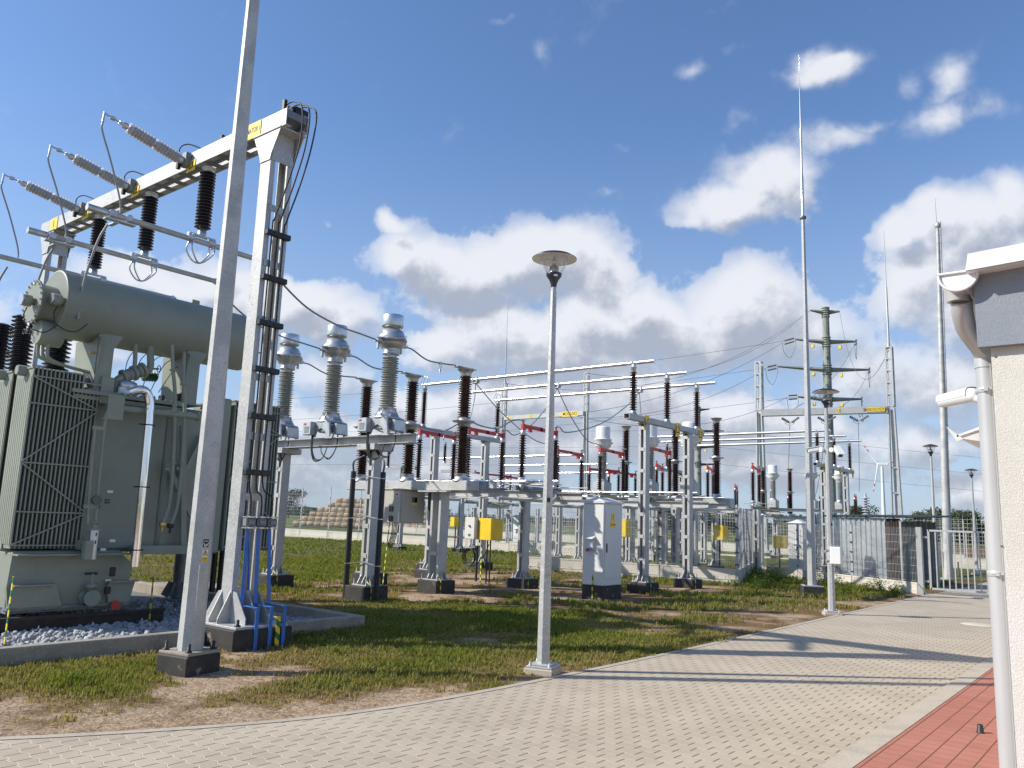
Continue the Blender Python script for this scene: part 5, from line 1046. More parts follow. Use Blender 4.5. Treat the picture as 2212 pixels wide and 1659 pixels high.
# cable risers on the right post
for (px_, top, lab) in ((764,1018,'thick black cable pipe left of the right-hand support post'),(828,1020,'thick black cable pipe right of the right-hand support post')):
    q = ony(px_+ (0 if px_ < 800 else 0),top,YC-.18); b_ = Vector((q.x,YC-.18,-.05)); t_ = thing('cable_pipe', lab, 'pipe', (q.x,YC-.18,0), 0, 'black cable pipes on the support post')
    mb = MB(); mb.tube(b_, q, .055, .05, n=16); mb.build('pipe_body', 'black_rubber', t_)
    mb = MB()
    for k in range(4): mb.path(spline([q+Vector((.01*k-.015,0,-.02)), q+Vector((.01*k-.01,0,.2)), Vector((-11.8+.02*k-(.15 if px_<800 else -.12),YC-.1,ZC-.35)), Vector((-11.8+.02*k,YC-.05,ZC-.2))], 5), .010, 6)
    mb.build('cable_bundle', 'black_rubber', t_)
    mb = MB()
    for z in (.65,1.5,2.25): mb.lathe([(.060,-.008),(.060,.008)], b_+Vector((0,0,z+.05)), n=16); mb.bar(b_+Vector((0,-.02,z+.05)), (-11.85,YC-.13,z+.05), .008, .02)
    mb.build('pipe_strap', 'steel_band', t_)

# ---------------------------------------------------------------- circuit breaker
YB = 12.75
BX = [-11.62,-13.25,-14.82]
cb_ = thing('circuit_breaker', 'three-pole circuit breaker: brown double-stacked columns on a wide zinc beam with beige cabinet', 'circuit breaker', (-12.9,YB,0), 0)
for x in (-12.2,-14.3):
    steel_post(cb_, x, YB, 2.13, w=.30, d=.26, ph=.26, pw=.58, batten=9)
mb = MB(); mb.cbox((-13.05,YB,2.24),(4.15,.34,.21),.012); mb.b2((-12.6,YB-.3,2.10),(-11.75,YB+.3,2.13)); mb.build('beam', 'galvanized_steel', cb_)
mb = MB(); mb.b2((-10.974,YB-.155,2.15),(-10.968,YB+.155,2.33)); mb.build('beam_end', 'dull_zinc', cb_)
for x in BX:
    MB().lathe([(.20,2.345),(.20,2.37),(.15,2.38),(.14,2.47),(.155,2.48),(.155,2.50)], (x,YB,0), n=24).build('pole_foot', 'cast_aluminium', cb_)
    mb = MB(); mb.lathe([(.11,3.50),(.13,3.52),(.13,3.60),(.24,3.605),(.24,3.63),(.12,3.64),(.12,3.68),(.14,3.70)], (x,YB,0), n=20); mb.cbox((x,YB,3.62),(.16,.62,.02),.004); mb.build('middle_flange', 'cast_aluminium', cb_)
    mb = MB(); mb.lathe([(.11,4.60),(.12,4.62),(.12,4.68),(.17,4.73),(.19,4.74),(.19,4.765)], (x,YB,0), n=20); mb.cbox((x,YB-.05,4.775),(.18,.60,.02),.004); mb.build('top_terminal', 'cast_aluminium', cb_)
    mb = MB(); mb.sheds((x,YB,2.50), 1.0, .088, .158, 19, (0,0,1), 20, .93); mb.build('lower_insulator', 'brown_porcelain', cb_)
    mb = MB(); mb.sheds((x,YB,3.69), .92, .086, .148, 18, (0,0,1), 20, .93); mb.build('upper_insulator', 'brown_porcelain', cb_)
# cabinet
q0, q1 = ony(824,1053,YB-.45), ony(893,1132,YB-.45); xm = (q0.x+q1.x)/2; cxx0, cxx1 = q0.x, ony(863,1090,YB-.45).x; zc0, zc1 = 1.42, 2.13
mb = MB(); mb.cbox(((cxx0+cxx1)/2,YB-.05,(zc0+zc1)/2),(cxx1-cxx0,.75,zc1-zc0),.01); mb.cbox(((cxx0+cxx1)/2,YB-.05,zc1+.015),(cxx1-cxx0+.05,.8,.03),.01); cab = mb.build('drive_cabinet', 'beige_paint', cb_)
fy = YB-.05-.375
mb = MB(); mb.cbox((cxx1+.006,YB-.05,(zc0+zc1)/2),(.02,.70,zc1-zc0-.04),.005); dr = mb.build('cabinet_door', 'beige_paint', cab)
MB().box((cxx1+.019,YB-.02,zc1-.20),(.006,.16,.11)).build('view_window', 'lens_black', cab); [MB().cbox((cxx0+(cxx1-cxx0)*.55,fy-.01,z),(.13,.02,.12),.005).build('vent', 'lens_black', cab) for z in (zc0+.30,zc0+.09)]
mb = MB(); mb.box((cxx1+.019,YB-.02,zc1-.29),(.004,.15,.045)); mb.build('warning_strip', 'sign_yellow', cab); text('lettering','ABB',.06,(cxx1-.13,fy-.012,zc1-.10),(0,-1,0),(0,0,1),'plain_red',cab,.001,.95)
mb = MB(); mb.box((cxx1-.13,fy-.004,zc1-.10),(.17,.006,.09)); mb.build('name_plate', 'label_white', cab)
mb = MB(); mb.cbox((cxx1-.02,fy-.012,zc0+.12),(.03,.02,.22),.004); mb.build('latch', 'steel_band', cab)
mb = MB()
for k in range(5): mb.path(spline([(cxx0+.30+.05*k,fy+.1,zc0),(cxx0+.28+.04*k,fy+.1,zc0-.25),(cxx0+.2+.03*k,fy+.1,zc0-.45-.02*k),(cxx0+.12,fy+.15,zc0-.5),(cxx0+.06,fy+.2,zc0-.3)], 5), .010, 6)
mb.build('loop_cable', 'black_rubber', cab)
mb = MB(); mb.cbox((-12.75,YB+.35,1.95),(.22,.2,.5),.04); mb.lathe([(.10,-.2),(.12,0),(.08,.2)], (-12.7,YB+.4,1.75)); mb.build('drive_mechanism', 'dark_steel', cb_)
q = ony(845,1130,YB-.3); mb = MB(); mb.bar((q.x,YB-.35,1.42),(q.x-.05,YB-.4,-.02),.025,.008); mb.build('earth_strap', 'earth_stripes', cb_)

# ---------------------------------------------------------------- disconnectors
def disc(label, group, loc, rz, L=1.32):
    """one pole, local frame: +Y from the near to the far insulator, z=0 at the frame top"""
    t_ = thing('disconnector_pole', label, 'disconnector', loc, rz, group); Mx = t_.matrix_basis.copy()
    def B(): m_ = MB(); return m_
    def F(m_, n_, mat, par=t_): return m_.build(n_, mat, par, world=False)
    mb = B(); mb.bar((0,-.25,.02),(0,L+.25,.02),.09,.11); F(mb, 'base_channel', 'dull_zinc')
    for y in (0, L):
        mb = B(); mb.lathe([(.11,.08),(.11,.10),(.055,.12),(.05,.17),(.085,.18),(.10,.20),(.085,.24),(.085,.27)], (0,y,0), n=18); mb.box((.0,y,.09),(.24,.22,.02)); F(mb, 'bearing', 'cast_aluminium')
        mb = B(); mb.sheds((0,y,.27), 1.0, .042, .092, 17, (0,0,1), 16); F(mb, 'insulator', 'brown_porcelain')
        mb = B(); mb.lathe([(.055,1.26),(.06,1.28),(.06,1.36),(.05,1.37),(.025,1.38),(.025,1.58),(.045,1.585),(.045,1.60)], (0,y,0), n=16); mb.cbox((0,y-.05 if y == 0 else y+.05,1.60),(.07,.18,.025),.004); F(mb, 'terminal', 'cast_aluminium')
    mb = B(); mb.cbox((0,0,1.44),(.085,.085,.17),.008); mb.cbox((0,L,1.42),(.085,.085,.17),.008); mb.bar((0,.03,1.47),(0,L*.55,1.46),.05,.085); mb.bar((0,L*.5,1.455),(0,L-.03,1.44),.05,.085); mb.bar((0,.22,1.40),(0,.32,1.40),.055,.10) if loc[1] < 19 else mb.bar((0,L-.26,1.36),(0,L-.12,1.36),.07,.11); F(mb, 'blade', 'red_paint')
    mb = B(); mb.bar((.05,.05,.12),(.62,.35,.24) if loc[1] < 19 else (.55,.6,-.04),.032,.032); F(mb, 'lever', 'lever_yellow')
    mb = B(); mb.tube((-.3,-.1,.16),(.7,-.1,.16),.012,n=6); mb.tube((.06,-.06,.11),(.06,L,.11),.014,n=6); mb.lathe([(.06,-.02),(.06,.02)], (.09,-.1,.05), (1,0,0), 12); mb.box((.12,.1,.04),(.14,.16,.05)); F(mb, 'linkage', 'galvanized_steel')
    return t_
ZD = 2.28
DX = [-11.6,-13.3,-15.0]
dA = disc('red-armed disconnector pole just right of the nearest brown breaker column', 'near-row disconnectors', (DX[0],14.8,ZD), 0)
dup(dA, (DX[1],14.8,ZD), 0, 'red-armed disconnector pole between the two right breaker columns'); dup(dA, (DX[2],14.8,ZD), 0, 'red-armed disconnector pole left of the middle breaker column')
dB = disc('red-armed disconnector pole between the L1 and L3 bus posts', 'second-row disconnectors', (-11.40,20.35,ZD-.02), 0)
dup(dB, (-13.0,20.35,ZD-.02), 0, 'red-armed disconnector pole over the white cabinet, left of the L1 post'); dup(dB, (-14.55,20.35,ZD-.02), 0, 'red-armed disconnector pole directly right of the middle lamp post')
fr1 = thing('steel_support', 'long zinc platform frame on posts carrying the near-row disconnectors', 'support frame', (-13.3,15.5,0))
for (x, y) in ((-12.1,15.6),(-15.2,15.6)): steel_post(fr1, x, y, 2.02, ph=.2, pw=.56)
mb = MB(); ibeam(mb, (-10.7,14.95,2.17), (-15.9,14.95,2.17), .14, .16); ibeam(mb, (-10.7,16.0,2.17), (-15.9,16.0,2.17), .14, .16)
for x in (-12.1,-15.2): mb.bar((x,14.5,2.05),(x,16.6,2.05),.16,.06)
mb.build('beam', 'galvanized_steel', fr1)
mb = MB(); mb.tube((-10.5,14.72,2.46),(-15.6,14.72,2.46),.026,n=10)
for x in (-11.2,-12.9,-14.6): mb.lathe([(.04,-.04),(.04,.04)], (x,14.72,2.46), (1,0,0), 12)
mb.build('drive_shaft', 'bright_aluminium', fr1)
mb = MB(); mb.tube((-10.75,15.2,2.40),(-15.4,15.35,2.42),.014,n=6); mb.tube((-10.75,16.3,2.38),(-15.4,16.3,2.4),.014,n=6); mb.cbox((-12.4,14.75,2.38),(.12,.12,.2),.01); mb.cbox((-14.1,14.75,2.38),(.12,.12,.2),.01); mb.build('linkage', 'galvanized_steel', fr1)
fr2 = thing('steel_support', 'long zinc frame carrying the second-row disconnectors above the mesh fence', 'support frame', (-13.,21.,0))
for (x, y) in ((-12.2,22.6),(-14.9,22.6)): steel_post(fr2, x, y, 2.0, ph=.2)
mb = MB(); ibeam(mb, (-9.6,20.45,2.15), (-15.6,20.45,2.15), .14, .15); ibeam(mb, (-9.6,21.6,2.15), (-15.6,21.6,2.15), .14, .15)
for x in (-10.5,-12.2,-14.9): mb.bar((x,20.2,2.03),(x,22.8,2.03),.16,.06)
mb.build('beam', 'galvanized_steel', fr2)
mb = MB(); mb.tube((-9.8,20.2,2.46),(-15.3,20.2,2.46),.025,n=10); mb.tube((-9.8,21.9,2.40),(-15.3,21.9,2.40),.016,n=8); mb.build('drive_shaft', 'bright_aluminium', fr2)

# ---------------------------------------------------------------- busbars of the near yard
BY = [16.77, 18.48, 20.18]
def busportal(x, label, group, signs=True, ys=BY, legs=(17.31,19.63), px=None):
    t_ = thing('bus_support', label, 'bus support', (x,legs[0],0), 0, group)
    for y in legs: steel_post(t_, x, y, 4.03, ph=.22, pw=.56, w=.20, d=.20, batten=.52)
    mb = MB(); mb.box((x,(ys[0]+ys[2])/2,4.20-.04),(.16,ys[2]-ys[0]+.62,.012)); mb.box((x,(ys[0]+ys[2])/2,4.04),(.16,ys[2]-ys[0]+.62,.012))
    for s in (-1, 1): mb.box((x+s*.074,(ys[0]+ys[2])/2,4.10),(.012,ys[2]-ys[0]+.62,.108))
    mb.build('beam', 'galvanized_steel', t_)
    mb = MB()
    for y in legs: mb.cbox((x,y,4.015),(.30,.34,.03),.005)
    mb.build('post_head', 'galvanized_steel', t_)
    if signs:
        for k, y in enumerate((ys[0]+.50, ys[1]+.42, ys[2]+.05)): sign(t_, (x+.082,y,4.02), (1,0,0), .22, .36, 'L%d' % (k+1), .26, .85)
    return t_
busportal(-9.8, 'near bus support with yellow L1, L2, L3 plates right of the white cabinet', 'bus supports'); busportal(-16.9, 'bus support behind the breaker, at the far end of the same busbars', 'bus supports', False)
def postins(loc, label, group, n=16, sc=None):
    x, y, z = loc; t_ = thing('post_insulator', label, 'insulator', loc, 0, group)
    MB().lathe([(.10,0),(.10,.02),(.075,.03),(.07,.09)], (x,y,z), n=16).build('foot', 'cast_aluminium', t_); mb = MB(); mb.lathe([(.045,1.04),(.06,1.06),(.06,1.13),(.075,1.14),(.075,1.16)], (x,y,z), n=14); mb.cbox((x,y,z+1.20),(.09,.09,.09),.015); mb.cbox((x,y,z+1.27),(.05,.16,.03),.01); mb.build('fitting', 'cast_aluminium', t_)
    mb = MB(); mb.sheds((x,y,z+.09), .96, .044, .094, 16, (0,0,1), n); mb.build('ribbed_body', 'brown_porcelain', t_); return t_
pi0 = postins((-9.8,BY[0],4.165), 'brown post insulator above the L1 plate, first of the row', 'insulators carrying the near busbars')
names = [('brown post insulator above the L2 plate, middle of the row',-9.8,1),('brown post insulator above the L3 plate, right of the row',-9.8,2),('brown post insulator between the two right breaker columns, holding the first busbar',-16.9,0),('brown post insulator by the thin far mast, holding the second busbar',-16.9,1),('brown post insulator holding the left end of the lowest busbar beside the middle lamp',-16.9,2)]
for nme, x, k in names: dup(pi0, (x,BY[k],4.165), 0, nme)
for k, lab in enumerate(('first busbar tube, the topmost long silver pipe crossing the middle','second busbar tube, the middle long silver pipe','third busbar tube, the lowest of the three long silver pipes')):
    mb = MB(); mb.tube((-9.25,BY[k],5.43),(-17.0,BY[k],5.43),.045,n=16); mb.lathe([(.052,0),(.052,.02)], (-9.26,BY[k],5.43), (1,0,0), 16); o = mb.build('busbar_tube', 'bright_aluminium'); tag(o, lab, 'busbar', 'near busbar tubes')
    xc = (-14.9,-13.3,-11.6)[k]; c_ = MB(); [c_.cbox((xc+s*.08,BY[k],5.42),(.07,.13,.14),.02) for s in (-1,1)]; c_.cbox((xc,BY[k],5.33),(.2,.12,.03),.01); c_.build('cable_clamp', 'cast_aluminium', o)
    c_ = MB()
    for s in (-.05, .05): c_.path([(-16.9+math.cos(a)*.14,BY[k]+s,5.42+math.sin(a)*.26) for a in np.linspace(0,PI,13)], .010, 6)
    c_.build('flexible_loop', 'steel_band', o)

# ---------------------------------------------------------------- flexible conductors
def cable(pts, label, r=.016, mat='stranded_cable', group='flexible conductors of the near bay', n=6, sides=8, spacer=None):
    o = MB().path(spline(pts, n), r, sides).build('flexible_conductor', mat); tag(o, label, 'conductor', group)
    if spacer is not None:
        s = Vector(spacer); m_ = MB(); m_.cbox(s,(.06,.08,.05),.01); m_.path([s+Vector((.03,0,0)),s+Vector((.03,.02,-.06)),s+Vector((.0,.0,-.22)),s+Vector((-.05,.05,-.22)),s+Vector((-.03,.03,-.06)),s+Vector((-.03,0,0))], .008, 6); m_.build('hanging_link', 'steel_band', o)
    return o
HZ = ZC+1.80
for k, (xt, yt) in enumerate(((PH[0],7.1),(PH[1],7.18),(PH[2],7.36))):
    X = PHX[k]; a = Vector((xt,yt,TZ-.03)); b_ = Vector((X,YC-.40,HZ)); lab = ('nearest','middle','farthest')[k]
    cable([a, a+Vector((0,.1,-.16)), a.lerp(b_,.3)+Vector((0,0,-.28)), a.lerp(b_,.6)+Vector((0,0,-.22)), a.lerp(b_,.85)+Vector((0,0,-.08)), b_], '%s sagging conductor from the portal tube to a silver current transformer' % lab)
for k in range(3):
    a = Vector((PHX[k],YC+.40,HZ)); b_ = Vector((BX[k],YB-.35,4.79)); d_ = b_-a; sg_ = a+d_*.68+Vector((0,0,-.07))
    cable([a, a+d_*.12+Vector((0,0,-.0)), a+d_*.4+Vector((0,0,-.10)), sg_, b_], 'short curved conductor from the %s current transformer to its breaker column' % ('right','middle','left')[k], spacer=sg_)
    a = Vector((BX[k],YB+.31,3.63)); b_ = Vector((DX[k],14.70,ZD+1.61)); m_ = a.lerp(b_,.5)+Vector((0,0,-.16)); cable([a, a.lerp(b_,.2)+Vector((0,0,-.10)), m_, a.lerp(b_,.8)+Vector((0,0,-.02)), b_], 'drooping conductor from the %s breaker column to its red disconnector' % ('right','middle','left')[k], spacer=m_)
    a = Vector((DX[k],16.25,ZD+1.61)); b_ = Vector(((-11.6,-13.3,-14.9)[k],BY[(2,1,0)[k]],5.33)); cable([a, a+Vector((0,.4,-.10)), a.lerp(b_,.45)+Vector((0,.15,-.35)), a.lerp(b_,.8)+Vector((0,.1,-.2)), b_], 'long slack conductor from %s red disconnector up to a busbar tube' % ('the right','the middle','the left')[k], r=.014)
    x2 = (-11.4,-13.0,-14.55)[k]; c2_ = Vector((x2,20.2,ZD+1.58)); cable([b_, b_.lerp(c2_,.3)+Vector((0,0,-.25)), b_.lerp(c2_,.7)+Vector((0,0,-.32)), c2_], 'conductor dropping from a busbar tube to %s second-row disconnector' % ('the right','the middle','the left')[k], r=.014)

# ---------------------------------------------------------------- boxes in the bays
def bx_(nm, label, lo, hi, mat, cat='box', legs=True):
    t_ = thing(nm, label, cat, ((lo[0]+hi[0])/2,(lo[1]+hi[1])/2,lo[2])); mb = MB(); mb.cbox([(a+b)/2 for a, b in zip(lo, hi)], [abs(b-a) for a, b in zip(lo, hi)], .01); mb.build('box_body', mat, t_)
    mb = MB(); mb.cbox((hi[0]+.006,(lo[1]+hi[1])/2,(lo[2]+hi[2])/2),(.015,hi[1]-lo[1]-.03,hi[2]-lo[2]-.03),.004); mb.build('door', mat, t_); return t_
Yq = 15.6-.25; a, b_ = ony(1034,1119,Yq), ony(1047,1167,Yq); a2 = ony(1062,1167,Yq)
yb_ = bx_('control_box', 'bright yellow control box hanging on a post behind the coiled black cable', (a.x,Yq,b_.z), (a.x+.42,Yq+.45,a.z), 'yellow_paint', 'control box')
mb = MB(); [mb.tube((a.x+.15+.1*k,Yq+.2,b_.z),(a.x+.15+.1*k,Yq+.2,.0),.018,n=8) for k in range(2)]; mb.build('conduit', 'black_rubber', yb_)
mb = MB(); mb.bar((a.x+.05,Yq+.1,b_.z),(a.x+.05,Yq+.1,-.02),.03,.01); mb.build('earth_strap', 'earth_stripes', yb_)
a, b_ = ony(1005,1117,Yq-.1), ony(1024,1165,Yq-.1); gb = bx_('switch_box', 'small grey switch box beside the yellow control box', (a.x,Yq-.1,b_.z), (b_.x,Yq+.30,a.z), 'cabinet_paint', 'switch box')
mb = MB(); mb.lathe([(.03,0),(.025,.03)], ((a.x+b_.x)/2,Yq-.1,(a.z*.6+b_.z*.4)), (0,-1,0), 12); mb.box(((a.x+b_.x)/2,Yq-.102,b_.z+.1),(.08,.006,.06)); mb.build('knob', 'dark_steel', gb)
t_ = thing('coiled_cable', 'coil of black cable hung on a short stake in the grass', 'cable coil', onz(1028,1254)); q = onz(1028,1254)
mb = MB(); mb.tube((q.x,q.y,-.05),(q.x,q.y,.88),.03,n=10); mb.build('stake', 'black_rubber', t_)
mb = MB(); c_ = ony(1013,1203,q.y)
for k in range(4): rr = .21-.012*k; mb.path([c_+Vector((math.cos(a)*rr+.01*k,(k-1.5)*.02,math.sin(a)*rr*1.05)) for a in np.linspace(0,2*PI,29)], .012, 6, False)
mb.path(spline([c_+Vector((.0,0,-.21)), c_+Vector((.2,.02,-.2)), c_+Vector((.42,.1,.05)), c_+Vector((.50,.2,.35))], 6), .012, 6); mb.build('coil', 'black_rubber', t_)
# far yellow boxes
for (x0, y0_, x1, y1_, Y, lab) in ((973,1117,990,1138,28.,'small yellow box far behind the mesh fence, left of the coil'),(1541,1134,1562,1167,25.5,'yellow box behind the mesh fence, right of the L3 post'),(1670,1157,1692,1185,27.5,'yellow box on a thin black leg left of the tall lightning mast'),(1338,1120,1352,1160,24.5,'yellow box half hidden behind the white cabinet')):
    a, b_ = ony(x0, y0_, Y), ony(x1, y1_, Y); t_ = bx_('control_box', lab, (a.x,Y,b_.z), (b_.x-.0,Y+.4,a.z), 'yellow_paint', 'control box'); mb = MB(); mb.tube(((a.x+b_.x)/2,Y+.1,b_.z),((a.x+b_.x)/2,Y+.1,0),.03,n=8); mb.build('leg', 'black_rubber', t_)
# main white cabinet with roof and socket
t_ = thing('cable_cabinet', 'large white outdoor cabinet numbered 1 with gable roof on a black plinth', 'cabinet', (-9.47,15.,0)); x0, x1, y0_, y1_ = -9.74, -9.22, 14.62, 15.36
mb = MB(); mb.cbox(((x0+x1)/2,(y0_+y1_)/2,.10),(x1-x0,y1_-y0_,.36),.01); mb.build('plinth', 'bitumen', t_)
zr_ = 1.99; mb = MB(); mb.cbox(((x0+x1)/2,(y0_+y1_)/2,(.285+zr_)/2),(x1-x0,y1_-y0_,zr_-.285),.012); mb.box(((x0+x1)/2,y0_-.001,.47),(x1-x0-.03,.004,.006)); cbd = mb.build('cabinet_body', 'cabinet_paint', t_)
mb = MB(); mb.prism([(y0_-.03,zr_),(y1_+.03,zr_),(y1_+.03,zr_+.03),((y0_+y1_)/2+.0,zr_+.03),(y0_-.03,zr_+.03)], x0-.03, x1+.03, 'x')
pk = ((x0+x1)/2-.0, (y0_+y1_)/2, zr_+.13); cs4 = [(x0-.035,y0_-.035,zr_+.032),(x1+.035,y0_-.035,zr_+.032),(x1+.035,y1_+.035,zr_+.032),(x0-.035,y1_+.035,zr_+.032)]; r0_, r1_ = (pk[0],y0_+.12,zr_+.13), (pk[0],y1_-.12,zr_+.13)
mb.add(cs4+[r0_, r1_], [(0,1,4),(1,2,5,4),(2,3,5),(3,0,4,5),(3,2,1,0)]); mb.build('roof', 'cabinet_paint', t_)
mb = MB(); mb.cbox((x1+.006,(y0_+y1_)/2,1.13),(.016,.66,1.38),.004); dr = mb.build('door', 'cabinet_paint', t_)
mb = MB(); mb.cbox((x1+.022,y0_+.10,1.06),(.02,.035,.19),.008); mb.build('handle', 'black_rubber', dr)
sp_ = sign(t_, (x1+.012,y0_+.33,1.70), (1,0,0), .13, .17, '1', .15, .8)
sp_ = sign(t_, (x1+.012,y0_+.33,1.545), (1,0,0), .22, .10, 'SZAFA KABLOWA', .026, .85)
mb = MB(); sx_ = x0+.22; mb.prism([(y0_,1.24),(y0_,1.30),(y0_-.13,1.25),(y0_-.13,1.235)], sx_-.10, sx_+.10, 'x'); mb.box((sx_,y0_-.03,1.13),(.13,.06,.2)); sk = mb.build('socket_hood', 'white_paint', t_)
mb = MB(); mb.lathe([(.035,0),(.03,.07),(.02,.08)], (sx_-.04,y0_-.04,1.02), (-.25,-1,-.35), 14); mb.build('red_socket', 'bright_red', sk); mb = MB(); mb.lathe([(.03,0),(.026,.05)], (sx_+.03,y0_-.05,1.04), (.1,-1,-.3), 14); mb.build('blue_socket', 'blue_paint', sk)
mb = MB(); mb.bar((x1-.25,y0_-.01,.5),(x1-.25,y0_-.01,-.02),.03,.008,(0,1,0)); mb.build('earth_strap', 'earth_stripes', t_); PLINTHS.append(((x0+x1)/2,15.,.4))
# cabinets in the second yard
def cabinet(p0, p1, Y, lab, mat='white_paint'):
    a, b_ = ony(*p0, Y), ony(*p1, Y); t_ = thing('cable_cabinet', lab, 'cabinet', ((a.x+b_.x)/2,Y,0)); mb = MB(); mb.cbox(((a.x+b_.x)/2,Y+.35,a.z/2),(b_.x-a.x,.7,a.z),.01); mb.build('cabinet_body', mat, t_)
    mb = MB(); zz = a.z+.002; x0, x1 = a.x-.04, b_.x+.04; xm = (x0+x1)/2; mb.add([(x0,Y-.04,zz),(x1,Y-.04,zz),(x1,Y+.75,zz),(x0,Y+.75,zz),(xm,Y+.2,zz+.13),(xm,Y+.5,zz+.13)], [(0,1,4),(1,2,5,4),(2,3,5),(3,0,4,5),(3,2,1,0)]); mb.build('roof', mat, t_)
    mb = MB(); mb.cbox((xm,Y-.05,a.z*.62),(.2,.1,.05),.01); mb.cbox((xm,Y-.03,a.z*.56),(.1,.06,.15),.01); mb.build('socket_hood', 'roof_white', t_)
cabinet((1702,1130),(1737,1240), 27., 'white cabinet behind the gate-side fence, left of the lightning mast', 'cabinet_paint')
cabinet((1107,1115),(1123,1180), 33.5, 'narrow white cabinet far behind the fence, left of the middle lamp post')
# ================================================================ SECOND YARD (behind the mesh fence)
def tallct(loc, label, group):
    x, y, z = loc; t_ = thing('current_transformer', label, 'current transformer', loc, 0, group)
    mb = MB(); mb.cbox((x,y,z+.2),(.46,.46,.40),.02); mb.lathe([(.2,.4),(.2,.43),(.15,.5)], (x,y,z), n=18); mb.build('base_tank', 'galvanized_steel', t_)
    mb = MB(); mb.sheds((x,y,z+.45), 1.0, .11, .165, 20, (0,0,1), 16); mb.build('ribbed_body', 'grey_porcelain', t_)
    mb = MB(); mb.lathe([(.12,1.45),(.14,1.48),(.26,1.58),(.28,1.62),(.28,1.80),(.30,1.81),(.30,1.84),(.25,1.85),(.24,1.87),(.24,2.22),(.21,2.27),(0,2.28)], (x,y,z), n=26); mb.cbox((x,y,z+1.7),(.75,.09,.07),.01); mb.build('head', 'white_paint', t_); return t_
def breaker_column(loc, label, group):
    x, y, z = loc; t_ = thing('breaker_column', label, 'circuit breaker', loc, 0, group)
    MB().lathe([(.18,0),(.18,.03),(.13,.04),(.13,.12)], (x,y,z), n=18).build('pole_foot', 'cast_aluminium', t_); mb = MB(); mb.lathe([(.11,1.20),(.13,1.22),(.13,1.28),(.24,1.285),(.24,1.31),(.12,1.32),(.12,1.36)], (x,y,z), n=18); mb.build('middle_flange', 'cast_aluminium', t_); mb = MB(); mb.lathe([(.10,2.45),(.11,2.50),(.17,2.58),(.19,2.59),(.19,2.61)], (x,y,z), n=18); mb.build('top_terminal', 'cast_aluminium', t_)
    mb = MB(); mb.sheds((x,y,z+.12), 1.08, .084, .155, 18, (0,0,1), 16, .93); mb.build('lower_insulator', 'brown_porcelain', t_)
    mb = MB(); mb.sheds((x,y,z+1.36), 1.09, .082, .150, 18, (0,0,1), 16, .93); mb.build('upper_insulator', 'brown_porcelain', t_); return t_
tc = None
for (px_, py_, lab) in ((1303,923,'white-capped current transformer above the white cabinet roof'),(1404,915,'white-capped current transformer right beside the L1 post'),(1490,905,'white-capped current transformer partly behind the L3 plate')):
    q = ony(px_, py_, 23.); loc = (q.x, 23., 2.50)
    if tc is None: tc = tallct(loc, lab, 'white-capped transformers of the second yard')
    else: dup(tc, loc, 0, lab)
bc = None
for (px_, Y, lab) in ((1352,25.3,'brown two-stage column just left of the L1 post'),(1459,25.3,'brown two-stage column between the L2 plate and the L3 post'),(1548,24.8,'thick brown two-stage column standing free right of the L3 post')):
    q = ony(px_, 1000, Y); loc = (q.x, Y, 2.45 if Y > 25 else 2.5)
    if bc is None: bc = breaker_column(loc, lab, 'breaker columns of the second yard')
    else: dup(bc, loc, 0, lab)
def frame2(label, pts, beams, h):
    t_ = thing('steel_support', label, 'support frame', (pts[0][0], pts[0][1], 0), 0)
    for x, y in pts: steel_post(t_, x, y, h, ph=.15, pw=.5, batten=.6)
    mb = MB()
    for (p, q, w, hh) in beams: mb.bar(p, q, w, hh) if w > .2 else ibeam(mb, p, q, w, hh)
    mb.build('beam', 'galvanized_steel', t_); return t_
frame2('zinc frame under the white-capped transformers of the second yard', [(-11.9,23.),(-14.2,23.)], [((-10.9,23.,2.41),(-15.2,23.,2.41),.18,.17)], 2.3)
frame2('wide box-beam frame under the brown columns of the second yard', [(-12.3,25.1),(-14.9,25.3)], [((-10.9,25.,2.37),(-16.,25.3,2.33),.34,.24)], 2.2)
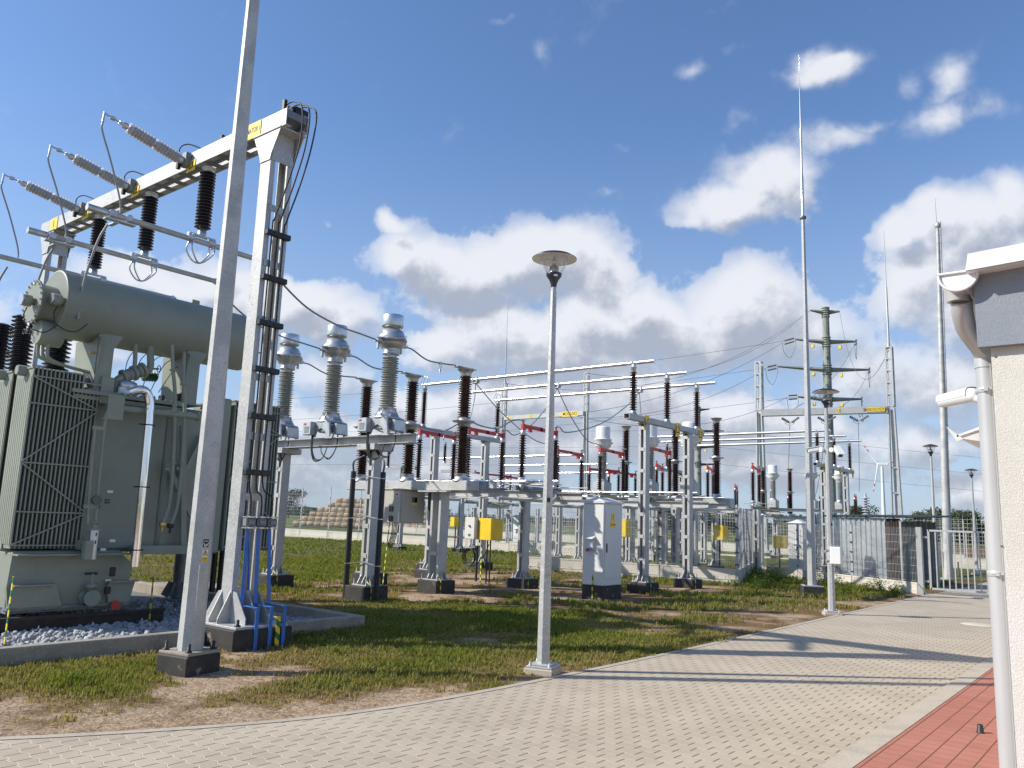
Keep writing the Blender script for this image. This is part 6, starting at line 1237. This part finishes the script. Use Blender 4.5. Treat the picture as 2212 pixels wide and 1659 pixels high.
# more rows further back: bearings of the red arms decide where each pole stands (arm height 3.75 m)
def disc_at(a, b_, lab, grp, zarm=3.73):
    p = onz(*a, zarm); q = onz(*b_, zarm); d_ = Vector((q.x-p.x, q.y-p.y, 0)); rz = math.atan2(d_.y, d_.x)-PI/2; L = 1.32
    m_ = (p+q)/2; s_ = m_ - Vector((-math.sin(rz), math.cos(rz), 0))*L/2
    return dup(dB, (s_.x, s_.y, zarm-1.46), rz, lab, grp), s_
g3, g4 = 'disconnectors behind the mesh fence', 'disconnectors at the far left of the yard'
spots = []
for a, b_, lab, g in (((1522,1007),(1546,1018),'red-armed disconnector pole partly hidden by the thick brown column right of the L3 post',g3),((1616,1005),(1648,1018),'red-armed disconnector pole left of the lightning mast, highest of the far ones',g3),
    ((1576,1044),(1602,1059),'small red-armed disconnector pole between the two columns, low against the sky',g3),((1654,1048),(1681,1061),'red-armed disconnector pole in front of the leftmost round white cap',g3),((1692,1066),(1716,1075),'small red-armed disconnector pole left of the lightning mast',g3),
    ((1737,1050),(1762,1062),'red-armed disconnector pole just behind the lightning mast',g3),((1760,1073),(1785,1080),'small red arm between the lightning mast and the second lamp',g3),((1837,1067),(1857,1078),'rightmost red-armed disconnector pole, over the zinc shed',g3),
    ((1413,1002),(1436,1012),'red-armed disconnector pole seen right of the L1 post',g3),((1473,1013),(1490,1022),'red-armed disconnector pole just left of the L3 post',g3),
    ((1278,1014),(1332,1017),'far red-armed disconnector pole left of the L1 post, seen side on',g4),((1319,1021),(1369,1024),'far red-armed disconnector pole crossing behind the L1 post',g4),
    ((1014,1020),(1050,1023),'far red-armed disconnector pole low between the two right breaker columns',g4),((1064,1026),(1094,1028),'far red-armed disconnector pole under the long silver pipes, centre left',g4),((1095,1031),(1124,1033),'far red-armed disconnector pole left of the middle lamp post',g4)):
    o, s_ = disc_at(a, b_, lab, g); spots.append((s_, g))
# frames below them
def low_frame(i0, i1, lab):
    p, q = spots[i0][0], spots[i1][0]; z = 2.17; frame2(lab, [(p.x,p.y+.6),(q.x,q.y+.6)], [((p.x+.5,p.y+.2,z),(q.x-.5,q.y+.2,z),.14,.15),((p.x+.5,p.y+1.2,z),(q.x-.5,q.y+1.2,z),.14,.15)], 2.05)
low_frame(1,0,'zinc frame under the two highest far disconnectors, left of the lightning mast')
low_frame(5,3,'zinc frame with two long beams behind the gate-side fence, left of the lightning mast')
low_frame(6,4,'small zinc frame behind the lightning mast'); low_frame(9,8,'zinc frame behind the L1 and L3 posts')
low_frame(10,11,'zinc frame far behind the white cabinet'); low_frame(12,14,'zinc frame far behind the yellow control box')
for (px_, py_, lab) in ((1669,1030,'round white cap transformer between two red arms, left of the lightning mast'),(1753,1028,'round white cap transformer hidden behind the lightning mast'),(1813,1032,'round white cap transformer behind the right end of the second lamp support')):
    q = onz(px_, py_-26, 4.95); dup(tc, (q.x, q.y, 2.66), 0, lab)
for (px_, lab) in ((1706,'brown two-stage column left of the lightning mast, tallest of the far columns'),(1648,'brown two-stage column directly behind the highest far red arm')):
    q = onz(px_, 1013 if px_ > 1700 else 1010, 4.9); dup(bc, (q.x, q.y, 2.3), 0, lab)
t_ = frame2('zinc frame carrying the round white cap transformers', [(onz(1690,1010,4.95).x-.5,onz(1690,1010,4.95).y),(onz(1800,1010,4.95).x,onz(1800,1010,4.95).y)], [(onz(1660,1004,4.95)-Vector((0,0,2.38)),onz(1825,1006,4.95)-Vector((0,0,2.38)),.18,.17)], 2.4)
# second busbar set
FY = [32.05, 34.15, 36.25]
busportal(-10.45, 'far bus support behind the second lamp, three insulators on top', 'bus supports', True, FY, (32.7,35.6)); busportal(-18.1, 'far bus support at the left end of the second busbars', 'bus supports', False, FY, (32.7,35.6))
nm = ('topmost','middle','lowest')
for k, y in enumerate(FY):
    dup(pi0, (-10.45,y,4.165), 0, 'far brown post insulator %s' % ('between lightning mast and second lamp','directly behind the second lamp pole','right of the second lamp pole')[k], 'insulators carrying the far busbars')
    dup(pi0, (-18.1,y,4.165), 0, 'far brown post insulator holding the left end of the %s far busbar' % nm[k], 'insulators carrying the far busbars')
    o = MB().tube((-9.95,y,5.43),(-18.4,y,5.43),.055,n=12).build('busbar_tube', 'bright_aluminium'); tag(o, '%s far silver busbar running to the second lamp pole' % nm[k], 'busbar', 'far busbar tubes')
# third busbar set, far left
LY = [42.6, 47.4, 53.4]; LX = ((-38.,-26.9),(-40.,-27.3),(-44.,-31.5))
for k, (a, b_, c_, d_) in enumerate(((935,988,1262,985),(1090,1009,1313,998),(1093,1028,1320,1014))):
    p, q = onz(a, b_, 5.4), onz(c_, d_, 5.4); ym = (p.y+q.y)/2; p = ony(a, b_, ym); q = ony(c_, d_, ym); p.z = q.z = 5.4
    o = MB().tube(p, q, .07, n=10).build('busbar_tube', 'bright_aluminium'); tag(o, 'distant silver busbar behind the middle lamp post, %s of three' % nm[k], 'busbar', 'distant busbar tubes')
for (px_, top, bot, lab) in ((960,955,1000,'small black insulator far left of the breaker columns, hanging over a bracket'),(838,966,1010,'small black insulator on the thin T-shaped support, left'),(1000,946,1020,'small dark insulator just left of the nearest breaker column, far behind')):
    q = rng_at(px_, bot, 38.); h = (bot-top)/1740*38/1.3; dup(pi0, (q.x,q.y,q.z), 0, lab, 'distant small insulators', (1,1,h))
for (px_, ztop, lab) in ((872,1010,'thin T-shaped support far behind, left of the breaker beam'),(1000,1018,'thin post under the small bracket behind the nearest breaker column')):
    q = rng_at(px_, ztop, 38.); t_ = thing('steel_support', lab, 'support frame', (q.x,q.y,0)); steel_post(t_, q.x, q.y, q.z, ph=.15, batten=.7); mb = MB(); mb.bar((q.x-1.2,q.y-.2,q.z),(q.x+.6,q.y+.2,q.z),.16,.14); mb.build('beam', 'galvanized_steel', t_)
# ordinary equipment posts seen through the fence
pp_ = thing('support_post', 'slotted zinc post behind the mesh fence beside the yellow box', 'post', (-10.9,27.,0), 0, 'posts seen through the fence'); steel_post(pp_, -10.9, 27., 2.2, ph=.1)
for (px_, Y, lab) in ((1250,27.,'slotted zinc post seen through the fence left of the white cabinet'),(1207,28,'slotted zinc post seen through the fence right of the middle lamp'),(1365,29,'slotted zinc post seen through the fence beside the L1 post'),(1620,33,'slotted zinc post behind the gate-side fence, left of the small yellow box'),(1765,31,'slotted zinc post right behind the lightning mast'),(1075,38,'far slotted zinc post behind the yellow control box'),(1160,38,'far slotted zinc post left of the middle lamp'),(1520,31,'slotted zinc post right of the L3 post, behind the fence')):
    q = ony(px_, 1150, Y); dup(pp_, (q.x, Y, 0), 0, lab)

# ---------------------------------------------------------------- gantries
def lattice(mb, p, q, w0, w1, n, d=.10):
    p, q = Vector(p), Vector(q)
    for s in (-1, 1):
        for r_ in (-1, 1): mb.bar(p+Vector((s*w0/2, r_*w0/2, 0)), q+Vector((s*w1/2, r_*w1/2, 0)), d, d)
    for i in range(n+1):
        t = i/n; c_ = p.lerp(q, t); w = w0+(w1-w0)*t
        for r_ in (-1, 1): mb.bar(c_+Vector((-w/2, r_*w/2, 0)), c_+Vector((w/2, r_*w/2, 0)), d*.8, d*.8); mb.bar(c_+Vector((r_*w/2, -w/2, 0)), c_+Vector((r_*w/2, w/2, 0)), d*.8, d*.8)
def gantry(lx, ly, rx, ry, zb, zl, zr, spire, label, txt, spx, signs):
    t_ = thing('line_gantry', label, 'gantry', (lx, ly, 0))
    for (x, y, zt) in ((lx, ly, zl), (rx, ry, zr)):
        mb = MB(); mb.bar((x-.22,y,0),(x-.16,y,zb+.1),.08,.3); mb.bar((x+.40,y,0),(x+.16,y,zb+.1),.08,.3); mb.bar((x+.1,y+.1,0),(x+.02,y+.1,zb),.22,.02); mb.cbox((x+.05,y,.1),(1.3,.8,.2),.03)
        for z in (.9,2.4,3.9,5.4): mb.bar((x-.2,y,z),(x+.35-.03*z,y,z),.06,.06)
        mb.build('leg', 'galvanized_steel', t_)
        mb = MB(); lattice(mb, (x,y,zb+.2), (x,y,zt), .36, .34, max(2, int((zt-zb)/.75)), .085); mb.build('top_lattice', 'galvanized_steel', t_)
    mb = MB(); mb.bar((lx+.2,ly,zb),(rx-.2,ry,zb),.45,.42); mb.build('beam', 'galvanized_steel', t_)
    if spire:
        x, y, z0, z1 = spire; mb = MB(); mb.lathe([(.12,z0),(.07,z0+.4),(.055,z0+(z1-z0)*.5),(.03,z0+(z1-z0)*.52),(.012,z1)], (x,y,0), n=8); mb.build('spire', 'galvanized_steel', t_)
    d_ = Vector((rx-lx, ry-ly, 0)).normalized(); f = Vector((d_.y, -d_.x, 0))
    for (fr_, w, h, s, sz) in signs: p = Vector((lx,ly,zb)).lerp(Vector((rx,ry,zb)), fr_)+f*.225; sign(t_, p, f, w, h, s, sz, spx)
    return t_
gA = gantry(-20.1,50.5,-12.45,51.9,8.92,12.3,12.75,(-12.45,51.9,12.7,20.3),'line gantry on the right with SADŁOGOSZCZ sign and a spire on its right leg','SADŁOGOSZCZ',.78,
    [(.11,.17,.25,'L1',.22),(.365,.17,.25,'L2',.22),(.62,.17,.25,'L3',.22),(.89,1.02,.27,'SADŁOGOSZCZ',.24)])
YG = 66.
a, b_, c_, d_, e_ = ony(1088,906,YG), ony(1266,890,YG), ony(1268,806,YG), ony(1093,828,YG), ony(1101,640,YG)
gB = gantry(a.x,YG,b_.x,YG,(a.z+b_.z)/2,d_.z,c_.z,(a.x,YG,d_.z,e_.z),'line gantry behind the middle lamp with MOGILNO sign, thin spire on its left leg','MOGILNO',.8,
    [(.09,.3,.42,'L1',.36),(.36,.3,.42,'L2',.36),(.64,.3,.42,'L3',.36),(.83,1.9,.52,'MOGILNO',.46)])
# ---------------------------------------------------------------- pylons and line wires
def pylon(px_, ptop, dist, arms, r0, r1, label, sc=1.):
    top = rng_at(px_, ptop, dist); x, y = top.x, top.y; t_ = thing('line_pylon', label, 'pylon', (x, y, -1.2))
    mb = MB(); mb.lathe([(r0,-1.2),(r1,top.z)], (x,y,0), n=12, smooth=False); mb.build('concrete_shaft', 'pylon_concrete', t_)
    right = Vector((math.cos(yaw), math.sin(yaw), 0)); tips = []
    for (py_, xl_, xr_) in arms:
        zc = rng_at(px_, py_, dist).z; m_ = MB(); rr = r1+(r0-r1)*(top.z-zc)/(top.z+1.2)
        for k in range(5): m_.lathe([(rr+.02,-.06),(rr+.13,-.05),(rr+.13,.05),(rr+.02,.06)], (x,y,zc+.5*sc-k*.32*sc), n=14)
        for e in (xl_, xr_):
            w_ = (e-px_)/1740*dist; tip = Vector((x,y,zc+.1))+right*w_; a_ = Vector((x,y,zc-.15)); d_ = (tip-a_).normalized(); m_.path([a_+d_*rr, tip], .34*sc, 4, True, .13*sc); tips.append(tip)
        m_.build('crossarm', 'dark_steel' if sc < .9 else 'pylon_concrete', t_)
    mb = MB(); fwd = Vector((x,y,0)).normalized(); mb.bar((x-fwd.x*(r0+.1)+.2,y-fwd.y*(r0+.1),0),(x-fwd.x*(r1+.1)+.2,y-fwd.y*(r1+.1),top.z),.05,.05)
    z = 2
    while z < top.z: mb.bar(Vector((x,y,z))-fwd*(r0-(r0-r1)*z/top.z+.1)+right*.05, Vector((x,y,z))-fwd*(r0-(r0-r1)*z/top.z+.1)+right*.45, .05, .05); z += .7
    mb.build('ladder', 'dark_steel', t_)
    for s in (-1, 1):
        for (py_, _, _) in arms[1:]:
            zc = rng_at(px_, py_, dist).z; mb = MB(); mb.box(Vector((x,y,zc-1.0*sc))-fwd*.9+right*s*1.9*sc,(.35,.35,.45)); mb.build('number_plate', 'sign_yellow', t_)
    return t_, tips
pyA, tA = pylon(1783, 664, 118., [(673,1751,1812),(737,1719,1845),(797,1681,1870),(861,1722,1852)], .74, .43, 'tall green-grey concrete pylon with four crossarms behind the lightning mast')
pyB, tB = pylon(1508, 882, 165., [(884,1500,1532),(930,1502,1563),(965,1500,1545),(1002,1500,1550)], .75, .45, 'smaller concrete pylon standing right behind the L3 post', .8)
def wire(p, q, sag, label, r=.022, grp='line wires'):
    o = MB().path(catenary(p, q, sag, 16), r, 4, False).build('line_wire', 'line_wire'); tag(o, label, 'wire', grp); return o
lft = Vector((-math.cos(yaw), -math.sin(yaw), 0)); fd = Vector((-math.sin(yaw), math.cos(yaw), 0))
gt_ = lambda fr_, dz=0: Vector((-20.1,50.5,8.92+dz)).lerp(Vector((-12.45,51.9,8.92+dz)), fr_)
mt_ = lambda fr_, dz=0: Vector((a.x,YG,(a.z+b_.z)/2+dz)).lerp(Vector((b_.x,YG,(a.z+b_.z)/2+dz)), fr_)
def strain(p, q, lab):      # insulator string at a crossarm tip
    p = Vector(p); d_ = (Vector(q)-p).normalized(); t_ = thing('strain_insulator', lab, 'insulator', p, 0, 'strain insulators on the tall pylon')
    for s in (-.35, .35): mb = MB(); mb.sheds(p+Vector((0,0,s*.7))+d_*.3, 2.2, .05, .13, 9, d_, 8); mb.build('ribbed_body', 'stranded_cable', t_)
    mb = MB(); mb.path(spline([p+d_*3, p+d_*2.6+Vector((0,0,-1.4)), p+d_*1.2+Vector((0,0,-2.4)), p+Vector((0,0,-1.)), p], 5), .03, 4); mb.build('jumper', 'line_wire', t_); return p+d_*3
sd_n = ('second-highest','widest','lowest')
for k in range(3):
    pL, pR = tA[2+2*k], tA[3+2*k]; q = mt_((.2,.5,.8)[k]); e = strain(pL, q, 'insulator string at the left tip of the %s crossarm' % sd_n[k]); wire(e, q, 2.4, 'line wire from the left tip of the %s crossarm to the MOGILNO gantry' % sd_n[k])
    q = gt_((.22,.5,.76)[k]); e = strain(pR, q+Vector((0,-6,-3)), 'insulator string at the right tip of the %s crossarm' % sd_n[k]); wire(e, q, 1.2, 'line wire from the right tip of the %s crossarm to the SADŁOGOSZCZ gantry' % sd_n[k])
    wire(pL, pL+lft*160+fd*60+Vector((0,0,-6)), 4., 'line wire leaving the %s crossarm to the left' % sd_n[k]); wire(tB[3+2*k], tB[3+2*k]-lft*300+fd*10+Vector((0,0,-6)), 4., 'line wire from the small pylon to the right, level %d from the top' % (k+2))
    wire(tB[2+2*k], tB[2+2*k]+lft*330+fd*10, 4., 'thin horizontal line wire left of the small pylon, level %d from the top' % (k+2), .02)
wire(tA[0], mt_(0,3.8), 4.5, 'thin earth wire from the top arm to the left gantry leg', .02); wire(tA[0], mt_(1,4.0), 3.5, 'thin earth wire from the top arm to the right leg of the MOGILNO gantry', .02); wire(tA[1], Vector((-12.45,51.9,12.6)), 5., 'thin earth wire swinging down to the spire leg', .02)
for k, f in enumerate((.24,.52,.76)):
    p = gt_(f, -.35); t_ = thing('suspension_insulator', 'short insulator yoke hanging under the %s plate of the SADŁOGOSZCZ beam' % ('L1','L2','L3')[k], 'insulator', p); mb = MB(); mb.sheds(p+Vector((-.5,0,0)), .55, .04, .1, 5, (.8,0,-.5), 8); mb.sheds(p+Vector((.6,0,0)), .55, .04, .1, 5, (-.8,0,-.5), 8); mb.bar(p+Vector((-.15,0,-.3)), p+Vector((.3,0,-.3)), .06, .06); mb.path([p+Vector((math.cos(a_)*.3,0,-.25+math.sin(a_)*.2)) for a_ in np.linspace(PI,2*PI,9)], .02, 5); mb.build('yoke', 'dull_zinc', t_)
    e = onz((1700,1760,1856)[k], (1090,1075,1062)[k], 3.9); wire(p+Vector((0,0,-.35)), e, .6, 'dropper wire from the %s yoke of the SADŁOGOSZCZ gantry' % ('L1','L2','L3')[k], .016)
# small standing insulators by the shed
for (px_, lab) in ((1871,'small grey insulator standing above the shed roof'),(1777,'small grey insulator between the lightning mast and the second lamp')):
    q = rng_at(px_ if px_ > 1800 else 1793, 1115 if px_ > 1800 else 1108, 44.); t_ = thing('surge_arrester', lab, 'surge arrester', (q.x,q.y,q.z-.1)); mb = MB(); mb.sheds((q.x,q.y,q.z-.1), 1.05, .07, .20, 8, n=14); mb.lathe([(.06,.95),(.05,1.2)], (q.x,q.y,q.z-.1)); mb.build('ribbed_body', 'grey_silicone', t_)
    mb = MB(); mb.tube((q.x,q.y,0),(q.x,q.y,q.z-.1),.09,n=8); mb.build('stand', 'galvanized_steel', t_)
# ---------------------------------------------------------------- wind turbine
hub = rng_at(1905,1003,1150.); tt = thing('wind_turbine', 'white wind turbine with red-tipped blades far behind the shed', 'wind turbine', (hub.x,hub.y,-4)); ht = Vector((-hub.x,-hub.y,0)).normalized(); rt = Vector((math.cos(yaw-.45), math.sin(yaw-.45), 0))
mb = MB(); mb.lathe([(2.9,-4),(1.5,hub.z-1.5)], (hub.x,hub.y,0), n=16); mb.build('tower', 'far_white', tt)
mb = MB(); mb.bar(hub+rt*-3.5+Vector((0,0,.3)), hub+rt*7+Vector((0,0,.3)), 3.4, 3.6); mb.build('nacelle', 'far_white', tt)
rot_c = hub+rt*-4.5; mb = MB(); mb.lathe([(1.5,-1.2),(1.6,0),(1.0,1.4),(.2,2)], rot_c, -rt, 14); mb.build('hub', 'far_white', tt)
side = Vector((rt.y,-rt.x,0))*-1
for (px_, py_) in ((1886,1064),(1866,962),(1938,997)):
    e = rng_at(px_, py_, 1150.); d_ = (e-rot_c); L = d_.length; d_.normalize(); sdv = d_.cross(ht).normalized(); mb = MB(); mb.path([rot_c, rot_c+d_*L*.18, rot_c+d_*L], 1.45, 6, True, .3); bl = mb.build('blade', 'far_white', tt)
    mb = MB(); [mb.tube(rot_c+d_*L*u, rot_c+d_*L*v, 1.15*(1-.7*u)+.25, 1.15*(1-.7*v)+.25, n=6) for u, v in ((.68,.78),(.88,.97))]; mb.build('red_band', 'turbine_red', bl)
# ---------------------------------------------------------------- straw bales
bb_ = None; fl = Vector((math.cos(yaw+.5), math.sin(yaw+.5), 0)); base_p = rng_at(636,1113,150.); base_p.z = -1.2; kk = 0; D_ = 1.06
ax_ = Vector((math.cos(yaw-.1), math.sin(yaw-.1), 0)); rowsb = [(0,18),(1.2,16),(2.4,14),(3.6,12.5),(5.2,11),(6.4,10)]
for lvl, (st0, cnt) in enumerate(rowsb):
    for j in range(int(cnt)+3):
        c_ = base_p + ax_*(st0*1.05+j*1.25+.6) + Vector((0,0,D_/2+lvl*.86)) + Vector((-ax_.y,ax_.x,0))*(lvl*.5)
        lab = 'round straw bale in the %s row of the big stack' % ('bottom','second','third','fourth','fifth','top')[lvl]
        if bb_ is None:
            bb_ = MB(); bb_.lathe([(.42,-.6),(.5,-.595),(.53,-.56),(.53,.56),(.5,.595),(.42,.6)], (0,0,0), (1,0,0), 16); bb_ = bb_.build('straw_bale', 'straw'); o = bb_
        else: o = bb_.copy(); COL.objects.link(o)
        o.location = c_; o.rotation_euler = (random.uniform(-3,3), 0, math.atan2(ax_.y, ax_.x)+random.uniform(-.04,.04)); tag(o, lab, 'straw bale', 'straw bales in the %s row' % ('bottom','second','third','fourth','fifth','top')[lvl])
# ---------------------------------------------------------------- trees on the horizon
m = bpy.data.materials.new('foliage'); m.use_nodes = True; t = m.node_tree; b = t.nodes['Principled BSDF']; b.inputs['Roughness'].default_value = .8
gn = N(t, 'ShaderNodeTexNoise', i_Scale=.5, i_Detail=3.); geo = N(t, 'ShaderNodeNewGeometry'); t.links.new(geo.outputs['Position'], gn.inputs['Vector']); t.links.new(mixc(t, smooth(t, gn.outputs['Fac'], .35, .65), (.030,.045,.018), (.062,.085,.03)), b.inputs['Base Color']); MATS['foliage'] = m
def tree_mesh(seed, h, w, low):
    r = np.random.default_rng(seed); V = []; cl = [(r.normal(0,w*.3), r.normal(0,w*.3), r.uniform(low, 1)*h, r.uniform(.18,.34)*w) for _ in range(16)]
    for (x, y, z, s) in cl:
        for q in range(130):
            d_ = r.normal(0,1,3); d_ /= np.linalg.norm(d_); p = np.array([x,y,min(z,h-s*.6)])+d_*s*r.uniform(.55,1.05)*np.array([1,1,.8]); u = r.normal(0,1,3); u /= np.linalg.norm(u); v = np.cross(u, d_); v /= np.linalg.norm(v)+1e-9; sz = r.uniform(.16,.42)
            V += [p-u*sz, p+v*sz*.6, p+u*sz, p-v*sz*.6]
    me = bpy.data.meshes.new('crown'); me.from_pydata([tuple(map(float, v)) for v in V], [], [tuple(range(i*4,i*4+4)) for i in range(len(V)//4)]); me.materials.append(MATS['foliage']); return me
def tree(loc, seed, h, w, label, low=.35):
    t_ = thing('field_tree', label, 'tree', loc, 0, 'trees on the far edge of the fields'); c_ = bpy.data.objects.new('crown', tree_mesh(seed, h, w, low)); COL.objects.link(c_); c_.parent = t_
    mb = MB(); mb.path([(0,0,-.2),(.1,0,h*.3),(0,.1,h*.7)], .35, 7, True, .1); mb.path([(0,0,h*.3),(w*.2,0,h*.6)], .15, 5, True, .05); mb.path([(0,0,h*.35),(-w*.2,.3,h*.65)], .14, 5, True, .05); mb.build('trunk', 'bark', t_, world=False); return t_
T3 = None
def put(px_, dist, sc, proto, rz, lab):
    q = rng_at(px_, 1150, dist); return dup(proto, (q.x, q.y, -1.3), rz, lab, None, (sc,)*3)
q = rng_at(624,1100,330.); T1 = tree((q.x,q.y,-1.3), 1, 11., 11., 'big round tree alone on the horizon left of the straw stack')
q = rng_at(1500,1130,300.); T2 = tree((q.x,q.y,-1.3), 2, 9., 10., 'dark spreading tree on the horizon between L1 and L3 posts', .3)
q = rng_at(1860,1150,260.); T3 = tree((q.x,q.y,-1.3), 3, 10., 8., 'tall loose pine-like tree above the right end of the shed', .5)
tl_ = [(597,330,.35,T2,'low bush on the horizon behind the left fence post'),(668,360,.5,T2,'small round tree right of the big one'),(688,360,.38,T1,'small bush at the left end of the straw stack'),(890,420,.55,T2,'small tree between the beige cabinet and the post'),(905,420,.7,T1,'tree behind the beige cabinet, right side'),(930,430,.5,T2,'bush right of the breaker post'),(965,430,.6,T1,'tree left of the far yellow box'),(990,430,.5,T2,'tree right of the far yellow box'),
 (1440,300,.75,T1,'tree just right of the L1 post'),(1465,300,1.,T2,'broad tree in the gap between L1 and L3 posts'),(1530,300,.9,T1,'tree right of the L3 post base'),(1555,300,.8,T2,'tree above the right yellow box'),(1585,300,.9,T1,'tree right of the yellow box'),(1610,300,.8,T2,'tree left of the small far cabinet'),(1640,310,.85,T1,'tree behind the disconnector frame'),(1720,320,.7,T2,'tree hidden behind the mast-side cabinet'),
 (1985,250,.85,T3,'dark tree between the shed and the gate post'),(2030,240,.85,T1,'dark tree seen through the swing gate, left'),(2052,240,.8,T3,'dark tree behind the telecom pole'),(2085,235,.95,T2,'broad dark tree seen through the swing gate, right'),(2108,235,.8,T1,'dark tree at the right end of the gate'),(1975,260,.6,T2,'bush right of the shed')]
for i, (px_, dist, sc, pr, lab) in enumerate(tl_): put(px_, dist, sc, pr, i*1.7, lab)
# continuous low woods along the horizon
r = np.random.default_rng(3); V = []; F = []
for x0, x1, d0, hh in ((-500,560,480,4.),(560,1180,520,5.),(1180,1700,420,5.),(1680,2600,330,7.)):
    for i in range(int((x1-x0)*9)):
        q = rng_at(r.uniform(x0, x1), 1120, d0*r.uniform(.97,1.03)); h = hh*(.35+.9*float(vnoise(np.array([q.x*.05]), np.array([q.y*.05]), 4)[0])); z = -1.3+h*r.random()**.8; u = r.normal(0,1,3); u /= np.linalg.norm(u); v = np.cross(u, r.normal(0,1,3)); v /= np.linalg.norm(v); s = r.uniform(.5,1.1); p = np.array([q.x,q.y,z]); n0 = len(V); V += [p-u*s, p+v*s*.7, p+u*s, p-v*s*.7]; F.append((n0,n0+1,n0+2,n0+3))
me = bpy.data.meshes.new('far_woods'); me.from_pydata([tuple(map(float, v)) for v in V], [], F); me.materials.append(MATS['foliage']); o = bpy.data.objects.new('far_woods', me); COL.objects.link(o); tag(o, 'low dark line of woods along the horizon', 'woods', kind='stuff')

# ---------------------------------------------------------------- vegetation near the camera
go_ = grass('grass', 42000, -16.5, -4.9, .8, 12.5, 1, .060, .30, 9); tag(go_, 'patchy green and dry grass near the paved road', 'grass', kind='stuff')
go_ = grass('grass', 30000, -24, -4.9, 12.5, 24., 2, .070, .30, 7); tag(go_, 'lush grass around the equipment posts', 'grass', kind='stuff')
go_ = grass('grass', 46000, -12.5, -4.9, 1., 12., 4, .026, .05, 6, .9); tag(go_, 'short dry stubble on the sandy strip', 'grass', kind='stuff')
go_ = grass('grass', 16000, -40, -13, 8.2, 31.2, 6, .07, .2, 7, keep=lambda x, y: (x < -16) | (y < 13)); tag(go_, 'grass below the long boundary fence', 'grass', kind='stuff')
go_ = grass('grass', 9000, -18, -5.6, 22.4, 31., 8, .09, .2, 7, keep=lambda x, y: (y > 22.5)); tag(go_, 'grass inside the fenced second yard', 'grass', kind='stuff')
rs_ = np.random.default_rng(12); spots_ = []
for i in range(42):
    u = rs_.random(); a_ = Vector((-9.3,22.1,0)).lerp(Vector((-11.0,27.2,0)), min(1, u*1.9)) if u < .5 else Vector((-11.0,27.2,0)).lerp(Vector((-5.7,23.7,0)), (u-.5)*2)
    spots_.append((a_.x+rs_.uniform(.15,1.2), a_.y-rs_.uniform(.3,1.6), rs_.uniform(.14,.42), rs_.uniform(.15,.4)))
spots_ = [s for s in spots_ if s[0] < -5.4]
o = leafy('weeds', spots_, ((.07,.13,.03),(.15,.19,.06)), 5, 80, .035); tag(o, 'tall leafy weeds growing along the fence towards the gate', 'weeds', kind='stuff')
o = leafy('weeds', [(rs_.uniform(-16,-9.8), rs_.uniform(20.3,21.6), rs_.uniform(.12,.3), .15) for _ in range(16)], ((.05,.09,.02),(.12,.13,.04)), 6, 60, .025); tag(o, 'thin weeds at the foot of the near mesh fence', 'weeds', kind='stuff')
o = leafy('weeds', [(-7.5,6.3,.13,.2),(-8.3,10.6,.14,.2),(-7.8,13.7,.12,.2),(-7.7,3.6,.1,.15),(-8.6,6.6,.12,.12),(-10.5,12.,.16,.25),(-13.3,12.9,.2,.25),(-7.0,6.9,.08,.1)], ((.05,.12,.02),(.09,.15,.03)), 8, 220, .02); tag(o, 'small broad-leaved clumps scattered in the lawn', 'weeds', kind='stuff')
